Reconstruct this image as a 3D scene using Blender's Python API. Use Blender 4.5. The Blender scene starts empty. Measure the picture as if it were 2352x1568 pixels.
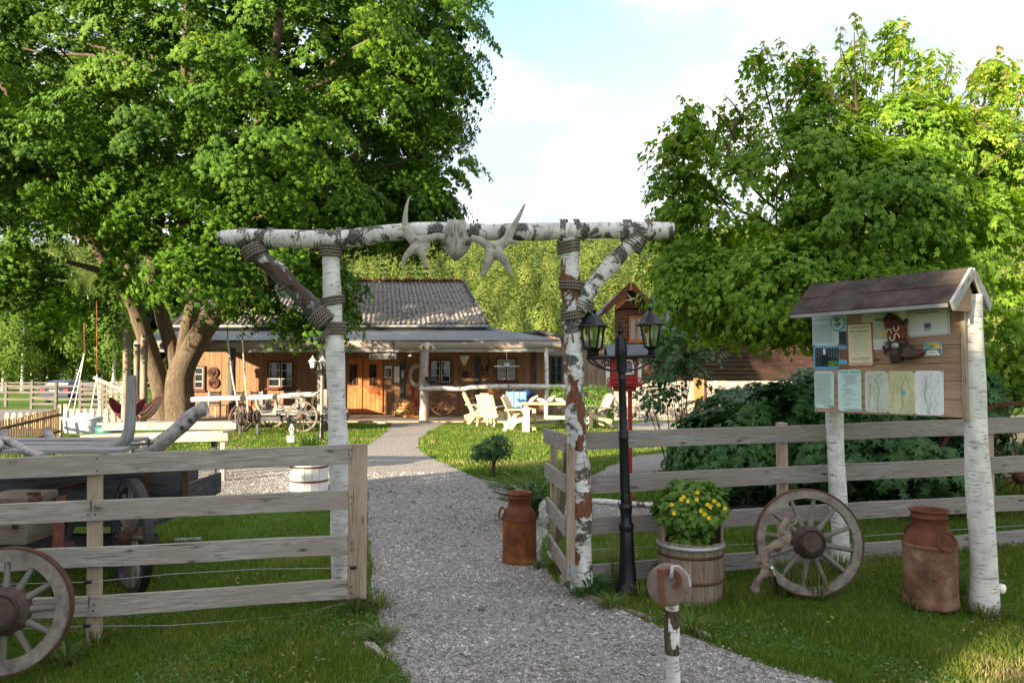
import bpy, math, random
import numpy as np
from math import sin, cos, pi, atan, tan, radians, sqrt
from mathutils import Vector, Matrix, noise
from mathutils.geometry import delaunay_2d_cdt
sc = bpy.context.scene
COL = sc.collection
RNG = random.Random(7)
NR = np.random.default_rng(11)
# ------------------------------------------------------------------ camera model (used to measure the place from the photograph)
FP, CX, CY, CAMH = 1764.0, 1176.0, 784.0, 1.7
PIT = atan(68 / FP)
def ray(px, py):
    cx, cy = (px - CX) / FP, (CY - py) / FP
    return Vector((cx, cos(PIT) - sin(PIT) * cy, sin(PIT) + cos(PIT) * cy))
def at(px, py, Y):
    d = ray(px, py); t = Y / d.y
    return Vector((d.x * t, Y, CAMH + d.z * t))
def sm(a, b, x):
    t = min(1, max(0, (x - a) / (b - a))); return t * t * (3 - 2 * t)
def gz(x, y):
    z = -0.20 * sm(-1.2, -3.0, x) * math.exp(-((y - 4.3) / 2.2) ** 2)
    z += 0.11 * sm(1.3, 2.6, x) * sm(5.2, 6.2, y) * sm(15, 9, y) + 0.08 * sm(2.5, 5, x) * sm(5.2, 6.5, y) * sm(16, 9, y)
    z += 0.012 * noise.noise(Vector((x * .9, y * .9, 0))) * sm(15, 9, y)
    return z
def gnd(px, py, up=0.0):
    d = ray(px, py); z = 0
    if d.z > -1e-3: d.z = -1e-3
    for _ in range(12):
        t = (z + up - CAMH) / d.z; z = gz(d.x * t, d.y * t)
    return Vector((d.x * t, d.y * t, z + up))
# ------------------------------------------------------------------ node helpers
class NT:
    def __init__(s, name):
        s.m = bpy.data.materials.new(name); s.m.use_nodes = True
        s.t = s.m.node_tree; s.n = s.t.nodes; s.l = s.t.links
        s.b = s.n['Principled BSDF']; s.out = s.n['Material Output']
    def N(s, typ, **kw):
        n = s.n.new(typ)
        for k, v in kw.items():
            if k in n.inputs: 
                if hasattr(v, 'bl_idname') or isinstance(v, bpy.types.NodeSocket): s.l.new(v, n.inputs[k])
                else: n.inputs[k].default_value = v
            else: setattr(n, k, v)
        return n
    def coord(s, kind='UV', scale=(1, 1, 1), loc=(0, 0, 0), obj_rand=False):
        tc = s.n.new('ShaderNodeTexCoord'); mp = s.n.new('ShaderNodeMapping')
        mp.inputs['Scale'].default_value = scale; mp.inputs['Location'].default_value = loc
        s.l.new(tc.outputs[kind], mp.inputs['Vector']); return mp.outputs[0]
    def noise(s, vec, scale=5, detail=3, rough=.6, dist=0.0):
        n = s.n.new('ShaderNodeTexNoise'); s.l.new(vec, n.inputs['Vector'])
        n.inputs['Scale'].default_value = scale; n.inputs['Detail'].default_value = detail
        n.inputs['Roughness'].default_value = rough; n.inputs['Distortion'].default_value = dist
        return n.outputs['Fac']
    def ramp(s, fac, stops, interp='LINEAR'):
        r = s.n.new('ShaderNodeValToRGB'); r.color_ramp.interpolation = interp
        e = r.color_ramp.elements
        while len(e) < len(stops): e.new(0.5)
        for i, (p, c) in enumerate(stops):
            e[i].position = p; e[i].color = (c[0], c[1], c[2], 1) if hasattr(c, '__len__') else (c, c, c, 1)
        s.l.new(fac, r.inputs[0]); return r.outputs[0]
    def mix(s, fac, a, b, mode='MIX'):
        n = s.n.new('ShaderNodeMix'); n.data_type = 'RGBA'; n.blend_type = mode
        for k, v in ((0, fac), (6, a), (7, b)):
            if isinstance(v, bpy.types.NodeSocket): s.l.new(v, n.inputs[k])
            elif k == 0: n.inputs[0].default_value = v
            else: n.inputs[k].default_value = (v[0], v[1], v[2], 1)
        return n.outputs[2]
    def math(s, op, a, b=0.0):
        n = s.n.new('ShaderNodeMath'); n.operation = op
        for i, v in enumerate((a, b)):
            if isinstance(v, bpy.types.NodeSocket): s.l.new(v, n.inputs[i])
            else: n.inputs[i].default_value = v
        return n.outputs[0]
    def base(s, col, rough=.8, spec=.3, metal=0):
        if isinstance(col, bpy.types.NodeSocket): s.l.new(col, s.b.inputs['Base Color'])
        else: s.b.inputs['Base Color'].default_value = (*col, 1)
        if isinstance(rough, bpy.types.NodeSocket): s.l.new(rough, s.b.inputs['Roughness'])
        else: s.b.inputs['Roughness'].default_value = rough
        s.b.inputs['Specular IOR Level'].default_value = spec
        s.b.inputs['Metallic'].default_value = metal
        return s
    def bump(s, h, strength=.4, dist=.01):
        b = s.n.new('ShaderNodeBump'); b.inputs['Strength'].default_value = strength
        b.inputs['Distance'].default_value = dist; s.l.new(h, b.inputs['Height'])
        s.l.new(b.outputs[0], s.b.inputs['Normal']); return s
def rgb(h):
    c = [int(h[i:i + 2], 16) / 255 for i in (0, 2, 4)]
    return tuple(v / 12.92 if v <= .04045 else ((v + .055) / 1.055) ** 2.4 for v in c)
MATS = {}
def plain(name, col, rough=.7, spec=.3, metal=0, var=.25, scale=6, bump=.15):
    if name in MATS: return MATS[name]
    t = NT(name); v = t.coord('Object')
    f = t.noise(v, scale, 4, .65)
    c = t.ramp(f, [(.25, [x * (1 - var) for x in col]), (.5, col), (.8, [min(1, x * (1 + var)) for x in col])])
    t.base(c, rough, spec, metal).bump(t.noise(v, scale * 6, 3), bump, .004)
    MATS[name] = t.m; return t.m
def wood(name, dark, mid, light, knots=True, rough=.85, grain=28, bump=.35, stain=None):
    """planks: UV u runs along the board in metres, v across it"""
    t = NT(name)
    fine = t.noise(t.coord('UV', (1.6, grain * 2.2, 1)), 3.0, 5, .7, .3)
    wide = t.noise(t.coord('UV', (.9, grain * .28, 1)), 2.2, 3, .6, .8)
    blot = t.noise(t.coord('UV', (1.2, 5, 1)), 1.3, 3, .6)
    c = t.ramp(fine, [(.36, dark), (.5, mid), (.66, light)])
    c = t.mix(t.math('MULTIPLY', t.ramp(wide, [(.5, 0.), (.6, 1.)]), .6), c, [(x + y) / 2 for x, y in zip(dark, mid)])
    c = t.mix(t.math('MULTIPLY', t.ramp(blot, [(.42, 0.), (.62, 1.)]), .7), c, stain or light)
    crack = t.ramp(t.noise(t.coord('UV', (.6, grain * .9, 1), (3.3, 0, 0)), 2.3, 2, .5, .5), [(.30, 1.), (.335, 0.)])
    c = t.mix(t.math('MULTIPLY', crack, .7), c, [x * .35 for x in dark])
    if knots:
        vo = t.N('ShaderNodeTexVoronoi'); t.l.new(t.coord('UV', (3.4, 10.0, 1)), vo.inputs['Vector']); vo.inputs['Scale'].default_value = 1.15
        k = t.ramp(vo.outputs['Distance'], [(.0, 1.), (.07, .9), (.10, .35), (.17, .25), (.19, 0.)])
        c = t.mix(k, c, [x * .45 for x in dark])
    t.base(c, rough, .2).bump(fine, bump, .004)
    MATS[name] = t.m; return t.m
def bark_birch(name, dark=.5, tint=None, u=1.0):
    t = NT(name)
    base = t.ramp(t.noise(t.coord('UV', (3, 3, 1)), 2, 4, .6), [(.3, (.46, .44, .42)), (.55, (.66, .65, .63)), (.8, (.80, .79, .76))])
    len1 = t.ramp(t.noise(t.coord('UV', (95, 9, 1)), 1.0, 2, .5, .15), [(.60, 0.), (.66, 1.)])
    len2 = t.ramp(t.noise(t.coord('UV', (38, 3.2, 1), (9, 2, 0)), 1.0, 3, .6, .3), [(.61, 0.), (.68, 1.)])
    patch = t.ramp(t.noise(t.coord('UV', (6.0, 3.6, 1), (1, 7, 0)), 1.0, 5, .72, .5), [(.67 - dark * .17, 0.), (.70 - dark * .15, 1.)])
    c = t.mix(t.math('MULTIPLY', len1, .75), base, (.12, .10, .09))
    c = t.mix(t.math('MULTIPLY', len2, .65), c, (.20, .17, .15))
    dk = t.ramp(t.noise(t.coord('UV', (60, 40, 1)), 1, 3), [(.35, (.025, .025, .022)), (.7, (.17, .17, .15))])
    c = t.mix(patch, c, dk)
    if tint:
        pt = t.ramp(t.noise(t.coord('UV', (4.5, 5.5, 1), (4, 1, 3)), 1.0, 3, .55, .4), [(.52, 0.), (.55, 1.)])
        c = t.mix(pt, c, t.ramp(t.noise(t.coord('UV', (14, 60, 1)), 1, 3), [(.3, [x * .4 for x in tint]), (.7, tint)]))
    h = t.math('SUBTRACT', t.noise(t.coord('UV', (50, 20, 1)), 1, 4), t.math('MULTIPLY', len1, .4))
    t.base(c, .75, .25).bump(h, .5, .006)
    MATS[name] = t.m; return t.m
def bark(name, a, b, c_):
    t = NT(name)
    f = t.noise(t.coord('UV', (3.0, 14, 1)), 1.5, 6, .75, .7)
    c = t.ramp(f, [(.3, a), (.5, b), (.72, c_)])
    t.base(c, .95, .1).bump(f, 1.0, .05); MATS[name] = t.m; return t.m
def leafmat(name, stops, trans=.35, rough=.5, spec=.35):
    t = NT(name)
    tc = t.n.new('ShaderNodeUVMap'); sp = t.n.new('ShaderNodeSeparateXYZ'); t.l.new(tc.outputs[0], sp.inputs[0])
    c = t.ramp(sp.outputs[0], stops)
    t.base(c, rough, spec)
    tr = t.n.new('ShaderNodeBsdfTranslucent')
    hs = t.N('ShaderNodeHueSaturation', Value=1.25, Saturation=1.1); t.l.new(c, hs.inputs['Color']); t.l.new(hs.outputs[0], tr.inputs[0])
    mx = t.n.new('ShaderNodeMixShader'); mx.inputs[0].default_value = trans
    t.l.new(t.b.outputs[0], mx.inputs[1]); t.l.new(tr.outputs[0], mx.inputs[2]); t.l.new(mx.outputs[0], t.out.inputs[0])
    MATS[name] = t.m; return t.m
def rusty(name, a, b, c_, rough=.75):
    t = NT(name); v = t.coord('Object')
    f = t.noise(v, 5, 6, .7, .4)
    c = t.ramp(f, [(.3, a), (.5, b), (.72, c_)])
    t.base(c, rough, .35, .15).bump(t.noise(v, 45, 4, .7), .3, .004); MATS[name] = t.m; return t.m
def glassy(name, col, rough=.08):
    t = NT(name); t.base(col, rough, .8); MATS[name] = t.m; return t.m
# ------------------------------------------------------------------ mesh builder
class MB:
    def __init__(s): s.v = []; s.f = []; s.uv = []; s.sm = []
    def face(s, idx, uvs, smooth=False): s.f.append(idx); s.uv.append(uvs); s.sm.append(smooth)
    def box(s, c, size, R=None):
        c = Vector(c); h = [x / 2 for x in size]; R = R or Matrix.Identity(3)
        if hasattr(R, 'to_matrix'): R = R.to_matrix()
        ax = max(range(3), key=lambda i: size[i]); o = [RNG.uniform(0, 50) for _ in range(2)]
        b = len(s.v); loc = []
        for x in (-1, 1):
            for y in (-1, 1):
                for z in (-1, 1):
                    p = Vector((x * h[0], y * h[1], z * h[2])); loc.append(p); s.v.append(c + R @ p)
        for n, q in ((0, (0, 1, 3, 2)), (0, (4, 6, 7, 5)), (1, (0, 4, 5, 1)), (1, (2, 3, 7, 6)), (2, (0, 2, 6, 4)), (2, (1, 5, 7, 3))):
            if n == ax: a1, a2 = [i for i in range(3) if i != n]
            else: a1 = ax; a2 = [i for i in range(3) if i not in (n, ax)][0]
            s.face([b + i for i in q], [(loc[i][a1] + o[0], loc[i][a2] + o[1] + n * .37) for i in q])
        return s
    def beam(s, p0, p1, w, h, up=(0, 0, 1)):
        p0, p1 = Vector(p0), Vector(p1); x = (p1 - p0); L = x.length; x.normalize()
        up = Vector(up)
        if abs(x.dot(up)) > .98: up = Vector((0, 1, 0))
        y = up.cross(x).normalized(); z = x.cross(y)
        R = Matrix((x, y, z)).transposed()
        return s.box((p0 + p1) / 2, (L, w, h), R)
    def board(s, p0, p1, w, h, n=14, seed=0, warp=.006):
        """sawn board with slight warp, uneven edges and skewed ends"""
        p0, p1 = Vector(p0), Vector(p1); x = (p1 - p0); L = x.length; x.normalize(); y = Vector((0, 0, 1)).cross(x).normalized(); z = x.cross(y); b = len(s.v); o = RNG.uniform(0, 50)
        for i in range(n + 1):
            f = i / n; d = f * L; wz = warp * noise.noise(Vector((d * .8, seed, 0))) * 1.5; wy = warp * noise.noise(Vector((d * .6, seed, 5)))
            t0 = .004 * noise.noise(Vector((d * 3, seed, 9))); t1 = .005 * noise.noise(Vector((d * 2.3, seed, 13)))
            for sy, sz, e in ((-1, -1, t0), (-1, 1, t1), (1, 1, t1), (1, -1, t0)):
                sk_ = (.006 * sz * (1 if i == 0 else -1)) if i in (0, n) else 0
                s.v.append(p0 + x * (d + sk_) + y * (sy * w / 2 + wy) + z * (sz * (h / 2 + e) + wz))
        for i in range(n):
            a = b + i * 4; d0, d1 = i / n * L + o, (i + 1) / n * L + o
            for k, (v0, v1) in enumerate(((0, h), (h, h + w), (0, h), (h, h + w))):
                k2 = (k + 1) % 4; s.face([a + k, a + 4 + k, a + 4 + k2, a + k2], [(d0, v0 + o), (d1, v0 + o), (d1, v1 + o), (d0, v1 + o)])
        s.face([b + 3, b + 2, b + 1, b], [(0, 0), (w, 0), (w, h), (0, h)]); e = b + n * 4; s.face([e, e + 1, e + 2, e + 3], [(0, 0), (w, 0), (w, h), (0, h)]); return s
    def tube(s, pts, rad, n=10, caps=True, squash=1.0, wob=0.0, up=None, seed=0):
        pts = [Vector(p) for p in pts]; N = len(pts)
        if not hasattr(rad, '__len__'): rad = [rad] * N
        d = [(pts[min(i + 1, N - 1)] - pts[max(i - 1, 0)]).normalized() for i in range(N)]
        u = Vector(up) if up else (Vector((0, 0, 1)) if abs(d[0].z) < .9 else Vector((1, 0, 0)))
        rings = []; L = 0; o = RNG.uniform(0, 40); base = len(s.v)
        for i, p in enumerate(pts):
            if i: L += (p - pts[i - 1]).length
            a = (u - d[i] * u.dot(d[i])).normalized(); b = d[i].cross(a); u = a
            for k in range(n):
                th = 2 * pi * k / n
                r = rad[i] * (1 + wob * noise.noise(Vector((cos(th) * 1.3 + seed, sin(th) * 1.3, L * 2.2 / max(.02, rad[0] * 8)))) if wob else 1)
                s.v.append(p + a * cos(th) * r + b * sin(th) * r * squash)
            rings.append(L)
        rm = max(rad)
        for i in range(N - 1):
            for k in range(n):
                k2 = (k + 1) % n; v0, v1 = k / n * 2 * pi * rm, (k + 1) / n * 2 * pi * rm
                s.face([base + i * n + k, base + i * n + k2, base + (i + 1) * n + k2, base + (i + 1) * n + k],
                       [(rings[i] + o, v0), (rings[i] + o, v1), (rings[i + 1] + o, v1), (rings[i + 1] + o, v0)], True)
        if caps:
            for i, rev in ((0, True), (N - 1, False)):
                b2 = len(s.v); s.v += [s.v[base + i * n + k].copy() for k in range(n)]
                ix = [b2 + k for k in range(n)]; uv = [(cos(2 * pi * k / n) * .1 + o, sin(2 * pi * k / n) * .1) for k in range(n)]
                if rev: ix.reverse(); uv.reverse()
                s.face(ix, uv)
        return s
    def lathe(s, prof, c=(0, 0, 0), n=24, R=None, smooth=True):
        c = Vector(c); R = R or Matrix.Identity(3); base = len(s.v); o = RNG.uniform(0, 9)
        rm = max(p[0] for p in prof)
        for r, z in prof:
            for k in range(n): s.v.append(c + R @ Vector((r * cos(2 * pi * k / n), r * sin(2 * pi * k / n), z)))
        for i in range(len(prof) - 1):
            for k in range(n):
                k2 = (k + 1) % n; v0, v1 = k / n * 2 * pi * rm, (k + 1) / n * 2 * pi * rm
                z0, z1 = prof[i][1] + o + prof[i][0], prof[i + 1][1] + o + prof[i + 1][0]
                s.face([base + i * n + k, base + i * n + k2, base + (i + 1) * n + k2, base + (i + 1) * n + k], [(z0, v0), (z0, v1), (z1, v1), (z1, v0)], smooth)
        return s
    def prism(s, poly, O, U, V, t):
        """2-D outline in plane (O,U,V) given a thickness along U x V, centred"""
        O, U, V = Vector(O), Vector(U), Vector(V); W = U.cross(V).normalized() * t / 2; n = len(poly); o = RNG.uniform(0, 30)
        b = len(s.v)
        for sg in (1, -1): s.v += [O + U * x + V * y + W * sg for x, y in poly]
        s.face([b + i for i in range(n)], [(x + o, y) for x, y in poly])
        s.face([b + n + i for i in reversed(range(n))], [(poly[i][0] + o, poly[i][1]) for i in reversed(range(n))])
        for i in range(n):
            j = (i + 1) % n; s.face([b + i, b + n + i, b + n + j, b + j], [(o, 0), (o, t), (o + .1, t), (o + .1, 0)])
        return s
    def build(s, name, mat, parent=None, label=None, cat=None, group=None, loc=None, bevel=0, kind=None):
        me = bpy.data.meshes.new(name); off = Vector(loc) if loc is not None else wloc(parent)
        me.from_pydata([v - off for v in s.v], [], s.f)
        ul = me.uv_layers.new(name='UVMap'); flat = [c for f in s.uv for p in f for c in p]
        ul.data.foreach_set('uv', flat); me.polygons.foreach_set('use_smooth', s.sm)
        me.materials.append(MATS[mat] if isinstance(mat, str) else mat); me.update()
        o = bpy.data.objects.new(name, me); COL.objects.link(o)
        if parent: o.parent = parent; o.location = (0, 0, 0) if loc is None else off - wloc(parent)
        else: o.location = off
        if bevel:
            m = o.modifiers.new('edge', 'BEVEL'); m.width = bevel; m.segments = 1; m.limit_method = 'ANGLE'
        tag(o, label, cat, group, kind); return o
def wloc(o):
    v = Vector((0, 0, 0))
    while o: v += o.location; o = o.parent
    return v
def tag(o, label=None, cat=None, group=None, kind=None):
    for k, v in (('label', label), ('category', cat), ('group', group), ('kind', kind)):
        if v: o[k] = v
    return o
def T(name, label, cat, loc=(0, 0, 0), group=None, kind=None):
    o = bpy.data.objects.new(name, None); COL.objects.link(o); o.location = loc; o.empty_display_size = .1
    return tag(o, label, cat, group, kind)
def dup(root, loc=None, rz=None, label=None, group=None, scale=None):
    r = root.copy(); COL.objects.link(r)
    if loc is not None: r.location = loc
    if rz is not None: r.rotation_euler = (0, 0, rz)
    if label: r['label'] = label
    if group: r['group'] = group
    if scale: r.scale = (scale,) * 3
    def kids(a, b):
        for ch in [c for c in bpy.data.objects if c.parent == a]:
            d = ch.copy(); COL.objects.link(d); d.parent = b; kids(ch, d)
    kids(root, r); return r
def npmesh(name, V, Fl, nper, uv, mat, parent=None, smooth=False, off=None, **kw):
    """V (n,3); Fl flat loop indices; nper verts per face; uv per loop (m,2)"""
    off = np.array(off if off is not None else wloc(parent), float); V = V - off
    me = bpy.data.meshes.new(name); nf = len(Fl) // nper
    me.vertices.add(len(V)); me.vertices.foreach_set('co', V.astype(np.float32).ravel())
    me.loops.add(len(Fl)); me.loops.foreach_set('vertex_index', Fl.astype(np.int32))
    me.polygons.add(nf); me.polygons.foreach_set('loop_start', np.arange(0, len(Fl), nper, dtype=np.int32))
    me.polygons.foreach_set('loop_total', np.full(nf, nper, np.int32))
    if uv is not None:
        ul = me.uv_layers.new(name='UVMap'); ul.data.foreach_set('uv', uv.astype(np.float32).ravel())
    me.polygons.foreach_set('use_smooth', np.full(nf, smooth))
    me.materials.append(MATS[mat] if isinstance(mat, str) else mat); me.update(calc_edges=True); me.validate()
    o = bpy.data.objects.new(name, me); COL.objects.link(o)
    if parent: o.parent = parent
    else: o.location = Vector(off)
    tag(o, **kw); return o
# leaf prototypes: triangle fans round a centre vertex, length about 1
def fan(pts, droop=.12):
    V = [(0, 0, 0)] + [(x, y, -droop * (x * x + y * y)) for x, y in pts]
    n = len(pts); return np.array(V, float), np.array([(0, i + 1, (i + 1) % n + 1) for i in range(n)])
def polar(l): return [(r * cos(radians(a)), r * sin(radians(a))) for a, r in l]
LEAF_MAPLE = fan(polar([(90, .62), (66, .3), (38, .56), (10, .26), (-22, .44), (-90, .2), (202, .44), (170, .26), (142, .56), (114, .3)]), .5)
LEAF_AMUR = fan([(0, .75), (-.1, .25), (-.36, .28), (-.2, -.1), (0, -.32), (.2, -.1), (.36, .28), (.1, .25)], .45)
LEAF_OVAL = fan([(0, .5), (-.26, .1), (-.2, -.3), (.2, -.3), (.26, .1)], .4)
LEAF_TRI = (np.array([(0, .55, 0), (-.4, -.4, 0), (.45, -.3, 0)]), np.array([(0, 1, 2)]))
def unit(a): return a / np.maximum(1e-9, np.linalg.norm(a, axis=1, keepdims=True))
def leaves(name, C, Nn, size, proto, mat, parent=None, tipbias=None, rnd=None, **kw):
    P, Fc = proto; n = len(C)
    Nn = unit(Nn); t = NR.normal(size=(n, 3))
    if tipbias is not None: t = t * .7 + tipbias
    t = unit(t - Nn * np.sum(t * Nn, 1, keepdims=True)); b = np.cross(t, Nn)
    size = np.broadcast_to(size, (n,))[:, None, None]
    V = C[:, None, :] + size * (P[None, :, 0:1] * b[:, None, :] + P[None, :, 1:2] * t[:, None, :] + P[None, :, 2:3] * Nn[:, None, :])
    Fl = (Fc.ravel()[None, :] + (np.arange(n) * len(P))[:, None]).ravel()
    if rnd is None: rnd = NR.random(n)
    uv = np.repeat(np.stack([rnd, NR.random(n)], 1), Fc.size, axis=0)
    return npmesh(name, V.reshape(-1, 3), Fl, 3, uv, mat, parent, **kw)
def crown_pts(lobes, nspray, per, sr, seed=1, hole=-.25, drop=.35, inner=.25, up=.7, flat=.28, face=.55):
    """lobes: (center, (rx,ry,rz)); sprays of leaves hang over the surface of the lobes like shingles"""
    g = np.random.default_rng(seed); C = []; O = []; K = []
    cs = np.array([l[0] for l in lobes], float); rs = np.array([l[1] for l in lobes], float)
    w = (rs[:, 0] * rs[:, 2] + rs[:, 0] * rs[:, 1]) ** .9; w /= w.sum(); tries = 0
    while len(C) < nspray and tries < nspray * 30:
        tries += 1; i = g.choice(len(lobes), p=w)
        d = g.normal(size=3); d /= np.linalg.norm(d)
        f = g.uniform(.9, 1.06) if g.random() > inner else g.uniform(.35, .85)
        p = cs[i] + d * rs[i] * f
        q = np.min(np.linalg.norm((p - cs) / rs, axis=1) + (np.arange(len(cs)) == i) * 9)
        if q < .72: continue
        if noise.noise(Vector(p) * .55 + Vector((seed, 0, 0))) < hole and g.random() < .8: continue
        if p[2] < .3: continue
        C.append(p); O.append(d / rs[i] * rs[i].mean()); K.append(noise.noise(Vector(p) * .35) * .5 + .5)
    C = np.array(C); O = unit(np.array(O)); K = np.array(K); n = len(C)
    ax = unit(O * (1 - up) + np.array([0, 0, up]) + g.normal(size=(n, 3)) * .12)
    e1 = unit(np.cross(ax, g.normal(size=(n, 3)))); e2 = np.cross(ax, e1)
    m = n * per; I = np.repeat(np.arange(n), per)
    R = sr * g.uniform(.6, 1.3, n); rr = R[I] * np.sqrt(g.random(m)) ; th = g.random(m) * 2 * pi
    P = C[I] + e1[I] * (rr * np.cos(th))[:, None] + e2[I] * (rr * np.sin(th) * .75)[:, None]
    P += O[I] * (rr * .25)[:, None]
    P[:, 2] -= drop * rr ** 2 / R[I] - g.normal(size=m) * flat * R[I] * .5
    rad = unit(P - C[I])
    Nn = ax[I] * (1.45 - face) + O[I] * face + rad * .35 + g.normal(size=(m, 3)) * .38
    rnd = np.clip(K[I] * .5 + g.random(m) * .55, 0, 1)
    return P, Nn, O[I] + np.array([0, 0, -.9]), rnd
def lobe(px, py, Y, rx, rz, ry=None):
    s = FP / Y; return (tuple(at(px, py, Y)), (rx / s, ry or min(rx, rz) / s * 1.0, rz / s))
def limb(mb, pts, r0, r1, n=10, wob=.25, seed=0):
    """smooth limb through points"""
    P = [Vector(p) for p in pts]; out = []
    for i in range(len(P) - 1):
        p0 = P[max(i - 1, 0)]; p1 = P[i]; p2 = P[i + 1]; p3 = P[min(i + 2, len(P) - 1)]
        for k in range(4):
            t = k / 4; out.append(.5 * ((2 * p1) + (p2 - p0) * t + (2 * p0 - 5 * p1 + 4 * p2 - p3) * t * t + (3 * p1 - p0 - 3 * p2 + p3) * t ** 3))
    out.append(P[-1]); m = len(out)
    mb.tube(out, [r0 + (r1 - r0) * (i / (m - 1)) for i in range(m)], n, True, 1.0, wob, seed=seed); return out
# ------------------------------------------------------------------ camera, sun, sky
cam = bpy.data.cameras.new('camera'); co = bpy.data.objects.new('camera', cam); COL.objects.link(co)
co.location = (0, 0, CAMH); co.rotation_euler = (pi / 2 + PIT, 0, 0); cam.lens = FP / 2352 * 36; cam.sensor_width = 36
cam.clip_end = 5000; cam.clip_start = .05; sc.camera = co
SUN_EL, SUN_AZ = 12.0, 227.0      # azimuth clockwise from +Y: the sun stands behind and to the left of the camera
sl = bpy.data.lights.new('sun', 'SUN'); so = bpy.data.objects.new('sun', sl); COL.objects.link(so)
sd = Vector((sin(radians(SUN_AZ)) * cos(radians(SUN_EL)), cos(radians(SUN_AZ)) * cos(radians(SUN_EL)), sin(radians(SUN_EL))))
so.rotation_euler = sd.to_track_quat('Z', 'Y').to_euler(); sl.energy = 5.0; sl.angle = radians(.6); sl.color = (1.0, .83, .58)
so.location = (-20, -20, 20)
w = bpy.data.worlds.new('World'); sc.world = w; w.use_nodes = True
nt = w.node_tree; nn = nt.nodes; ll = nt.links; bg = nn['Background']
sky = nn.new('ShaderNodeTexSky'); sky.sky_type = 'NISHITA'; sky.sun_disc = False; sky.sun_elevation = radians(SUN_EL)
sky.sun_rotation = radians(SUN_AZ); sky.air_density = 1.0; sky.dust_density = .4; sky.ozone_density = 2.0
tc = nn.new('ShaderNodeTexCoord'); sp = nn.new('ShaderNodeSeparateXYZ'); ll.new(tc.outputs['Generated'], sp.inputs[0])
def wm(op, a, b=0.0):
    n = nn.new('ShaderNodeMath'); n.operation = op
    for i, v in enumerate((a, b)):
        if isinstance(v, bpy.types.NodeSocket): ll.new(v, n.inputs[i])
        else: n.inputs[i].default_value = v
    return n.outputs[0]
zz = wm('ADD', wm('MAXIMUM', sp.outputs[2], 0.0), .22)
cb = nn.new('ShaderNodeCombineXYZ'); ll.new(wm('DIVIDE', sp.outputs[0], zz), cb.inputs[0]); ll.new(wm('DIVIDE', sp.outputs[1], zz), cb.inputs[1])
def wnoise(scale, det, loc, rough=.55):
    mp = nn.new('ShaderNodeMapping'); mp.inputs['Location'].default_value = loc; ll.new(cb.outputs[0], mp.inputs[0])
    n = nn.new('ShaderNodeTexNoise'); n.inputs['Scale'].default_value = scale; n.inputs['Detail'].default_value = det
    n.inputs['Roughness'].default_value = rough; ll.new(mp.outputs[0], n.inputs[0]); return n.outputs['Fac']
cl = wm('ADD', wm('MULTIPLY', wnoise(2.6, 8, (2, 3, 0)), 1.0), .27)
for px, py, sig, amp in ((1190, 20, .045, .32), (1320, 60, .05, .30), (1420, 170, .05, .33), (1500, 235, .035, .30), (1110, 230, .03, .25), (1600, 20, .08, .15), (700, -200, .2, .25)):
    d = ray(px, py).normalized(); dp = nn.new('ShaderNodeVectorMath'); dp.operation = 'DOT_PRODUCT'
    nm = nn.new('ShaderNodeVectorMath'); nm.operation = 'NORMALIZE'; ll.new(tc.outputs['Generated'], nm.inputs[0])
    ll.new(nm.outputs[0], dp.inputs[0]); dp.inputs[1].default_value = d
    g = wm('POWER', 2.718, wm('DIVIDE', wm('SUBTRACT', dp.outputs['Value'], 1.0), sig * sig))
    cl = wm('SUBTRACT', cl, wm('MULTIPLY', g, amp * .8))
cr = nn.new('ShaderNodeValToRGB'); cr.color_ramp.elements[0].position = .36; cr.color_ramp.elements[1].position = .68
cr.color_ramp.interpolation = 'EASE'; ll.new(cl, cr.inputs[0])
sh = nn.new('ShaderNodeValToRGB'); ll.new(wnoise(2.2, 8, (7, 1, 0), .6), sh.inputs[0])
sh.color_ramp.elements[0].position = .40; sh.color_ramp.elements[0].color = (3.5, 3.9, 4.5, 1)
sh.color_ramp.elements[1].position = .60; sh.color_ramp.elements[1].color = (6.5, 6.55, 6.6, 1)
mx = nn.new('ShaderNodeMix'); mx.data_type = 'RGBA'; ll.new(cr.outputs[0], mx.inputs[0])
bl = nn.new('ShaderNodeMix'); bl.data_type = 'RGBA'; bl.blend_type = 'MULTIPLY'; bl.inputs[0].default_value = 1; ll.new(sky.outputs[0], bl.inputs[6]); bl.inputs[7].default_value = (2.5, 2.35, 1.85, 1)
ll.new(bl.outputs[2], mx.inputs[6]); ll.new(sh.outputs[0], mx.inputs[7]); ll.new(mx.outputs[2], bg.inputs[0])
bg.inputs[1].default_value = .062
sc.view_settings.view_transform = 'Standard'; sc.view_settings.look = 'None'; sc.view_settings.exposure = 2.08; sc.view_settings.gamma = 1
sc.cycles.max_bounces = 6; sc.cycles.transparent_max_bounces = 4; sc.cycles.diffuse_bounces = 3; sc.cycles.use_denoising = True
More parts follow.
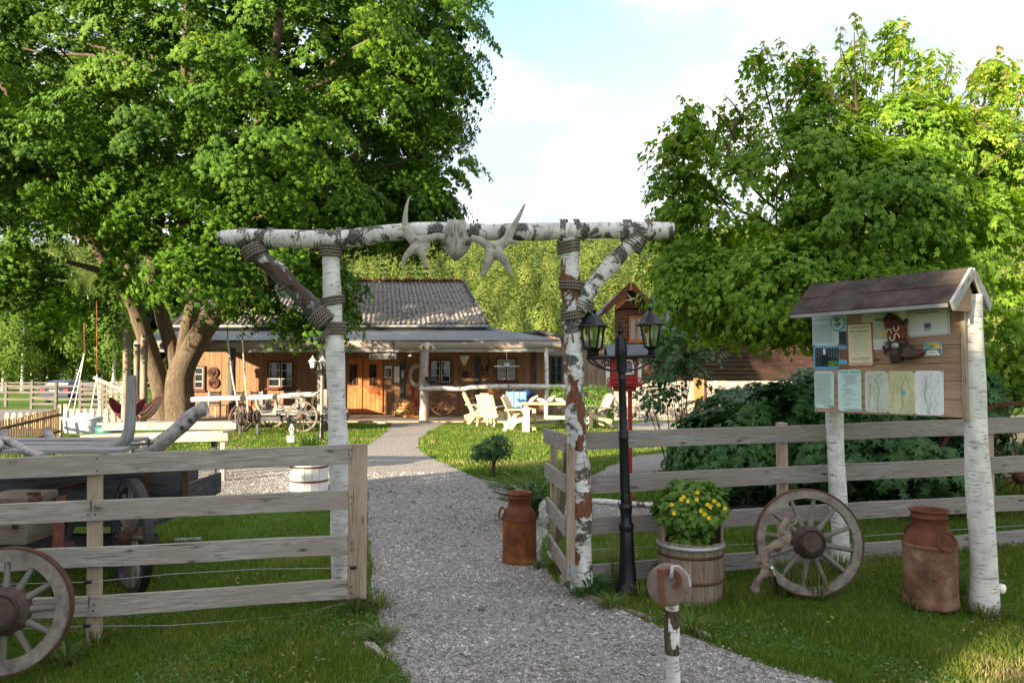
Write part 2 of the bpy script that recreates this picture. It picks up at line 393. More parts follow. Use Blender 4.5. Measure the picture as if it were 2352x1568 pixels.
# ------------------------------------------------------------------ materials
W_FENCE = wood('fence_wood', (.14, .12, .105), (.36, .33, .30), (.52, .49, .455), stain=(.30, .25, .21))
W_FENCE2 = wood('fence_wood_dark', (.11, .10, .095), (.29, .265, .25), (.42, .395, .375), stain=(.25, .205, .175))
W_POST = wood('post_wood', (.16, .115, .08), (.32, .245, .18), (.44, .36, .28))
W_GREY = wood('grey_wood', (.12, .11, .10), (.26, .25, .24), (.42, .41, .40), stain=(.3, .31, .34))
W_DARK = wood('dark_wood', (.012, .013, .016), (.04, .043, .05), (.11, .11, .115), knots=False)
W_PALE = wood('pale_wood', (.38, .28, .15), (.53, .42, .26), (.64, .54, .37), knots=False, bump=.15)
W_WALL = wood('saloon_wood', (.13, .058, .028), (.29, .15, .075), (.41, .24, .125), stain=(.20, .12, .08), grain=14, bump=.2)
W_SHED = wood('shed_wood', (.16, .105, .07), (.27, .19, .13), (.36, .27, .20), grain=14, knots=False, bump=.2)
W_DOOR = wood('door_wood', (.30, .085, .025), (.44, .14, .045), (.52, .20, .08), knots=False, grain=14, bump=.15)
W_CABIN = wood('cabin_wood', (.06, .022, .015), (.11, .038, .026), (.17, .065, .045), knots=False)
W_CABIN_SHADE = wood('cabin_wood_shaded', (.012, .007, .006), (.032, .016, .014), (.06, .03, .026), knots=False)  # cabin wood darkened: the small maple's shade is put into the side wall colour
W_LOG = wood('log_wood', (.16, .12, .09), (.33, .27, .22), (.46, .40, .34), stain=(.3, .29, .31))
W_BOARD = wood('sign_board_wood', (.22, .12, .075), (.36, .22, .15), (.45, .30, .22))
W_SPOKE = wood('wheel_wood', (.06, .05, .04), (.17, .145, .12), (.30, .265, .225), knots=False, grain=40, stain=(.2, .19, .19))
W_BARREL = wood('barrel_wood', (.11, .075, .055), (.25, .195, .15), (.40, .34, .28), knots=False, stain=(.16, .10, .07))
bark_birch('birch', .35); bark_birch('birch_clean', .12); bark_birch('birch_rough', .95, (.22, .09, .05)); bark_birch('birch_beam', 1.0); bark_birch('birch_dark', 1.55, (.10, .06, .045))
bark('maple_bark', (.045, .033, .024), (.12, .092, .065), (.22, .18, .125))
bark('shrub_bark', (.05, .035, .025), (.12, .085, .06), (.2, .15, .11))
leafmat('maple_leaf', [(0, (.011, .036, .003)), (.4, (.033, .085, .005)), (.75, (.078, .155, .009)), (1, (.17, .26, .02))], .14, .6, .15)
leafmat('amur_leaf', [(0, (.07, .16, .014)), (.45, (.15, .28, .022)), (.8, (.28, .40, .038)), (.96, (.36, .38, .05)), (1, (.30, .22, .08))], .5)
leafmat('currant_leaf', [(0, (.02, .06, .018)), (.6, (.04, .11, .028)), (1, (.075, .17, .04))], .25)
leafmat('bright_leaf', [(0, (.06, .14, .02)), (.5, (.12, .23, .03)), (1, (.20, .32, .05))], .4)
leafmat('fern_leaf', [(0, (.03, .10, .02)), (.6, (.06, .16, .03)), (1, (.10, .22, .05))], .3)
leafmat('conifer', [(0, (.022, .045, .014)), (.5, (.055, .09, .022)), (1, (.12, .16, .04))], .15, .8, .1)
leafmat('deciduous', [(0, (.050, .088, .022)), (.35, (.11, .158, .034)), (.7, (.175, .22, .048)), (1, (.25, .285, .07))], .3, .7, .15)
leafmat('grove_leaf', [(0, (.05, .10, .015)), (.5, (.10, .165, .025)), (1, (.16, .23, .04))], .3, .7, .15)
leafmat('grass_blade', [(0, (.045, .09, .009)), (.4, (.09, .155, .016)), (.68, (.165, .22, .03)), (.86, (.22, .20, .06)), (1, (.34, .27, .14))], .3, .6, .2)
leafmat('long_grass', [(0, (.055, .115, .018)), (1, (.17, .21, .06))], .3)
leafmat('straw', [(0, (.09, .07, .03)), (.5, (.15, .12, .05)), (1, (.24, .19, .09))], .1)
plain('petal', (.75, .52, .02), .5)
t = NT('ground_grass'); v = t.coord('Object')
g1 = t.noise(v, .55, 4, .6); g2 = t.noise(v, 9, 6, .75)
c = t.ramp(g2, [(.3, (.04, .085, .010)), (.5, (.075, .14, .016)), (.7, (.12, .19, .025))])
c = t.mix(t.math('MULTIPLY', t.ramp(g1, [(.45, 0.), (.75, 1.)]), .45), c, (.12, .15, .035))
t.base(c, .9, .1).bump(t.noise(v, 70, 4, .8), .8, .03); MATS['ground_grass'] = t.m
t = NT('gravel'); v = t.coord('Object')
vo = t.N('ShaderNodeTexVoronoi'); t.l.new(v, vo.inputs['Vector']); vo.inputs['Scale'].default_value = 55
sx = t.n.new('ShaderNodeSeparateXYZ'); t.l.new(vo.outputs['Color'], sx.inputs[0])
c = t.ramp(sx.outputs[0], [(0, (.10, .095, .098)), (.35, (.22, .21, .21)), (.7, (.34, .32, .31)), (1, (.48, .44, .41))])
c = t.mix(t.math('MULTIPLY', t.noise(v, 1.2, 4), .5), c, (.29, .265, .245))
t.base(c, .9, .2).bump(t.math('SUBTRACT', 1.0, vo.outputs['Distance']), 1.0, .02); MATS['gravel'] = t.m
t = NT('pebble'); tc2 = t.n.new('ShaderNodeUVMap'); s2 = t.n.new('ShaderNodeSeparateXYZ'); t.l.new(tc2.outputs[0], s2.inputs[0])
t.base(t.ramp(s2.outputs[0], [(0, (.08, .073, .073)), (.4, (.215, .198, .192)), (.7, (.355, .327, .305)), (.9, (.50, .465, .435)), (1, (.64, .60, .55))]), .85, .25); MATS['pebble'] = t.m
plain('dirt_road', (.20, .18, .17), .95, var=.2, scale=2); plain('porch_floor', (.27, .22, .18), .9, scale=2)
t = NT('hill_floor'); t.base(t.ramp(t.noise(t.coord('Object'), .05, 5), [(.3, (.012, .022, .006)), (.7, (.04, .06, .014))]), 1, 0); MATS['hill_floor'] = t.m
t = NT('corrugated'); f = t.noise(t.coord('UV', (1, 1, 1)), 7, 5, .7)
c = t.ramp(f, [(.3, (.13, .115, .11)), (.55, (.27, .25, .235)), (.8, (.46, .42, .385))])
sp_ = t.ramp(t.noise(t.coord('UV', (5.5, 3.2, 1)), 1.6, 3, .6), [(.55, 0.), (.60, 1.)]); c = t.mix(sp_, c, (.035, .03, .027))
sep = t.n.new('ShaderNodeSeparateXYZ'); t.l.new(t.coord('UV'), sep.inputs[0])
jt = t.math('LESS_THAN', t.math('FRACT', t.math('DIVIDE', sep.outputs[1], 1.25)), .035); c = t.mix(jt, c, (.04, .035, .03))
moss = t.ramp(t.math('ADD', sep.outputs[1], t.math('MULTIPLY', f, 1.2)), [(.9, 0.), (1.0, 1.)])
t.base(c, .85, .25); MATS['corrugated'] = t.m
t = NT('metal_roof'); f = t.noise(t.coord('UV'), 1.5, 4); t.base(t.ramp(f, [(.3, (.12, .13, .15)), (.7, (.22, .23, .25))]), .42, .5, .5); MATS['metal_roof'] = t.m
plain('white_paint', (.72, .70, .66), .6, var=.1); plain('red_paint', (.33, .022, .02), .55); plain('black_metal', (.007, .008, .011), .32, .35, var=.4, bump=.1)
plain('slate', (.10, .11, .13), .7); plain('iron', (.05, .045, .045), .55, .4, .5); plain('galvanised', (.38, .39, .40), .45, .5, .6)
plain('rope_end', (.3, .24, .19)); plain('rope_pale', (.55, .49, .38), .9, scale=60)
t = NT('rope'); sp3 = t.n.new('ShaderNodeSeparateXYZ'); t.l.new(t.coord('UV'), sp3.inputs[0])
wv = t.math('SINE', t.math('ADD', t.math('MULTIPLY', sp3.outputs[0], 330), t.math('MULTIPLY', sp3.outputs[1], 90)))
hv = t.math('ADD', t.math('MULTIPLY', wv, .5), .5); c = t.ramp(hv, [(.0, (.085, .068, .055)), (.35, (.24, .20, .165)), (1, (.37, .32, .27))]); t.base(t.mix(t.math('MULTIPLY', t.noise(t.coord('Object'), 30, 3), .4), c, (.16, .13, .11)), .95, .1).bump(hv, 1.0, .01); MATS['rope'] = t.m
plain('bone', (.34, .31, .27), .6, var=.5, scale=13, bump=.4); plain('horn', (.16, .125, .09), .6, var=.4, scale=8)
plain('bone_white', (.72, .66, .55), .6, var=.2)
rusty('rust_red', (.055, .018, .012), (.13, .04, .022), (.20, .075, .035)); rusty('rust_orange', (.075, .025, .012), (.19, .065, .02), (.36, .15, .045))
rusty('rust_tan', (.05, .025, .018), (.19, .095, .055), (.36, .25, .17)); rusty('rust_dark', (.04, .02, .015), (.09, .04, .025), (.14, .07, .04))
glassy('glass_dark', (.012, .014, .016), .06); glassy('glass_grey', (.22, .25, .26), .15)
plain('curtain', (.30, .34, .36), .9, scale=40, var=.5)
plain('blue_cloth', (.16, .42, .80), .85, var=.15); plain('navy_cloth', (.02, .03, .10), .9); plain('brown_leather', (.10, .035, .02), .45)
plain('wicker', (.50, .54, .58), .75, scale=40, var=.3, bump=.6); plain('white_cloth', (.82, .80, .76), .9, var=.06)
plain('green_plastic', (.015, .13, .10), .4, .5, var=.15); plain('bucket_grey', (.42, .46, .42), .5); plain('car_paint', (.03, .04, .07), .25, .6, .3)
plain('tyre_rubber', (.02, .02, .02), .8); plain('red_lens', (.4, .02, .02), .3); plain('soil', (.05, .035, .025), 1)
plain('felt_roof', (.062, .048, .044), .95, .1, var=.6, scale=7, bump=.6); plain('stone', (.30, .28, .26), .9, scale=5, var=.3, bump=.5)
plain('driftwood', (.34, .31, .30), .85, scale=16, var=.7, bump=1.0); plain('driftwood_brown', (.19, .145, .115), .85, scale=16, var=.75, bump=.9)
plain('firewood', (.52, .30, .12), .85, scale=9, var=.5); plain('log_end', (.175, .125, .105), .85, scale=22, var=.3)
plain('milk_glass', (.62, .64, .60), .25, .5, var=.05)
# ------------------------------------------------------------------ ground, paths
def grade(lo, hi, n, p=2.0, c=0.0):
    return [c + (hi - c) * ((i / n) ** p) for i in range(n + 1)]
xs = sorted(set([round(v, 3) for v in [-900, -500, -300, -200, -120, -80, -55, -40, -30, -24, -20, -17, -15] + list(np.arange(-14, 14.01, .35)) + [15, 17, 20, 24, 30, 40, 55, 80, 120, 200, 300, 500, 900]]))
ys = sorted(set([round(v, 3) for v in [-300, -150, -80, -40, -20, -10, -5, -2] + list(np.arange(0, 17, .3)) + list(np.arange(17, 40, 1.5)) + [42, 48, 56, 66, 80, 100, 130, 200, 400, 1400]]))
gm = MB(); nx, ny = len(xs), len(ys)
for y in ys:
    for x in xs: gm.v.append(Vector((x, y, gz(x, y))))
for j in range(ny - 1):
    for i in range(nx - 1):
        q = [j * nx + i, j * nx + i + 1, (j + 1) * nx + i + 1, (j + 1) * nx + i]; gm.face(q, [(gm.v[k].x, gm.v[k].y) for k in q], True)
gm.build('ground', 'ground_grass', kind='structure', label='mown green lawn and field around the ranch yard')
def wobble(poly, amp, step):
    out = []
    for i in range(len(poly)):
        a, b = Vector(poly[i]), Vector(poly[(i + 1) % len(poly)]); n = max(1, min(40, int((b - a).length / step)))
        for k in range(n):
            p = a.lerp(b, k / n); out.append((p.x + amp * noise.noise(Vector((p.x * 2.3, p.y * 2.3, 1))), p.y + amp * noise.noise(Vector((p.x * 2.3, p.y * 2.3, 5)))))
    return out
def sheet(name, poly, up, mat, step=.35, amp=.12, **kw):
    poly = wobble(poly, amp, step * .6); x0, x1 = min(p[0] for p in poly), max(p[0] for p in poly); y0, y1 = min(p[1] for p in poly), max(p[1] for p in poly)
    pts = [Vector(p) for p in poly]; n = len(pts)
    A = np.array(poly)
    for gx in np.arange(x0, x1, step):
        for gy in np.arange(y0, y1, step):
            if inpoly(np.array([gx]), np.array([gy]), A)[0]: pts.append(Vector((gx, gy)))
    r = delaunay_2d_cdt(pts, [(i, (i + 1) % n) for i in range(n)], [], 1, 1e-4)
    mb = MB(); mb.v = [Vector((p.x, p.y, gz(p.x, p.y) + up)) for p in r[0]]
    for f in r[2]: mb.face(list(f), [(mb.v[k].x, mb.v[k].y) for k in f], True)
    mb.build(name, mat, kind='structure', **kw); return A
def inpoly(x, y, P):
    c = np.zeros(len(x), bool); n = len(P)
    for i in range(n):
        xi, yi = P[i]; xj, yj = P[i - 1]
        if yi == yj: continue
        k = ((yi > y) != (yj > y)) & (x < (xj - xi) * (y - yi) / (yj - yi) + xi); c ^= k
    return c
G = lambda l: [tuple(gnd(*p)[:2]) for p in l]
P_MAIN = G([(960, 1610), (915, 1540), (880, 1480), (872, 1440), (860, 1400), (852, 1300), (848, 1200), (838, 1142), (760, 1138), (600, 1140), (430, 1135), (300, 1115), (100, 1105), (-200, 1100), (-200, 1072), (100, 1070),
            (300, 1068), (440, 1072), (560, 1062), (700, 1052), (770, 1040), (815, 1036), (850, 1018), (890, 990), (900, 972), (890, 958), (1060, 958), (1015, 975), (985, 990), (962, 1010), (958, 1028), (985, 1050),
            (1035, 1070), (1100, 1100), (1165, 1108), (1225, 1135), (1256, 1150), (1350, 1153), (1360, 1180), (1265, 1185), (1252, 1230), (1240, 1290), (1268, 1330), (1350, 1372), (1440, 1402), (1510, 1440), (1620, 1478), (1760, 1522), (1950, 1582), (2120, 1650), (1500, 2300), (700, 2300), (900, 1700)])
POLY = [sheet('path', P_MAIN, .004, 'gravel', .3, .07, label='grey gravel path leading through the birch gate to the saloon')]
P2 = G([(1362, 1094), (1400, 1070), (1460, 1047), (1550, 1038), (1700, 1030), (1900, 1030), (1900, 1050), (1650, 1060), (1560, 1078), (1440, 1092)])
POLY.append(sheet('path', P2, .004, 'gravel', .4, .1, label='narrow gravel path behind the lamp post'))
P3 = G([(1352, 1153), (1500, 1152), (1700, 1150), (1900, 1150), (2150, 1146), (2150, 1172), (1850, 1182), (1600, 1192), (1420, 1196), (1362, 1192)])
POLY.append(sheet('path', P3, .005, 'gravel', .3, .05, label='gravel strip edged with birch logs behind the fence'))
P4 = G([(-900, 945), (-100, 941), (60, 940), (160, 938), (330, 942), (420, 952), (350, 962), (150, 985), (30, 1005), (-300, 1030), (-900, 1010)])
POLY.append(sheet('road', P4, .004, 'dirt_road', 1.2, .3, label='grey dirt drive beyond the picket fence'))
P5 = G([(1390, 978), (1480, 968), (1700, 968), (1700, 985), (1560, 990), (1440, 985)])
POLY.append(sheet('path', P5, .004, 'gravel', .8, .1, label='gravel in front of the pale board fence'))
# grass blades over the lawns, thinning out with distance
def grass(n, y0, y1, h, wd, name, lab, seed):
    g = np.random.default_rng(seed); y = y0 + (y1 - y0) * g.random(n) ** 1.5; x = (g.random(n) * 1.56 - .78) * (y + .6)
    keep = np.ones(n, bool)
    for A in POLY: keep &= ~inpoly(x + g.normal(0, .035, n), y + g.normal(0, .035, n), A)
    x, y = x[keep], y[keep]; n = len(x)
    nz = np.array([noise.noise(Vector((a * 1.6, b * 1.6, 3))) for a, b in zip(x, y)])
    z = np.array([gz(a, b) for a, b in zip(x, y)])
    hh = h * (1 + .8 * nz) * g.uniform(.5, 1.25, n); ww = wd * g.uniform(.6, 1.3, n)
    a = g.random(n) * 2 * pi; lean = g.uniform(.1, .9, n) * hh; la = g.random(n) * 2 * pi
    dx, dy = np.cos(a) * ww / 2, np.sin(a) * ww / 2
    V = np.empty((n, 5, 3)); lx, ly = np.cos(la) * lean, np.sin(la) * lean
    V[:, 0] = np.stack([x - dx, y - dy, z - .004], 1); V[:, 1] = np.stack([x + dx, y + dy, z - .004], 1)
    V[:, 2] = np.stack([x + dx * .7 + lx * .35, y + dy * .7 + ly * .35, z + hh * .6], 1); V[:, 3] = np.stack([x - dx * .7 + lx * .35, y - dy * .7 + ly * .35, z + hh * .6], 1)
    V[:, 4] = np.stack([x + lx, y + ly, z + hh * .95], 1)
    F = np.array([0, 1, 2, 0, 2, 3, 3, 2, 4]); Fl = (F[None] + (np.arange(n) * 5)[:, None]).ravel()
    n2 = np.array([noise.noise(Vector((a * .55 + 9, b * .75, 7))) + .5 * noise.noise(Vector((a * 2.4, b * 2.4, 1))) for a, b in zip(x, y)])
    r = np.clip(g.random(n) * .55 + .1 + np.clip(n2 + .05, 0, 1) * .75 + (g.random(n) < .08) * .35, 0, 1)
    npmesh(name, V.reshape(-1, 3), Fl, 3, np.repeat(np.stack([r, r], 1), 9, axis=0), 'grass_blade', None, label=lab, kind='stuff')
grass(330000, 2.6, 9.5, .048, .0058, 'grass', 'short lawn grass around the fences and wheels', 3)
grass(120000, 9.5, 24, .055, .016, 'grass', 'sunlit lawn grass towards the saloon', 4)
def weeds(n, name, lab, mat, size, thr, seed, y1=9.0):
    g = np.random.default_rng(seed); y = 2.8 + (y1 - 2.8) * g.random(n) ** 1.3; x = (g.random(n) * 1.56 - .78) * (y + .5); keep = np.array([noise.noise(Vector((a * 1.3 + seed, b * 1.3, seed))) > thr for a, b in zip(x, y)])
    for A in POLY: keep &= ~inpoly(x, y, A)
    x, y = x[keep], y[keep]; z = np.array([gz(a, b) for a, b in zip(x, y)]) + g.uniform(.015, .055, len(x)); C = np.stack([x, y, z], 1)
    leaves(name, C, g.normal(0, .35, C.shape) + np.array([0, -.25, 1]), g.uniform(size * .6, size * 1.2, len(x)), LEAF_OVAL, mat, None, label=lab, kind='stuff')
weeds(60000, 'clover', 'patches of clover and small weeds between the grass', 'fern_leaf', .020, .16, 31)
weeds(7000, 'dry_leaves', 'dry straw and moss patches in the lawn', 'straw', .03, .22, 57)
# loose stones of the path
def pebbles(n, y1, s0, seed):
    g = np.random.default_rng(seed); y = 2.5 + (y1 - 2.5) * g.random(n) ** 1.4; x = (g.random(n) * 1.5 - .75) * (y + .5)
    keep = np.zeros(n, bool)
    for A in POLY[:3]: keep |= inpoly(x + g.normal(0, .03, n), y + g.normal(0, .03, n), A)
    x, y = x[keep], y[keep]; n = len(x); z = np.array([gz(a, b) for a, b in zip(x, y)]) + .006
    P = np.array([(1, 0, 0), (-1, 0, 0), (0, 1, 0), (0, -1, 0), (0, 0, 1), (0, 0, -1.)]); F = np.array([(0, 2, 4), (2, 1, 4), (1, 3, 4), (3, 0, 4), (2, 0, 5), (1, 2, 5), (3, 1, 5), (0, 3, 5)])
    s = s0 * g.lognormal(0, .35, (n, 1)) * (1 + (y[:, None] - 3) * .05); Q = P[None] * (s[:, :, None] * g.uniform(.5, 1.1, (n, 1, 3))) + g.normal(0, .18, (n, 6, 3)) * s[:, :, None]
    a = g.random(n) * 6.28; ca, sa = np.cos(a)[:, None], np.sin(a)[:, None]
    V = np.stack([Q[..., 0] * ca - Q[..., 1] * sa + x[:, None], Q[..., 0] * sa + Q[..., 1] * ca + y[:, None], Q[..., 2] * .75 + z[:, None]], 2)
    Fl = (F.ravel()[None] + (np.arange(n) * 6)[:, None]).ravel(); r = np.clip(g.random(n) * .85 + .15 + np.array([noise.noise(Vector((a * .8, b * .5, 4))) * .5 + noise.noise(Vector((a * 3, b * 3, 4))) * .2 for a, b in zip(x, y)]) - .05, 0, 1)
    npmesh('gravel', V.reshape(-1, 3), Fl, 3, np.repeat(np.stack([r, r], 1), 24, axis=0), 'pebble', None, label='loose grey and pinkish gravel stones on the path', kind='stuff')
pebbles(190000, 13, .0068, 9)
pebbles(2600, 11, .017, 19)
g = np.random.default_rng(77); y = 2.8 + 10 * g.random(2200) ** 1.3; x = (g.random(2200) * 1.5 - .75) * y; kp = np.zeros(2200, bool)
for A in POLY[:1]: kp |= inpoly(x, y, A)
x, y = x[kp], y[kp]; C = np.stack([x, y, np.array([gz(a, b) for a, b in zip(x, y)]) + .016], 1)
leaves('leaf_litter', C, g.normal(0, .25, C.shape) + np.array([0, 0, 1.]), g.uniform(.012, .04, len(x)), LEAF_OVAL, 'straw', None, label='scattered dry leaves and straw bits lying on the gravel path', kind='stuff')
# ------------------------------------------------------------------ wooded hill
def hz(x, y):
    t = sm(105, 880, y); z = t * (176 + x * .03)
    z = 150 * (max(0, (y - 215)) / 665) ** .90 if y > 215 else 0
    z = min(z, 150 + (y - 880) * .03) + (.022 * x if y > 110 else 0) * min(1, (y - 110) / 500)
    return z + 4 * noise.noise(Vector((x * .008, y * .008, 2))) * min(1, max(0, (y - 110) / 80)) - .6
hm = MB(); hx = np.linspace(-900, 1100, 60); hy = np.concatenate([np.linspace(104, 880, 40), [950, 1100, 1400]])
for y in hy:
    for x in hx: hm.v.append(Vector((x, y, hz(x, y))))
for j in range(len(hy) - 1):
    for i in range(len(hx) - 1):
        q = [j * 60 + i, j * 60 + i + 1, (j + 1) * 60 + i + 1, (j + 1) * 60 + i]; hm.face(q, [(0, 0)] * 4, True)
hm.build('hill', 'hill_floor', kind='structure', label='wooded hillside rising behind the ranch')
def spruce_proto(layers, per, seed):
    g = np.random.default_rng(seed); C = []; Nn = []; S = []
    for i in range(layers):
        f = i / layers; r = .21 * (1 - f) ** .8 + .012
        for k in range(max(3, int(per * (1 - f * .6)))):
            a = g.random() * 6.28; rr = r * g.uniform(.35, 1.1); C.append((rr * cos(a), rr * sin(a), .08 + .9 * f - rr * .35)); Nn.append((cos(a) * .9, sin(a) * .9, .6)); S.append(.13 * (1 - f * .6) + .02)
    return np.array(C), np.array(Nn), np.array(S)
def decid_proto(n, seed):
    g = np.random.default_rng(seed); d = unit(g.normal(size=(n, 3))); r = g.uniform(.55, 1.05, n)[:, None]
    w_ = .25 * (1 - .3 * d[:, 2:3]); C = d * r * np.concatenate([w_, w_, np.full((n, 1), .42)], 1) + np.array([0, 0, .56])
    return C, d + np.array([0, 0, .35]), g.uniform(.05, .105, n)
def mass(name, pts, protos, mat, label, leafp=LEAF_TRI, seed=0, parent=None, kind='stuff', rb=.0, loc=None):
    g = np.random.default_rng(seed); CC = []; NN = []; SS = []; RR = []
    for (x, y, z, h, rv) in pts:
        C, N_, S = protos[g.integers(len(protos))]; a = g.random() * 6.28; c, s_ = cos(a), sin(a); M = np.array([[c, -s_, 0], [s_, c, 0], [0, 0, 1]])
        wd = g.uniform(.85, 1.2)
        CC.append(C @ M.T * h * np.array([wd, wd, 1]) + (x, y, z)); NN.append(N_ @ M.T + g.normal(0, .13, N_.shape)); SS.append(S * h); RR.append(np.clip(rv + g.normal(0, .08, len(S)), 0, 1))
    return leaves(name, np.concatenate(CC), np.concatenate(NN), np.concatenate(SS), leafp, mat, parent, rnd=np.concatenate(RR), label=label, kind=kind, **({'off': loc} if loc is not None else {}))
g = np.random.default_rng(5); far_s, far_d = [], []
for i in range(7500):
    y = 225 + 705 * g.random() ** .8; x = (g.uniform(-250, 2700) - CX) / FP * y; z = hz(x, y)
    nv = noise.noise(Vector((x * .012, y * .006, 0)))
    h = g.uniform(9, 20)
    (far_s if nv + g.normal(0, .25) > .10 else far_d).append((x, y, z, h, g.uniform(.05, .9)))
mass('forest', far_s, [spruce_proto(7, 7, 1), spruce_proto(8, 7, 2)], 'conifer', 'dark spruces scattered through the far hillside forest', seed=1)
def fine(p, k=.55): return (p[0], p[1], p[2] * k)
mass('forest', [q for q in far_d if q[1] > 420], [decid_proto(90, 3), decid_proto(90, 4), decid_proto(90, 14)], 'deciduous', 'yellow green birch forest covering the far hillside', seed=2)
mass('forest', [q for q in far_d if q[1] <= 420], [fine(decid_proto(420, 23)), fine(decid_proto(420, 24)), fine(decid_proto(420, 25))], 'deciduous', 'rounded birch crowns covering the lower hillside', seed=3)
def tree_at(px, py_top, Y, kind, label, group, seed, wide=1.0, rv=.5):
    Y = Y * (1 if kind == 'birch_tree' else 1.75); b = at(px, 852, Y); z0 = 0; top = at(px, py_top, Y).z; h = top - z0; b.z = z0
    r = T(kind, label, 'tree', b, group); mb = MB()
    P = [(b.x, b.y, z0 - .2), (b.x + g.normal(0, .1), b.y, z0 + h * .5), (b.x + g.normal(0, .2), b.y, z0 + h * .92)]
    limb(mb, P, h * .014 + .04, .04, 7, .1); mb.build('trunk', 'birch' if kind == 'birch_tree' else 'shrub_bark', r)
    n = int(4500 * wide)
    if kind == 'spruce_tree': pr = spruce_proto(26, 60, seed); S = pr[2] * .30
    elif kind == 'birch_tree':
        C, N_, _ = decid_proto(n, seed); C[:, :2] *= .62 * (1 + .5 * np.sin(C[:, 2:3] * 23 + seed)); C[:, 2] = C[:, 2] * 1.05 - .03 - .06 * NR.random(n); pr = (C, N_, None); S = NR.uniform(.012, .028, n)
    else:
        C, N_, _ = decid_proto(n, seed); nn_ = np.array([noise.noise(Vector(c) * 9 + Vector((seed, 0, 0))) for c in C]); C = (C - (0, 0, .5)) * (1 + .35 * nn_[:, None]) + (0, 0, .5); pr = (C, N_, None); S = NR.uniform(.014, .032, n)
    mass('crown', [(b.x, b.y, z0, h, rv)], [(pr[0], pr[1], S)], {'spruce_tree': 'conifer', 'birch_tree': 'grove_leaf'}.get(kind, 'deciduous'), None, seed=seed, parent=r, kind=None)
    return r
words = ['tallest', 'broad', 'slim', 'leaning', 'pale', 'bushy', 'narrow', 'low']
for i, (px, pt, Y) in enumerate([(852, 640, 62), (880, 590, 58), (905, 622, 60), (935, 588, 62), (968, 575, 66), (1000, 605, 62), (1032, 598, 66), (1062, 640, 64), (820, 610, 64)]):
    tree_at(px, pt, Y, 'spruce_tree', '%s spruce tree showing above the tiled roof ridge, number %s from the maple' % (['small', 'slim', 'young', 'dark', 'tall', 'short', 'pointed', 'ragged', 'half hidden'][i], ['two', 'three', 'four', 'five', 'six', 'seven', 'eight', 'nine', 'one'][i]), 'spruces behind the saloon roof', 20 + i, rv=.45)
for i, (px, pt, Y, wd, nm) in enumerate([(1108, 640, 60, 1.4, 'pale broad tree touching the slope end of the tiled roof'), (1150, 600, 75, 1.5, 'tall yellow green tree right behind the roof end'), (1205, 640, 70, 1.3, 'round leafy tree behind the shed roof peak'), (1255, 660, 62, 1.3, 'round leafy tree showing beside the rough birch post'),
        (1180, 690, 55, 1.2, 'low leafy tree just above the shed roof'), (1370, 640, 60, 1.3, 'leafy tree between birch brace and cabin gable'), (1410, 610, 80, 1.4, 'tall leafy tree above the cabin roof edge'), (1345, 720, 48, 1, 'small leafy tree directly behind the board shed')]):
    tree_at(px, pt, Y, 'leafy_tree', nm, 'leafy trees between buildings and hill', 40 + i, wd, .55)
nm = ['second', 'third', 'fourth', 'fifth', 'sixth', 'seventh', 'eighth', 'ninth', 'tenth', 'eleventh', 'twelfth', 'thirteenth', 'fourteenth', 'fifteenth']
for i, px in enumerate([-60, 8, 20, 52, 75, 92, 140, 178, 205, 235, 262, 300, 110, 160]):
    Y = [70, 66, 72, 64, 75, 68, 70, 66, 73, 69, 66, 74, 80, 82][i]
    tree_at(px, 600 + (i * 37) % 60, Y, 'birch_tree', 'tall white stemmed birch by the far field, %s from the picture edge' % (['first'] + nm)[sorted(range(14), key=lambda k: [-60, 8, 20, 52, 75, 92, 140, 178, 205, 235, 262, 300, 110, 160][k]).index(i)], 'birch grove beyond the field', 60 + i, 1.5, .4)
# dark wood behind the grove
wd_ = [(g.uniform(-95, -18), g.uniform(84, 100), -.2, g.uniform(10, 17), g.uniform(0, .5)) for _ in range(110)]
mass('forest', wd_, [spruce_proto(16, 22, 5), spruce_proto(16, 22, 6)], 'conifer', 'dense dark wood standing behind the birch grove', seed=7)
un = [(g.uniform(-70, -22), g.uniform(62, 76), -.3, g.uniform(1.5, 4), g.uniform(0, .5)) for _ in range(120)]
mass('undergrowth', un, [decid_proto(160, 8)], 'grove_leaf', 'low green undergrowth at the foot of the birch grove', seed=8)
# ------------------------------------------------------------------ the big maple
M0 = gnd(405, 970); M0.z = 0
mt = T('maple_tree', 'huge old maple with forked trunk shading the saloon front', 'tree', M0)
Ym = M0.y
A_ = lambda l: [at(*p) for p in l]
mb = MB()
limb(mb, A_([(418, 985, Ym), (416, 920, Ym), (418, 855, Ym), (445, 790, Ym - .2), (485, 735, Ym - .8), (540, 700, Ym - 1.6), (600, 665, Ym - 2.4), (680, 560, Ym - 2.6), (760, 430, Ym - 2.4), (860, 300, Ym - 2)]), .50, .07, 16, .25)
limb(mb, A_([(418, 860, Ym), (425, 790, Ym + .1), (440, 710, Ym + .2), (470, 600, Ym + .2), (520, 450, Ym), (600, 260, Ym - .5), (640, 60, Ym - 1), (650, -150, Ym)]), .30, .10, 12, .25, 3)
limb(mb, A_([(405, 850, Ym + .2), (385, 770, Ym + .3), (365, 700, Ym + .4), (350, 600, Ym + .4), (380, 420, Ym + .5), (420, 220, Ym + .5), (430, -100, Ym)]), .26, .10, 12, .25, 5)
limb(mb, A_([(383, 985, Ym + .3), (372, 900, Ym + .2), (345, 810, Ym - .1), (325, 750, Ym - .3), (300, 690, Ym - .6), (240, 600, Ym - 1.6), (160, 470, Ym - 2.4), (60, 300, Ym - 2.6), (-40, 100, Ym - 2.6)]), .33, .08, 14, .25, 7)
limb(mb, A_([(318, 740, Ym - .3), (300, 640, Ym - .4), (285, 520, Ym - .6), (270, 350, Ym - .8), (240, 120, Ym - 1)]), .24, .06, 10, .2, 9)
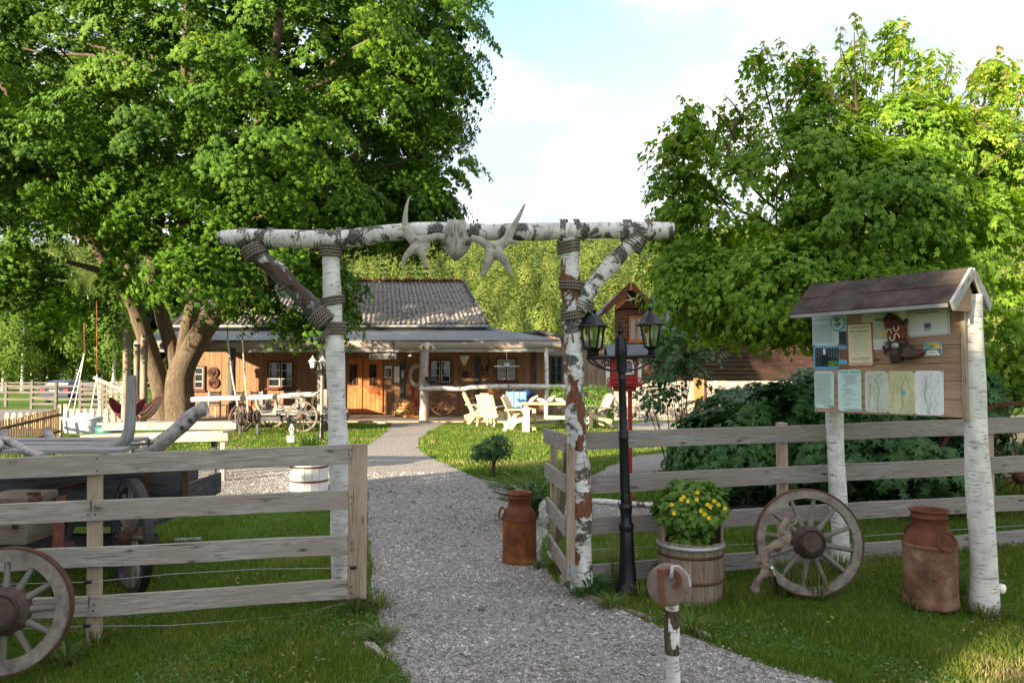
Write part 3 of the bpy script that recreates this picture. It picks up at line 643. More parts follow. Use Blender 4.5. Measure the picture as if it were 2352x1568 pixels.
limb(mb, A_([(285, 650, Ym - .7), (220, 620, Ym - 2), (150, 600, Ym - 3.5)]), .15, .05, 8, .2, 11)
for i in range(26):
    a = RNG.uniform(0, 6.28); st = at(RNG.uniform(250, 760), RNG.uniform(120, 560), Ym - RNG.uniform(0, 2)); d = Vector((cos(a) * 4, sin(a) * 4, RNG.uniform(.5, 2.5)))
    limb(mb, [st - d * .3, st + d * .2 + Vector((0, 0, .3)), st + d * .7, st + d], .09, .02, 6, .1, i)
mb.build('trunk', 'maple_bark', mt)
LB = [(150, 130, 20.5, 230, 190), (430, 110, 19.5, 230, 190), (720, 90, 20.5, 220, 180), (960, 70, 23, 165, 150), (1025, 30, 24, 85, 110), (60, 370, 19.5, 200, 150), (330, 330, 18.8, 210, 160), (590, 330, 19.2, 200, 170),
      (820, 300, 21.5, 160, 150), (950, 190, 23.5, 125, 110), (985, 385, 23, 115, 85), (930, 460, 23.5, 110, 60), (130, 540, 18.8, 190, 90), (-110, 520, 19, 170, 150), (70, 650, 19, 170, 60), (250, 590, 20.5, 120, 60),
      (700, 470, 20.8, 170, 80), (880, 480, 22.5, 130, 70), (470, 630, 19.4, 118, 58), (640, 590, 20.5, 150, 60), (400, 470, 19.4, 180, 80), (560, 480, 19.8, 150, 70), (690, 650, 21.8, 130, 60), (790, 690, 22.5, 70, 50), (735, 715, 21.5, 60, 28),
      (640, 672, 22, 80, 28), (785, 738, 21.8, 35, 25), (-120, 200, 20, 200, 200), (500, -150, 21, 420, 200), (900, -120, 23, 230, 160), (150, -150, 20, 300, 200)]
LBk = [(100, 300, 28, 300, 260), (450, 300, 29, 300, 300), (780, 280, 28.5, 260, 240), (950, 150, 27.5, 150, 180), (860, 450, 25.5, 110, 100), (500, 0, 28.5, 450, 200), (150, 400, 24, 200, 70), (520, 400, 24.5, 260, 80)]
lobes = [lobe(*l, ry=1.9) for l in LB] + [lobe(*l, ry=2.6) for l in LBk]
P, Nn, tb, rd = crown_pts(lobes, 1500, 125, .66, 3, hole=-.04, drop=.75, inner=.10, up=.62, flat=.18, face=1.0)
P2_, N2_, t2_, r2_ = crown_pts([lobe(*l, ry=2.4) for l in LBk], 520, 90, .8, 4, hole=-.6, drop=.5, inner=.5)
P, Nn, tb, rd = [np.concatenate(q) for q in ((P, P2_), (Nn, N2_), (tb, t2_), (rd, r2_))]; nback = len(P2_)
leaves('crown', P, Nn, np.concatenate([NR.uniform(.11, .19, len(P) - nback), NR.uniform(.22, .34, nback)]), LEAF_MAPLE, 'maple_leaf', mt, tb, rd)
# ------------------------------------------------------------------ the amur maple on the right
R0 = gnd(2005, 1095)
rt = T('bushy_maple_tree', 'many stemmed small maple with pointed leaves rising over the notice board', 'tree', R0)
mb = MB(); Yr = 9.6
stems = [(2290, 120), (2060, 70), (1962, 60), (1850, 130), (1740, 120), (1640, 260), (2180, 120), (1560, 330), (2340, 260), (1940, 300)]
limb(mb, [R0 + Vector((0, 0, -.1))] + A_([(2000, 960, R0.y), (1990, 820, R0.y), (1985, 700, 9.4)]), .10, .07, 12, .2)
for i, (px, py) in enumerate(stems):
    Y1 = Yr + RNG.uniform(-.6, 1.2); b = R0 + Vector((RNG.uniform(-.35, .5), RNG.uniform(0, .6), .1)) if i % 2 else at(1988, 730, 9.4)
    limb(mb, [b, at(1990 + (px - 1990) * .35, 600, Yr), at(1990 + (px - 1990) * .75, (600 + py) / 2, (Yr + Y1) / 2), at(px, py + 15, Y1)], .035, .006, 7, .15, i)
for i in range(40):
    a, b = RNG.uniform(1620, 2300), RNG.uniform(250, 700); p = at(a, b, Yr + RNG.uniform(-.8, .8)); d = Vector((RNG.uniform(-.7, .7), RNG.uniform(-.5, .5), RNG.uniform(.2, .7)))
    limb(mb, [p, p + d * .5 + Vector((0, 0, .05)), p + d], .014, .005, 5, 0, i)
mb.build('trunk', 'shrub_bark', rt)
LB = [(1700, 480, 9.8, 150, 150), (1790, 350, 9.9, 80, 60), (1730, 400, 9.9, 80, 60), (1690, 270, 10, 40, 45), (1640, 330, 10, 75, 75), (1580, 250, 10, 25, 50), (1760, 285, 9.8, 60, 75), (1860, 370, 9.4, 140, 120), (1960, 190, 9.8, 28, 80), (1745, 130, 10, 35, 35), (1850, 190, 10, 26, 60), (2062, 75, 10, 24, 28), (2060, 315, 9.6, 130, 90),
      (2130, 180, 10, 35, 60), (2200, 355, 10, 120, 110), (2290, 190, 10.2, 30, 60), (2330, 370, 10.2, 110, 110), (2000, 480, 9.0, 200, 150), (2220, 560, 9.2, 170, 140), (1620, 640, 9.6, 110, 75), (1600, 540, 10, 90, 80), (1800, 650, 9.0, 160, 110), (2000, 680, 8.8, 170, 100),
      (2250, 740, 9.0, 130, 130), (2350, 600, 9.6, 120, 160), (1680, 705, 9.6, 70, 35), (1850, 690, 9.3, 130, 45), (2335, 830, 8.8, 70, 70), (1545, 350, 10, 35, 40), (1560, 450, 10, 55, 60), (2110, 720, 9.3, 110, 60)]
lobes = [lobe(*l, ry=max(.2, min(.9, l[3] / FP * l[2] * .95))) for l in LB]
P, Nn, tb, rd = crown_pts(lobes, 1500, 52, .27, 8, hole=-.28, drop=.8, inner=.2, up=.75, flat=.3)
SC, SN, ST, SR = [], [], [], []
sm_ = MB()
for px, py in [(1560, 215), (1585, 270), (1620, 300), (1655, 240), (1700, 195), (1728, 130), (1752, 95), (1790, 85), (1822, 120), (1862, 95), (1888, 130), (1930, 60), (1962, 28), (1985, 70), (2045, 45), (2075, 50), (2112, 150), (2140, 110), (2185, 150), (2235, 170), (2262, 130), (2292, 105), (2318, 150), (2345, 200),
        (1522, 310), (1512, 350), (1535, 400), (1518, 440), (1500, 500), (1530, 560), (1490, 610), (1505, 520), (1660, 330), (1720, 260), (1800, 230), (1850, 210), (1900, 180), (2020, 170), (2100, 200), (2160, 230), (2240, 240), (2010, 120), (1930, 130), (1945, 210), (1700, 300)]:
    Y0 = 9.7 + RNG.uniform(-.4, .5); tip = at(px, py, Y0); out = Vector(((px - 1990) / 900, RNG.uniform(-.3, .3), 1 if py < 300 else .35)).normalized(); L = RNG.uniform(.55, .95)
    b_ = tip - out * L + Vector((0, 0, -.05)); limb(sm_, [b_ - out * .3, b_, tip], .009, .003, 5, 0)
    for k in range(46):
        f_ = RNG.random() ** .8; c = b_.lerp(tip, f_); a = RNG.uniform(0, 6.28); rr = (.17 * (1 - f_ * .7)) * RNG.uniform(.3, 1.1); o_ = Vector((cos(a), sin(a), 0)); SC.append(c + o_ * rr + Vector((0, 0, -rr * .35))); SN.append(o_ * .6 + Vector((0, 0, .8)) + Vector((RNG.gauss(0, .25), RNG.gauss(0, .25), 0))); ST.append(o_ * .8 + Vector((0, 0, -1))); SR.append(min(1, max(0, RNG.uniform(.2, 1) + .25 * (f_ > .8))))
sm_.build('trunk', 'shrub_bark', rt)
P, Nn, tb, rd = [np.concatenate([p_, np.array([tuple(q) for q in s_]) if p_.ndim == 2 else np.array(s_)]) for p_, s_ in ((P, SC), (Nn, SN), (tb, ST), (rd, SR))]
leaves('crown', P, Nn, NR.uniform(.065, .125, len(P)), LEAF_AMUR, 'amur_leaf', rt, tb, rd)
def bush(name, label, lobes_, nsp, per, sr, size, leaf, mat, cat='shrub', stems=8, group=None, base=None, hole=-.5, seed=2, **k):
    b = base or Vector((lobes_[0][0][0], lobes_[0][0][1], gz(lobes_[0][0][0], lobes_[0][0][1])))
    r = T(name, label, cat, b, group); mb = MB()
    for i in range(stems):
        l = lobes_[i % len(lobes_)]; c = Vector(l[0]); e = c + Vector((RNG.uniform(-.7, .7) * l[1][0], RNG.uniform(-.7, .7) * l[1][1], RNG.uniform(.2, .9) * l[1][2]))
        s_ = Vector((c.x + (b.x - c.x) * .6 + RNG.uniform(-.1, .1), c.y + (b.y - c.y) * .6, b.z - .03)); limb(mb, [s_, s_.lerp(e, .5) + Vector((0, 0, .05)), e], .012, .004, 5, 0)
    mb.build('stem', 'shrub_bark', r)
    P, Nn, tb, rd = crown_pts(lobes_, nsp, per, sr, seed, hole=hole, **k)
    ok = P[:, 2] > b.z + .02; leaves('foliage', P[ok], Nn[ok], NR.uniform(size * .7, size * 1.15, ok.sum()), leaf, mat, r, tb[ok], rd[ok]); return r
LC = lambda l, ry: [lobe(*p, ry=ry) for p in l]
bush('currant_bush', 'wide dark green bush with lobed leaves behind the plank fence', LC([(1700, 1020, 9.2, 130, 80), (1800, 960, 9.4, 120, 75), (1640, 985, 9.8, 70, 40)], .6), 150, 40, .28, .15, LEAF_MAPLE, 'currant_leaf', seed=4, drop=.6, up=.5)
bush('currant_bush', 'dark bush with broad leaves below the notice board', LC([(1960, 1040, 8.6, 140, 90), (2120, 1050, 8.4, 120, 90), (2020, 930, 9.0, 150, 80), (2200, 930, 8.8, 90, 90)], .5), 160, 40, .28, .15, LEAF_MAPLE, 'currant_leaf', seed=5, drop=.6, up=.5)
bush('elder_bush', 'loose tall shrub standing before the pale board fence', LC([(1560, 850, 13, 75, 90), (1610, 930, 13, 60, 60), (1500, 905, 13, 40, 35), (1540, 780, 13.4, 50, 40)], .7), 60, 26, .3, .12, LEAF_OVAL, 'currant_leaf', stems=14, seed=6, hole=-.2)
bush('currant_bush', 'dark bush at the foot of the brown log cabin wall', LC([(1770, 925, 13, 110, 40), (1900, 900, 13, 110, 55), (1680, 940, 12.5, 60, 40)], .9), 110, 40, .35, .17, LEAF_MAPLE, 'currant_leaf', seed=7)
# tall trees that stand behind the photographer and keep the gate in shade
def shade_tree(loc, h, r, label, seed):
    b = Vector(loc); q = T('roadside_tree', label, 'tree', b, None); mb = MB(); limb(mb, [b, b + Vector((.1, 0, h * .5)), b + Vector((0, .2, h * .9))], .3, .05, 10, .2); mb.build('trunk', 'maple_bark', q)
    lb = [((b.x + RNG.uniform(-.5, .5) * r, b.y + RNG.uniform(-.5, .5) * r, b.z + h * f), (r * k, r * k, h * .2)) for f, k in ((.12, .9), (.25, 1), (.42, 1.05), (.6, 1), (.78, .85), (.9, .5))]
    P, Nn, tb, rd = crown_pts(lb, 520, 40, .9, seed, hole=-.28, inner=.5, drop=.3)
    leaves('crown', P, Nn, NR.uniform(.3, .5, len(P)), LEAF_MAPLE, 'maple_leaf', q, tb, rd)
su = Vector((sd.x, sd.y, 0)).normalized(); pe = Vector((-su.y, su.x, 0))   # towards the sun; across it
SH = [(-3.5, 15, 12, 1.55), (-1.7, 17, 12, 1.6), (.1, 14, 7.2, 1.6)]
for i, (off, dist, h, r) in enumerate(SH):
    p = Vector((.6, 5.8, 0)) + su * dist + pe * off
    shade_tree((p.x, p.y, 0), h, r, 'broad roadside tree behind the photographer, %s of three' % ['first', 'middle', 'last'][i], 90 + i)
# ================================================================== FOREGROUND
def Zc(ox, oy, s): return lambda x, y: ((ox + x / s) / 1.37755, (oy + y / s) / 1.37755)
# ------------------------------------------------------------------ left plank fence: line from (px -220) to the gate post
FA, FB = at(-500, 1090, 4.92), at(845, 1041, 5.6)
def FL(px, dy=0.0):
    """point on the fence line (x,y) seen at px"""
    k = (px - CX) / FP; a, b = FA, FB; t = (k * a.y - a.x) / ((b.x - a.x) - k * (b.y - a.y)); y = a.y + t * (b.y - a.y); return k * y, y
def fp(px, py):
    x, y = FL(px); d = ray(px, py); return Vector((x, y, CAMH + d.z * (y / d.y)))
f = T('plank_fence', 'weathered four board fence in front of the old wagon, ending at a wide post', 'fence', (FL(820)[0], FL(820)[1], 0))
fd = Vector((FB.x - FA.x, FB.y - FA.y, 0)).normalized(); fn = Vector((fd.y, -fd.x, 0))
rails = [((-420, 1092), (803, 1042.5), .139), ((-420, 1200), (217, 1171.5), .139), ((219, 1171.5), (803, 1146.5), .137), ((-420, 1308), (803, 1250), .137), ((-420, 1412), (217, 1391), .137), ((219, 1391), (803, 1352), .137)]
for a, b, hgt in rails:
    m = MB(); p, q = fp(*a), fp(*b); m.board(p, q, .028, hgt, seed=hgt * 99 + a[1]); m.build('rail', W_FENCE, f, bevel=.003)
for px, yb, yt in ((222, 1490, 1052), (-260, 1540, 1060)):
    p, q = fp(px - 4, yt), fp(px + 3, yb); q.z = gz(q.x, q.y) - .05; m = MB(); m.beam(q - fn * .05, p - fn * .05, .055, .088, up=tuple(fd)); m.build('post', W_POST, f, bevel=.003)
p, q = fp(824, 1019), fp(824, 1376); m = MB(); m.beam(q - fn * .012 + fn * .0, p - fn * .012, .045, .135, up=tuple(fd)); m.build('gate_post', W_POST, f, bevel=.004)
m = MB(); q2 = fp(815, 1376); m.beam((q2.x, q2.y + .08, gz(q2.x, q2.y) - .05), (q2.x, q2.y + .08, q2.z + .6), .08, .08, up=tuple(fd)); m.build('post', W_POST, f, bevel=.003)
def wire(pts, r=.0022):
    m = MB(); P = [Vector(p) for p in pts]; m.tube(P, r, 5); return m
for rr in (((-300, 1345), (217, 1333), (400, 1315), (600, 1303), (812, 1301)), ((-300, 1455), (217, 1433), (400, 1432), (560, 1421), (700, 1405), (820, 1375))):
    wire([fp(*p) + fn * .035 for p in rr]).build('fence_wire', 'galvanised', f)
for p in ((217, 1333), (217, 1433), (815, 1300), (818, 1374)):
    m = MB(); c = fp(*p) + fn * .035; m.tube([c - fd * .022, c + fd * .022], .012, 8); m.build('insulator', 'black_metal', f)
for px, py in [(230, 1052), (230, 1080), (228, 1180), (228, 1160), (230, 1385), (228, 1400), (212, 1180), (810, 1032), (810, 1052), (810, 1140), (810, 1155), (812, 1245), (812, 1260), (812, 1345), (812, 1360)]:
    m = MB(); c = fp(px, py) + fn * .016; m.tube([c, c + fn * .004], .006, 6); m.build('nail', 'iron', f)
# ------------------------------------------------------------------ right plank fence
RA, RB = at(1325, 1015, 6.05), at(2300, 978, 6.8)
def rp(px, py, o=0.0):
    k = (px - CX) / FP; a, b = RA, RB; t = (k * a.y - a.x) / ((b.x - a.x) - k * (b.y - a.y)); y = a.y + t * (b.y - a.y); d = ray(px, py); y += o; return Vector((k * y, y, CAMH + d.z * (y / d.y)))
f2 = T('plank_fence', 'weathered four board fence running behind the notice board and wheel', 'fence', (RA.x, RA.y, 0))
rd_ = Vector((RB.x - RA.x, RB.y - RA.y, 0)).normalized(); rn = Vector((rd_.y, -rd_.x, 0))
for (a, b, h_) in [((1326, 1014), (2760, 960), .138), ((1333, 1113), (2760, 1045), .142), ((1333, 1208), (2760, 1130), .137), ((1336, 1318), (1640, 1293), .137), ((1642, 1293), (2760, 1200), .137)]:
    m = MB(); m.board(rp(*a), rp(*b), .028, h_, seed=a[1] * .7); m.build('rail', W_FENCE2, f2, bevel=.003)
for px in (1793, 2262, 2640):
    p = rp(px, 970, .06); m = MB(); m.beam((p.x, p.y, gz(p.x, p.y) - .05), (p.x, p.y, p.z), .09, .07, up=(1, 0, 0)); m.build('post', W_POST, f2, bevel=.003)
for rr in (((1345, 1262), (1500, 1255), (1700, 1250), (1900, 1236), (2200, 1215), (2600, 1190)),):
    wire([rp(*p, -.04) for p in rr]).build('fence_wire', 'galvanised', f2)
# ------------------------------------------------------------------ birch gateway
ga = T('birch_gateway', 'rustic gateway arch of birch logs lashed together with rope', 'gateway', gnd(790, 1338))
YG = 5.95
def path3(l, Y): return [at(x, y, Y) for x, y in l]
def smooth(P, k=4):
    out = []
    for i in range(len(P) - 1):
        p0 = P[max(i - 1, 0)]; p1 = P[i]; p2 = P[i + 1]; p3 = P[min(i + 2, len(P) - 1)]
        for j in range(k):
            t = j / k; out.append(.5 * ((2 * p1) + (p2 - p0) * t + (2 * p0 - 5 * p1 + 4 * p2 - p3) * t * t + (3 * p1 - p0 - 3 * p2 + p3) * t ** 3))
    return out + [P[-1]]
def px2m(w, Y): return w / FP * Y
P = smooth(path3([(787, 1395), (784, 1300), (781, 1150), (775, 960), (769, 800), (763, 680), (758, 566)], YG), 6); n = len(P)
m = MB(); m.tube(P, [px2m(20 + 3.5 * (1 - i / n) + 1.2 * sin(i * .9), YG) for i in range(n)], 20, True, 1, .06); m.build('post', 'birch_clean', ga)
P = smooth(path3([(1334, 1352), (1334, 1180), (1329, 1050), (1321, 900), (1318, 780), (1311, 660), (1305, 548)], YG), 6); n = len(P)
m = MB(); m.tube(P, [px2m(21 + 3 * (1 - i / n) + 2.2 * sin(i * 1.3), YG) for i in range(n)], 20, True, 1, .22, seed=4); m.build('post', 'birch_rough', ga, label='rough peeling birch post with dark bark patches')
P = smooth(path3([(504, 548), (560, 546), (680, 549), (770, 550), (830, 544), (900, 534), (1000, 531), (1150, 533), (1250, 532), (1400, 529), (1546, 531)], YG - .02), 5); n = len(P)
m = MB(); m.tube(P, [px2m(16 + 5 * min(1, i / 6) - 1.5 * (i / n) + .8 * sin(i * .7), YG) for i in range(n)], 20, True, 1, .08, seed=2); m.build('crossbeam', 'birch_beam', ga)
P = smooth(path3([(572, 572), (610, 600), (665, 652), (720, 706), (752, 745)], YG - .04), 5); n = len(P)
m = MB(); m.tube(P, [px2m(20 + 1.5 * sin(i), YG) for i in range(n)], 16, True, 1, .2, seed=6); m.build('brace', 'birch_dark', ga, label='bark stripped slanting brace with a dark reddish scar')
P = smooth(path3([(1468, 548), (1430, 580), (1385, 628), (1345, 680), (1335, 715)], YG - .02), 5); n = len(P)
m = MB(); m.tube(P, [px2m(19 + 1.5 * sin(i), YG) for i in range(n)], 16, True, 1, .12, seed=8); m.build('brace', 'birch_beam', ga)
# scar on the left brace
m = MB(); a0 = at(622, 608, YG - .115); a1 = at(668, 655, YG - .115); dd = (a1 - a0).normalized(); uu = dd.cross(Vector((0, 1, 0))).normalized(); Lh = (a1 - a0).length
m.prism([(-.01, 0), (Lh * .2, .032), (Lh * .6, .036), (Lh + .01, .012), (Lh * .95, -.02), (Lh * .5, -.034), (Lh * .15, -.02)], a0, dd, uu, .01); plain('scar_wood', (.085, .05, .045), .8, scale=20); m.build('bark_scar', 'scar_wood', ga)
def coil(c, axis, R, turns, r, pitch, tilt=.0, flat=1.0):
    """rope wound round an axis"""
    m = MB(); ax = Vector(axis).normalized(); e1 = ax.cross(Vector((0, 1, 0)) if abs(ax.y) < .9 else Vector((1, 0, 0))).normalized(); e2 = ax.cross(e1)
    P = [Vector(c) + e1 * cos(t) * R + e2 * sin(t) * R * flat + ax * ((t / (2 * pi) - turns / 2) * pitch + tilt * cos(t) * R) for t in np.linspace(0, 2 * pi * turns, int(turns * 18))]
    m.tube(P, r, 6); return m
RR = .0112
def ropes(px, py, ax, R, turns, tilt=0, Y=YG): coil(at(px, py, Y), ax, R, turns, RR, .024, tilt).build('rope', 'rope', ga)
V_ = Vector((-.03, 0, 1)); H_ = Vector((1, 0, 0)); BL = (at(752, 745, YG) - at(572, 572, YG)); BR_ = (at(1335, 715, YG) - at(1468, 548, YG))
ropes(759, 575, V_, .083, 4, .1); ropes(765, 690, V_, .083, 3, -.12); ropes(769, 752, V_, .083, 4, .08)
ropes(735, 552, H_, .079, 2.4, .12); ropes(785, 548, H_, .079, 2, -.1); ropes(560, 548, H_, .077, 2.5, .1); ropes(625, 548, H_, .077, 2, .05)
ropes(584, 580, BL.normalized() + Vector((0, 0, -.35)), .085, 4, .15, YG - .04); ropes(741, 732, BL, .083, 5, .1, YG - .04); ropes(752, 770, BL + Vector((0, 0, .3)), .07, 2, .3, YG - .02)
ropes(1306, 566, V_, .083, 4, -.1); ropes(1312, 655, V_, .088, 3, .15); ropes(1316, 722, V_, .088, 3, -.08)
ropes(1293, 529, H_, .079, 2, .1); ropes(1329, 528, H_, .077, 1.5, -.2); ropes(1436, 529, H_, .077, 2.2, .2); ropes(1492, 528, H_, .077, 2, -.1)
ropes(1456, 556, BR_.normalized() + Vector((0, 0, -.2)), .082, 4.5, .1); ropes(1341, 700, BR_ * .5 + Vector((0, 0, -.5)), .075, 3.5, .2)
# ------------------------------------------------------------------ moose skull with antlers
SK = Zc(1200, 600, 2.352); YS = YG - .17
def sk(l, dy=0.0, ddy=0.0): return [at(*SK(x, y), YS + dy + ddy * i) for i, (x, y) in enumerate(l)]
sk_root = T('moose_skull', 'pale moose skull with broad antlers hung on the birch crossbeam', 'skull', at(*SK(570, 360), YS + .1))
rows = [(225, 512, 636, .05), (250, 508, 645, .07), (300, 516, 640, .075), (335, 512, 645, .08), (352, 465, 690, .085), (385, 452, 688, .10), (430, 470, 672, .115), (470, 500, 640, .11), (500, 530, 605, .09), (524, 552, 575, .05)]
m = MB(); nk = 20; b0 = len(m.v)
for (y, xl, xr, dep) in rows:
    cl_, cr_ = at(*SK(xl, y), YS), at(*SK(xr, y), YS); c = (cl_ + cr_) / 2; hw = (cr_ - cl_).length / 2
    for k in range(nk):
        th = 2 * pi * k / nk; ct, st = cos(th), sin(th); ridge = .018 * math.exp(-(ct / .25) ** 2) if st < 0 else 0
        sock = .03 * math.exp(-((abs(ct) - .72) / .16) ** 2) * (1 if 340 < y < 440 and st < .2 else 0)
        m.v.append(c + Vector((ct * hw, (abs(st) ** .8) * (1 if st > 0 else -1) * dep * .7 - ridge + sock + .04, 0)))
for i in range(len(rows) - 1):
    for k in range(nk): k2 = (k + 1) % nk; m.face([b0 + i * nk + k, b0 + (i + 1) * nk + k, b0 + (i + 1) * nk + k2, b0 + i * nk + k2], [(i * .1, k * .1)] * 4, True)
m.face([b0 + k for k in range(nk)], [(0, 0)] * nk); m.face([b0 + (len(rows) - 1) * nk + k for k in reversed(range(nk))], [(0, 0)] * nk)
m.build('skull', 'bone', sk_root)
plain('bone_dark', (.10, .085, .07), .9)
m = MB(); m.tube(smooth([at(*SK(x, y), YS - .045 - .05 * (y > 400)) for x, y in ((572, 352), (574, 385), (570, 420), (572, 455), (562, 490))], 3), .0028, 5); m.build('suture', 'bone_dark', sk_root)
for xx in (478, 660): m = MB(); m.lathe([(0, -.012), (.016, -.01), (.022, 0), (.016, .01), (0, .012)], at(*SK(xx, 398), YS - .03), 12, Matrix.Rotation(pi / 2, 3, 'X')); m.build('eye_socket', 'bone_dark', sk_root)
for xx in (518, 538, 610, 630): m = MB(); m.tube([at(*SK(xx, 232), YS + .02), at(*SK(xx + (3 if xx < 570 else -3), 285), YS - .035), at(*SK(xx + (14 if xx < 570 else -14), 345), YS - .03)], [.016, .02, .008], 8, True, .8, .3); m.build('skull_ridge', 'bone', sk_root)
def antler(paths, parts_dy, lab):
    m = MB()
    for (l, r0, r1, sq, dy) in paths:
        P = smooth(sk(l, dy), 5); n = len(P); m.tube(P, [r0 + (r1 - r0) * (i / (n - 1)) for i in range(n)], 10, True, sq, .12)
    o = m.build('antler', 'bone', sk_root, label=lab)
    md = o.modifiers.new('fuse', 'REMESH'); md.mode = 'VOXEL'; md.voxel_size = .005; md.use_smooth_shade = True
    md2 = o.modifiers.new('soft', 'SMOOTH'); md2.iterations = 4; md2.factor = .5
u_ = 1.28 / (2.352 * 1.37755) / FP * YS
antler([([(490, 355), (440, 345), (395, 358), (340, 372), (290, 385)], 20 * u_, 26 * u_, .7, 0), ([(360, 365), (300, 375), (268, 400), (270, 440), (300, 450)], 24 * u_, 34 * u_, .45, 0),
        ([(260, 380), (225, 335), (203, 285), (192, 240), (196, 170), (212, 90), (238, 42)], 34 * u_, 3 * u_, .6, -.01), ([(215, 300), (190, 283), (160, 290), (136, 296)], 15 * u_, 4 * u_, .7, -.02),
        ([(285, 395), (300, 430), (290, 450)], 40 * u_, 34 * u_, .4, 0), ([(275, 415), (220, 470), (185, 520), (180, 575)], 30 * u_, 7 * u_, .5, -.01), ([(290, 425), (325, 490), (345, 555), (385, 597)], 30 * u_, 4 * u_, .5, -.02),
        ([(330, 375), (345, 420), (325, 450), (300, 440)], 26 * u_, 22 * u_, .4, 0)], 0, None)
antler([([(680, 358), (730, 370), (775, 395), (815, 425), (850, 440)], 19 * u_, 30 * u_, .7, 0), ([(800, 420), (850, 440), (895, 430)], 40 * u_, 40 * u_, .42, 0), ([(820, 440), (850, 475), (880, 470)], 42 * u_, 38 * u_, .4, 0),
        ([(860, 435), (920, 395), (965, 345), (1005, 265), (1045, 190), (1083, 104)], 38 * u_, 6 * u_, .6, -.01), ([(930, 405), (960, 385), (1000, 388), (1044, 405)], 24 * u_, 6 * u_, .6, -.02),
        ([(835, 450), (815, 530), (790, 600), (750, 640)], 38 * u_, 8 * u_, .5, -.01), ([(870, 450), (925, 520), (965, 590), (996, 655)], 38 * u_, 4 * u_, .5, -.02)], 0, None)
# ------------------------------------------------------------------ open gate leaf
gt = T('wooden_gate', 'open plank gate leaf hinged on the rough birch post', 'gate', gnd(1303, 1335))
N0, N1 = 5.85, 7.05
GZ = Zc(1250, 1280, 1.781)
for (xa, ya, yb), (xc, yc, yd) in (((958, 165, 262), (843, 130, 212)), ((960, 390, 500), (850, 325, 400)), ((963, 640, 745), (857, 520, 600)), ((968, 885, 985), (868, 735, 800))):
    a = at(*GZ(xa, (ya + yb) / 2), N0); b = at(*GZ(xc, (yc + yd) / 2), N1)
    m = MB(); m.beam(a, b, .028, .132); m.build('rail', W_FENCE2, gt, bevel=.003)
for x, y0, y1, Y, off in ((975, 165, 985, N0 - .02, .02), (872, 222, 720, N1 - .12, .035)):
    m = MB(); m.beam(at(*GZ(x, y0), Y) + Vector((off, 0, 0)), at(*GZ(x, y1), Y) + Vector((off, 0, 0)), .03, .07, up=(.7, .7, 0)); m.build('upright', W_POST, gt, bevel=.003)
m = MB(); m.beam(at(*GZ(945, 250), N0 + .1) + Vector((.04, 0, 0)), at(*GZ(888, 770), N1 - .2) + Vector((.04, 0, 0)), .025, .08, up=(.7, .7, 0)); m.build('brace', W_POST, gt, bevel=.003)
for y in (200, 935):
    m = MB(); c = at(*GZ(1003, y), 5.78); m.box(c, (.035, .006, .10)); m.box(c - Vector((.03, -.01, 0)), (.03, .005, .05))
    for dz in (-.035, 0, .035): m.tube([c + Vector((0, -.004, dz)), c + Vector((0, -.01, dz))], .006, 6)
    m.build('hinge', 'galvanised', gt)
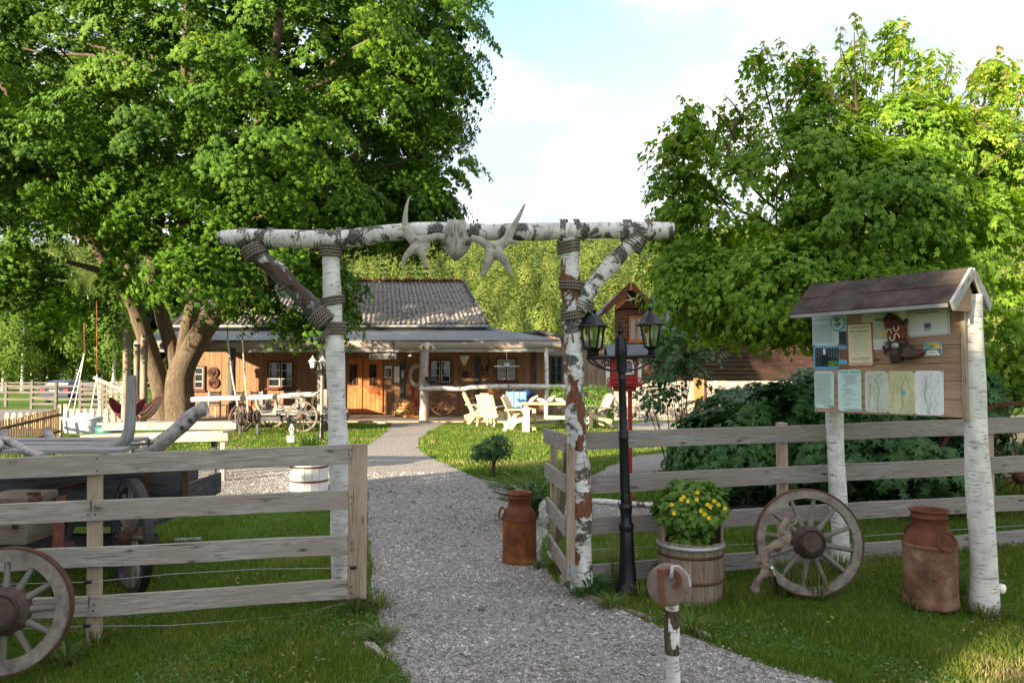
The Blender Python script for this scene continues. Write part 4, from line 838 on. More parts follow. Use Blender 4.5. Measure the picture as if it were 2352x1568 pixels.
# ------------------------------------------------------------------ lamp posts
def lamp_post(name, label, base, H, group, sc_=1.0, angs=(0, 180, 118), metal='black_metal', metal2=None):
    r = T(name, label, 'street lamp', (0, 0, 0), group); s = H / 2.16
    m = MB(); m.lathe([(.0, 0), (.135, 0), (.14, .025), (.125, .05), (.10, .075), (.092, .09), (.088, .10), (.074, .30), (.068, .47), (.066, .475), (.076, .49), (.076, .52), (.058, .54), (.055, .60), (.06, .63), (.068, .645), (.068, .66), (.052, .68)], n=24); m.v = [Vector((v.x * .76, v.y * .76, v.z)) * s for v in m.v]; m.build('base', 'black_metal', r)
    m = MB(); pr = []; 
    pr = [(.05, .67), (.052, .72), (.047, .74), (.044, .95), (.046, 1.16), (.055, 1.175), (.055, 1.19), (.045, 1.20), (.055, 1.22), (.045, 1.235), (.042, 1.25), (.038, 1.60), (.046, 1.62), (.046, 1.645), (.038, 1.66), (.045, 1.68), (.05, 1.69)]
    m.lathe(pr, n=24)
    for k in range(12):
        a = 2 * pi * k / 12; m.tube([(cos(a) * .047, sin(a) * .047, .76), (cos(a) * .044, sin(a) * .044, 1.15)], .005, 5)
    m.v = [Vector((v.x * .74, v.y * .74, v.z)) * s for v in m.v]; m.build('post', metal2 or metal, r)
    m = MB(); m.lathe([(.05, 1.68), (.052, 1.80), (.06, 1.82), (.06, 1.85), (.055, 1.90), (.04, 1.94), (.018, 1.96), (.014, 1.975), (.024, 1.985), (.026, 2.005), (.012, 2.02), (.018, 2.035), (.010, 2.06), (.0, 2.095)], n=18); m.v = [Vector((v.x * .8, v.y * .8, v.z)) * s for v in m.v]; m.build('finial', metal, r)
    for i, a in enumerate(angs):
        a = radians(a); d = Vector((cos(a), sin(a), 0)); up = Vector((0, 0, 1))
        m = MB(); m.tube([d * .04 + up * 1.80, d * .27 + up * 1.80], .015, 8)
        m.tube([d * .05 + up * 1.70] + [d * (.06 + .20 * t) + up * (1.695 + .085 * t ** 2 + .0) for t in (.2, .5, .8, 1.0)], .008, 6)
        cc = d * .12 + up * 1.75; m.tube([cc + (d * cos(q) + up * sin(q)) * (.032 - q * .003) for q in np.linspace(0, 7.5, 22)], .006, 5)
        m.v = [v * s for v in m.v]; m.build('arm', metal, r)
        R = Matrix.Rotation(a, 3, 'Z'); L0 = d * .235
        m = MB(); m.lathe([(.012, 1.80), (.03, 1.82), (.022, 1.84), (.04, 1.862), (.056, 1.866), (.058, 1.876)], L0, 12)
        for k in range(6):
            q = 2 * pi * k / 6 + .3; m.tube([L0 + Vector((cos(q) * .055, sin(q) * .055, 1.872)), L0 + Vector((cos(q) * .086, sin(q) * .086, 2.05))], .006, 5)
        m.v = [v * s for v in m.v]; lf = m.build('lantern_frame', metal, r)
        m = MB(); m.lathe([(.052, 1.874), (.084, 2.045)], L0, 6, Matrix.Rotation(.3, 3, 'Z'), False); m.v = [v * s for v in m.v]; m.build('lantern_glass', 'lamp_glass' if metal2 is None else 'milk_glass', lf)
        m = MB(); m.tube([L0 + up * 1.88, L0 + up * 1.935], .017, 10); m.v = [v * s for v in m.v]; m.build('bulb_socket', 'black_metal' if metal2 is None else 'white_paint', lf)
        m = MB(); m.lathe([(.0, 1.935), (.016, 1.94), (.016, 2.0), (.008, 2.015), (0, 2.016)], L0, 10); m.v = [v * s for v in m.v]; m.build('bulb', 'white_paint', lf)
        m = MB(); m.lathe([(.112, 2.035), (.115, 2.043), (.10, 2.055), (.078, 2.075), (.055, 2.115), (.03, 2.135), (.012, 2.145), (.012, 2.155), (.02, 2.165), (.018, 2.18), (.0, 2.19)], L0, 16); m.v = [v * s for v in m.v]; m.build('lantern_roof', metal if metal2 is None else 'milk_glass', lf)
    r.location = base; return r
tt = NT('lamp_glass'); tr = tt.n.new('ShaderNodeBsdfTransparent'); tr.inputs[0].default_value = (.86, .88, .84, 1); gl = tt.n.new('ShaderNodeBsdfGlossy'); gl.inputs['Roughness'].default_value = .05
mm = tt.n.new('ShaderNodeMixShader'); mm.inputs[0].default_value = .22; tt.l.new(tr.outputs[0], mm.inputs[1]); tt.l.new(gl.outputs[0], mm.inputs[2]); tt.l.new(mm.outputs[0], tt.out.inputs[0]); MATS['lamp_glass'] = tt.m
lp = gnd(1443, 1362); lamp_post('street_lamp', 'tall black cast iron lamp post with lanterns beside the flower barrel', lp, 2.17, 'garden lamp posts', angs=(3, 183, 140)).rotation_euler = (0, radians(-1.4), 0)
plain('worn_grey_paint', (.30, .26, .22), .5, var=.3)
lp2 = gnd(738, 1012); lamp_post('street_lamp', 'distant lamp post with milky lanterns beside the hay wagon', lp2, 2.05, 'garden lamp posts', angs=(10, 190, 100), metal='black_metal', metal2='worn_grey_paint')
# ------------------------------------------------------------------ wheels
plain('rim_wood', (.20, .175, .15), .85, scale=13, var=.6, bump=.6)
def wheel(name, label, R, ns, group=None, hub=.115, wd=.05, rimh=.075, rim_mat=None, spoke_mat=None, hub_mat=None, tyre='rust_dark', thin=1.0, parent=None, hubl=.2):
    """wheel plane is local XZ, centre at the origin; faces -Y"""
    r = T(name, label, 'wagon wheel', (0, 0, 0), group) if parent is None else None
    par = r
    if parent is not None:
        par = bpy.data.objects.new('wheel', None); COL.objects.link(par); par.parent = parent; r = par
    Rx = Matrix.Rotation(pi / 2, 3, 'X'); R0 = R - .012
    m = MB(); h = wd / 2; m.lathe([(R0 - rimh, -h), (R0, -h), (R0, h), (R0 - rimh, h), (R0 - rimh, -h)], n=56, R=Rx, smooth=False)
    for k in range(ns // 2):
        a = 2 * pi * (k + .5) / (ns // 2); c = Vector((cos(a) * (R0 - rimh / 2), -h - .001, sin(a) * (R0 - rimh / 2))); m.box(c, (.003, .004, rimh), Matrix.Rotation(-a + pi / 2, 3, 'Y'))
    ob = m.build('rim', rim_mat or 'rim_wood', None, loc=(0, 0, 0)); ob.parent = par
    m = MB(); m.lathe([(R0, -h - .004), (R, -h - .004), (R, h + .004), (R0, h + .004)], n=56, R=Rx, smooth=False); ob = m.build('tyre', tyre, None, loc=(0, 0, 0)); ob.parent = par
    for k in range(ns):
        a = 2 * pi * k / ns + .13; d = Vector((cos(a), 0, sin(a))); m = MB(); r0, r1 = hub * .8, R0 - rimh + .01
        m.tube([d * r0, d * (r0 + .04), d * (r0 + (r1 - r0) * .5), d * r1], [.024 * thin, .022 * thin, .018 * thin, .017 * thin], 8, False, 1.15); ob = m.build('spoke', spoke_mat or W_SPOKE, None, loc=(0, 0, 0)); ob.parent = par
    m = MB(); q = hubl / 2
    m.lathe([(.0, -q + .05), (hub * .20, -q + .05), (hub * .20, -q + .012), (hub * .34, -q + .012), (hub * .36, -q - .006), (hub * .46, -q - .006), (hub * .48, -q + .01), (hub * .60, -q + .012), (hub * .64, -q), (hub * .70, -q), (hub * .72, -q * .80), (hub * .76, -q * .5), (hub * .96, -q * .25), (hub, 0), (hub * .95, q * .3), (hub * .7, q * .8), (hub * .5, q), (0, q)], n=28, R=Rx, smooth=False); ob = m.build('hub', hub_mat or 'rust_dark', None, loc=(0, 0, 0)); ob.parent = par
    if hub_mat == 'hub_brown':
        for r_, y_ in ((hub * .71, -q * .93), (hub * .78, -q * .48)): m = MB(); m.lathe([(r_, -.012), (r_ + .005, -.011), (r_ + .005, .011), (r_, .012)], (0, y_, 0), 28, Rx); ob = m.build('hub_band', 'iron', None, loc=(0, 0, 0)); ob.parent = par
    return r
def place(o, loc, rz=0, rx=0, ry=0): o.location = loc; o.rotation_euler = (rx, ry, rz); return o
plain('hub_brown', (.075, .05, .038), .8, scale=18, var=.5, bump=.5)
w1 = wheel('wagon_wheel', 'grey twelve spoke wagon wheel leaning on the birch post with a branch through it', .388, 12, 'loose wagon wheels', hub=.125, rimh=.06, wd=.05, thin=.95, hub_mat='hub_brown')
c = at(1857, 1244, 5.72); place(w1, c, radians(-8), radians(-9), radians(17))
w2 = wheel('wagon_wheel', 'big pale spoked wagon wheel leaning on the near fence, cut by the picture edge', .378, 12, 'loose wagon wheels', hub=.15, rimh=.078, wd=.055, thin=1.05, hub_mat='hub_brown')
place(w2, at(12, 1402, 4.72), radians(10), radians(-7), radians(6))
# twisted branch and solar light
m = MB(); P = smooth([at(1812, 1178, 5.55), at(1797, 1215, 5.5), at(1806, 1228, 5.48), at(1788, 1250, 5.46), at(1762, 1268, 5.46), at(1752, 1290, 5.44), at(1757, 1310, 5.43), at(1738, 1335, 5.42), at(1733, 1360, 5.42)], 4); n = len(P)
m.tube(P, [px2m(7 + 4 * sin(i / n * 3.1) + 1.5 * sin(i * 2.1), 5.45) for i in range(n)], 9, True, 1, .9)
m.tube([at(1800, 1220, 5.5), at(1828, 1200, 5.56), at(1832, 1185, 5.58)], [.014, .009, .006], 7); m.tube([at(1755, 1290, 5.44), at(1738, 1285, 5.42)], [.02, .012], 7)
m.build('driftwood_branch', 'driftwood_brown', label='gnarled pale branch leaning through the spokes of the grey wheel', cat='branch', loc=P[-1])
sp0 = gnd(1790, 1350); so_ = T('solar_light', 'small black and silver stake light in front of the leaning wheel', 'garden light', sp0)
m = MB(); a, b = sp0 + Vector((0, 0, -.03)), at(1772, 1302, 5.36); m.tube([a, a.lerp(b, .75)], .006, 6); m.tube([a.lerp(b, .45), a.lerp(b, .98)], .011, 8); m.build('stake', 'black_metal', so_)
m = MB(); m.tube([a.lerp(b, .72) - Vector((0, .008, 0)), b - Vector((0, .008, 0))], .009, 8); m.build('lens', 'white_paint', so_)
# ------------------------------------------------------------------ milk cans
def milk_can(name, label, base, R, H, body, neck, lid, s=1.0):
    r = T(name, label, 'milk can', (0, 0, 0), 'rusty milk cans'); b = H
    m = MB(); m.lathe([(0, 0), (R * .985, 0), (R, .012), (R, .05), (R * .985, .055)] + [(R * (.985 + .004 * sin(k * 2.2)), .055 + (b * .615 - .055) * k / 12) for k in range(1, 12)] + [(R * .985, b * .615), (R * 1.0, b * .62), (R * 1.0, b * .645), (R * .985, b * .65)], n=40)
    for i_, v in enumerate(m.v): k_ = .004 * noise.noise(Vector((v.x * 9 + R * 50, v.y * 9, v.z * 5))) + .0015 * noise.noise(Vector(v) * 30); d_ = Vector((v.x, v.y, 0)); m.v[i_] = v + (d_.normalized() * k_ if d_.length > .01 else d_ * 0)
    m.build('body', body, r)
    m = MB(); m.lathe([(R * .985, b * .648), (R * .97, b * .68), (R * .72, b * .775), (R * .66, b * .79), (R * .645, b * .90), (R * .675, b * .905), (R * .675, b * .92), (R * .645, b * .93), (R * .65, b * .975), (R * .70, b * .98)], n=40); m.build('neck', neck, r)
    m = MB()
    if lid: m.lathe([(R * .72, b * .965), (R * .73, b * .985), (R * .70, b * 1.0), (R * .60, b * .995), (R * .55, b * .965), (0, b * .96)], n=36); m.beam((-R * .45, 0, b * .985), (R * .45, 0, b * .985), .03, .015)
    else: m.lathe([(R * .73, b * .978), (R * .74, b * .99), (R * .68, b * .992), (R * .60, b * .985), (R * .58, b * .9), (0, b * .88)], n=36)
    m.build('lid' if lid else 'rim', lid or neck, r)
    for a in ((205, ) if lid else (-86, 94)):
        a = radians(a); d = Vector((cos(a), sin(a), 0)); tdir = Vector((-sin(a), cos(a), 0)); m = MB(); c0 = d * R * .93 + Vector((0, 0, b * .70))
        nrm = (d + Vector((0, 0, .25))).normalized(); u2 = tdir; v2 = nrm.cross(u2)
        m.tube([c0 + nrm * .028 + u2 * cos(q) * R * .36 + v2 * sin(q) * R * .34 for q in np.linspace(0, 2 * pi, 24)], .009, 7, False); m.build('handle', neck, r)
    r.location = base; return r
milk_can('milk_can', 'rusty orange lidded milk can standing on the gravel path by the gate', gnd(1193, 1291), .155, .63, 'rust_orange', 'rust_red', 'rust_orange')
milk_can('milk_can', 'large rust brown open milk can standing on grass beside the notice board', gnd(2138, 1388), .183, .685, 'rust_tan', 'rust_red', None)
# ------------------------------------------------------------------ flower barrel
bb = gnd(1587, 1369); br = T('barrel_planter', 'half barrel planter of weathered staves beside the black lamp post', 'planter', bb)
RB_, HB = .238, .44; ns = 18
m = MB()
for k in range(ns):
    a = 2 * pi * (k + .5) / ns; hgt = HB + RNG.uniform(-.012, .008)
    if abs(cos(a)) > .93: hgt += .135 - abs(sin(a)) * .15
    c = bb + Vector((cos(a), sin(a), 0)) * (RB_ - .01) + Vector((0, 0, hgt / 2 - .01)); m.box(c, (.022, 2 * pi * RB_ / ns - .0025, hgt), Matrix.Rotation(a, 3, 'Z'))
m.build('staves', W_BARREL, br, bevel=.003)
for z, mt_ in ((.40, 'galvanised'), (.335, 'rust_dark'), (.15, 'rust_dark')):
    m = MB(); m.lathe([(RB_ + .003, z - .012), (RB_ + .006, z - .011), (RB_ + .006, z + .011), (RB_ + .003, z + .012)] if mt_ == 'rust_dark' else [(RB_ + .002, z - .016), (RB_ + .018, z - .012), (RB_ + .018, z + .012), (RB_ + .002, z + .016)], bb, 36); m.build('hoop', mt_, br)
m = MB(); m.lathe([(RB_ - .025, HB - .05), (0, HB - .03)], bb, 24); m.build('soil', 'soil', br)
fl = T('flowering_plant', 'leafy celandine with small yellow flowers growing in the barrel planter', 'plant', bb + Vector((0, 0, HB - .04)), None)
lobes = [((bb.x + dx, bb.y + dy, bb.z + HB + .15 + dz), (.16, .15, .15)) for dx, dy, dz in ((0, 0, .06), (-.09, 0, .03), (.10, .02, .04), (.02, -.05, -.03), (.07, .05, .13), (-.06, .05, .12), (.0, .0, -.06))]
P, Nn, tb, rd = crown_pts(lobes, 240, 16, .08, 12, hole=-1, inner=.4, drop=.4)
LEAF_CEL = fan(polar([(90, .5), (60, .32), (35, .5), (5, .25), (-30, .42), (-90, .3), (210, .42), (175, .25), (145, .5), (120, .32)]), .3)
rr_ = np.hypot(P[:, 0] - bb.x, P[:, 1] - bb.y); ok = rr_ < .17 + np.maximum(0, P[:, 2] - bb.z - HB - .08) * 1.3
P, Nn, tb, rd = P[ok], Nn[ok], tb[ok], rd[ok]; leaves('foliage', P, Nn, NR.uniform(.04, .07, len(P)), LEAF_CEL, 'bright_leaf', fl, tb, rd)
m = MB()
for k in range(34):
    a = RNG.uniform(0, 6.28); q = RNG.uniform(.02, .2); e = bb + Vector((cos(a) * q, sin(a) * q, HB + RNG.uniform(.12, .36) - q * .3)); m.tube([bb + Vector((cos(a) * q * .4, sin(a) * q * .4, HB - .03)), e], .0028, 4)
m.build('stem', 'long_grass', fl)
FLW = [(1543, 1158), (1565, 1145), (1602, 1130), (1600, 1146), (1548, 1178), (1580, 1150), (1625, 1158), (1640, 1150), (1650, 1158), (1632, 1163), (1618, 1180), (1628, 1188), (1665, 1166), (1610, 1172), (1570, 1140)]
for px, py in FLW:
    c = at(px, py, bb.y + RNG.uniform(-.26, -.16)); m = MB()
    for k in range(4):
        a = k * pi / 2 + RNG.random(); d = Vector((cos(a), -.35, sin(a))) * .012; m.prism([(-.001, -.007), (.013, -.009), (.018, 0), (.013, .009), (-.001, .007)], c, Vector((cos(a), -.3, sin(a))).normalized(), Vector((-sin(a), 0, cos(a))), .002)
    m.build('flower', 'petal', fl)
# ------------------------------------------------------------------ birch pole with log slice and horseshoe
pb = at(1543, 1400, 3.62); pl = T('log_slice_marker', 'birch pole carrying a round log slice with a rusty iron strap', 'marker post', (pb.x, pb.y, gz(pb.x, pb.y)))
m = MB(); P = smooth([Vector((pb.x + .02, pb.y, gz(pb.x, pb.y) - .05)), Vector((pb.x + .005, pb.y, .3)), pb + Vector((0, 0, -.02)), at(1543, 1340, 3.66)], 5); m.tube(P, [.031 + .003 * sin(i * 1.7) for i in range(len(P))], 14, True, 1, .15, seed=3); m.build('pole', 'birch', pl)
Rx = Matrix.Rotation(radians(80), 3, 'X'); Rz = Matrix.Rotation(radians(-14), 3, 'Z') @ Rx; c0 = at(1533, 1344, 3.56); m = MB()
m.lathe([(0, .0), (.03, .0), (.06, .001), (.089, .0), (.093, -.006), (.096, -.03), (.096, -.06), (.092, -.065), (0, -.066)], c0, 30, Rz); m.build('log_slice', 'log_end', pl)
m = MB(); P = smooth([pb + Vector((.003, 0, -.20)), pb + Vector((0, 0, -.08)), pb + Vector((0, 0, .0))], 4); m.tube(P, [.034, .035, .034, .036, .035, .036, .034, .035, .034], 12, True, 1, .3); m.build('bark_collar', 'maple_bark', pl)
m = MB(); fw = Rz @ Vector((0, 0, 1)); uX = Rz @ Vector((1, 0, 0)); uY = Rz @ Vector((0, 1, 0))
arc = [c0 + fw * .006 + uX * (.012 + cos(q) * .043) + uY * (.028 + sin(q) * .036) for q in np.linspace(radians(170), radians(-70), 16)]
for i in range(len(arc) - 1): m.beam(arc[i], arc[i + 1], .008, .022, up=tuple((arc[i + 1] - arc[i]).cross(fw)))
m.beam(c0 + fw * .007 + uX * -.035 + uY * .07, c0 + fw * .007 + uX * -.018 + uY * -.09, .008, .022, up=tuple(uX)); m.build('iron_strap', 'rust_red', pl)
m = MB(); m.tube([c0 + fw * .01 + uX * .01 + uY * .03, c0 + fw * .03 + uX * .02 + uY * .05, c0 + uX * .02 + uY * .085, c0 - fw * .03 + uX * .05 + uY * .085, c0 - fw * .035 + uX * .09 + uY * .045, c0 - fw * .035 + uX * .10 + uY * .0], .009, 8, True, 1, .4); m.build('peeled_root', 'driftwood', pl)
# ------------------------------------------------------------------ loose ground pieces
def log(name, label, cat, a, b, r, mat, group=None, n=9, mid=None, wob=.25):
    m = MB(); P = smooth([a, mid or (a + b) / 2 + Vector((0, .02, .0)), b], 4); m.tube(P, [r * (1 + .1 * sin(i)) for i in range(len(P))], n, True, 1, wob, seed=RNG.random() * 9); return m.build(name, mat, label=label, cat=cat, group=group, loc=a)
g_ = 'birch logs edging the gravel'
log('birch_log', 'thin peeling birch log on the gravel edge behind the lamp post', 'log', gnd(1362, 1150, .03), gnd(1560, 1164, .03), .032, 'birch_rough', g_)
log('birch_log', 'white birch log edging the gravel in line with the leaning wheel', 'log', gnd(1642, 1153, .03), gnd(1830, 1144, .03), .032, 'birch', g_)
log('birch_log', 'birch log edging the gravel below the notice board', 'log', gnd(1850, 1143, .03), gnd(2120, 1134, .03), .03, 'birch_beam', g_)
log('edging_log', 'half buried grey log at the path edge below the barrel', 'log', gnd(1560, 1436, .0), gnd(1622, 1462, .0), .03, 'driftwood', None)
log('edging_log', 'sunken grey log along the path edge under the gate', 'log', gnd(1262, 1270, .0), gnd(1300, 1345, .0), .03, 'driftwood', None)
log('edging_log', 'sunken brown log along the path in front of the lamp post', 'log', gnd(1320, 1362, .0), gnd(1500, 1425, .0), .026, 'driftwood_brown', None)
log('edging_log', 'thin grey branch lying in the grass near the wagon wheel', 'log', gnd(400, 1243, .02), gnd(462, 1240, .02), .03, 'driftwood', None)
m = MB(); c = gnd(862, 1492, .01); m.prism([(-.09, .10), (-.02, .09), (.10, -.13), (.07, -.13), (.0, -.02), (-.07, .05)], c, (1, 0, 0), (.0, 1, .05), .03); m.build('flat_stone', 'stone', label='flat grey stone sunk at the path edge near the fence end', cat='stone', loc=c, bevel=.004)
m = MB(); a = at(2276, 1346, 5.45); m.tube([a, a + Vector((.06, 0, -.012)), a + Vector((.063, 0, -.012)), a + Vector((.085, 0, -.018))], [.026, .027, .034, .034], 14); m.build('white_pipe', 'white_paint', label='short white pipe end sticking out by the white birch post', cat='pipe', loc=a)
m = MB(); a = gnd(2268, 1372); m.tube([a, at(2276, 1346, 5.45)], .02, 8)
m.build('pipe_stub', 'white_paint', label='buried stub carrying the white pipe beside the birch post', cat='pipe', loc=a)
# ================================================================== NOTICE BOARD
TH = radians(50); bu = Vector((cos(TH), -sin(TH), 0)); bn = Vector((-sin(TH), -cos(TH), 0)); bz = Vector((0, 0, 1))   # along, towards the viewer, up
BRc = Vector((3.165, 5.4, at(2210, 960, 5.4).z)); BLn = 1.11; B0 = BRc - bu * BLn
def bp(px, py, off=.0):
    """point of the board plane seen at px,py -> (u, v)"""
    d = ray(px, py); o = Vector((0, 0, CAMH)); pl_ = B0 + bn * off; t = (pl_ - o).dot(bn) / d.dot(bn); p = o + d * t - pl_; return p.dot(bu), p.z
BZ = Zc(2480, 820, 2.8)
nb = T('notice_board', 'roofed wooden notice board on two birch posts covered with papers', 'notice board', (B0 + bu * BLn / 2) * 1.0 + Vector((0, 0, -B0.z)))
BH = bp(1868, 722)[1] + .02
m = MB(); z0 = 0; hs = [.128, .132, .125, .13, .128, .13, .13]
for h_ in hs:
    m.box(B0 + bu * (BLn / 2 + RNG.uniform(-.006, .006)) + bz * (z0 + h_ / 2) - bn * .012, (BLn, .022, h_ - .004), Matrix((bu, bn, bz)).transposed()); z0 += h_
    if z0 > BH + .1: break
m.build('back_board', W_BOARD, nb, bevel=.002)
m = MB(); m.beam(B0 + bu * (BLn + .012) - bz * .01 - bn * .01, B0 + bu * (BLn + .012) + bz * .86 - bn * .01, .045, .03, up=tuple(bu)); m.build('side_batten', W_POST, nb, bevel=.002)
pr_ = [at(2250, 1416, 5.42), at(2246, 1280, 5.42), at(2232, 1060, 5.4), at(2224, 860, 5.4), at(2221, 676, 5.4)]; pr_ = [p - bn * .07 + bu * .01 for p in pr_]
Pq = smooth(pr_, 6); n = len(Pq); m = MB(); m.tube([Pq[0] - bz * .05] + Pq, [.098] + [.096 - .034 * (i / n) + .003 * sin(i * .8) for i in range(n)], 20, True, 1, .05); m.build('post', 'birch_clean', nb)
pr_ = [at(1920, 1330, 6.25), at(1918, 1200, 6.25), at(1909, 1050, 6.25), at(1904, 900, 6.25), at(1902, 700, 6.25)]; Pq = smooth([p - bn * .08 for p in pr_], 5); n = len(Pq); m = MB(); m.tube([Pq[0] - bz * .05] + Pq, [.072] + [.071 - .008 * (i / n) + .002 * sin(i * 1.1) for i in range(n)], 18, True, 1, .08, seed=3); m.build('post', 'birch', nb)
# roof
eL, eR = at(1812, 723, 6.06), at(2180, 695, 5.12); rR = at(2229, 616, 5.32); rL = at(1848, 655, 6.3)
ru = (eR - eL).normalized(); sl_ = (rR - eR); sl_ = (sl_ - ru * sl_.dot(ru)); W_ = sl_.length; sl_.normalize(); nrm = ru.cross(sl_).normalized()
if nrm.z < 0: nrm = -nrm
Lr = (eR - eL).length; RidgeL = eL + sl_ * W_; RidgeR = eR + sl_ * W_
back = Vector((-bn.x, -bn.y, 0)); horiz = (sl_ - bz * sl_.z); bs = Vector((horiz.x, horiz.y, -sl_.z)).normalized()
m = MB(); Rm = Matrix((ru, sl_, ru.cross(sl_))).transposed()
m.box(eL + ru * Lr / 2 + sl_ * W_ / 2, (Lr, W_, .016), Rm)
Wb = W_ * .9; m.box(RidgeL + ru * Lr / 2 + bs * (Wb / 2 + .004), (Lr, Wb, .016), Matrix((ru, bs, ru.cross(bs))).transposed())
m.build('roof', 'felt_roof', nb, bevel=.003)
m = MB(); nf = ru.cross(sl_); nf = nf if nf.z > 0 else -nf
for (a, b) in ((.0, .19), (.42, 1.0)):
    m.box(eL + ru * (Lr * (a + b) / 2) + sl_ * (W_ * .5) + nf * .011, (Lr * (b - a), .006, .006), Rm)
m.box(eL + ru * Lr * .20 + sl_ * W_ * .52 + nf * .0105, (.010, W_ * .96, .006), Rm @ Matrix.Rotation(radians(-6), 3, 'Z')); m.build('felt_seam', 'rust_dark', nb)
for s_, Wd in ((sl_, W_), (bs, Wb)):
    e = eR if s_ is sl_ else RidgeR; m = MB(); a = e + ru * .012 - nf * .03; m.beam(a, a + s_ * Wd, .022, .075, up=tuple(nf if s_ is sl_ else (0, 0, 1))); m.build('bargeboard', W_GREY, nb, bevel=.002)
m = MB(); m.beam(eL - nf * .018 + ru * .01, eR - nf * .018 - ru * .01, .02, .03); m.build('eave_board', W_GREY, nb, bevel=.002)
m = MB(); gcen = RidgeR - ru * .03; m.prism([(-.21, -.30), (-.19, -.30), (0, -.03), (.19, -.30), (.21, -.30), (.15, -.30), (-.15, -.30)], gcen, horiz.normalized(), (0, 0, 1), .02)
m.prism([(-.18, -.285), (0, -.02), (.16, -.25), (.16, -.285)], gcen, horiz.normalized(), (0, 0, 1), .018); m.build('gable', W_BOARD, nb)
# papers
def quad_uv(x0, y0, x1, y1):
    a = bp(*BZ(x0, (y0 + y1) / 2)); b = bp(*BZ(x1, (y0 + y1) / 2)); c = bp(*BZ((x0 + x1) / 2, y0)); d = bp(*BZ((x0 + x1) / 2, y1)); return a[0], b[0], d[1], c[1]
def BPt(u, v, off): return B0 + bu * u + bz * v + bn * off
def text_mesh(txt, size, align='CENTER', spacing=1.0):
    cu = bpy.data.curves.new('text', 'FONT'); cu.body = txt; cu.size = size; cu.align_x = align; cu.align_y = 'CENTER'; cu.extrude = 0.0006; cu.space_character = spacing; cu.resolution_u = 3
    ob = bpy.data.objects.new('text', cu); me = bpy.data.meshes.new_from_object(ob); bpy.data.objects.remove(ob); bpy.data.curves.remove(cu); return me
def lettering(txt, size, c, U, V, mat, parent, width=None, name='lettering', align='CENTER', bold=0):
    me = text_mesh(txt, size, align); xs_ = [v.co.x for v in me.vertices]; k = 1
    if width and xs_: k = width / max(1e-6, max(xs_) - min(xs_))
    W = U.cross(V).normalized(); off = wloc(parent)
    for v in me.vertices: v.co = c + U * (v.co.x * k) + V * v.co.y + W * v.co.z - off
    me.materials.append(MATS[mat]); o = bpy.data.objects.new(name, me); COL.objects.link(o); o.parent = parent; return o
plain('paper_white', (.72, .74, .76), .7, var=.04); plain('paper_blue', (.50, .62, .66), .7, var=.08); plain('paper_mint', (.48, .64, .62), .7, var=.06); plain('paper_cream', (.70, .62, .44), .7, var=.06)
plain('paper_map', (.52, .55, .46), .7, scale=9, var=.18); plain('paper_map_yellow', (.55, .54, .33), .7, scale=9, var=.2); plain('paper_brown', (.42, .17, .07), .7, var=.3, scale=30); plain('ink', (.09, .10, .11), .7); plain('ink_grey', (.28, .31, .32), .7)
plain('ink_green', (.06, .30, .16), .6); plain('ink_teal', (.10, .38, .40), .6); plain('ink_blue', (.02, .08, .36), .6); plain('ink_sky', (.10, .36, .62), .6); plain('photo_dark', (.02, .035, .05), .4, scale=40, var=.9); plain('photo_green', (.10, .20, .04), .5, scale=50, var=.6)
plain('ink_yellow', (.78, .58, .05), .6); plain('photo_brown', (.20, .10, .05), .5, scale=40, var=.7); plain('ink_black', (.01, .01, .012), .6)
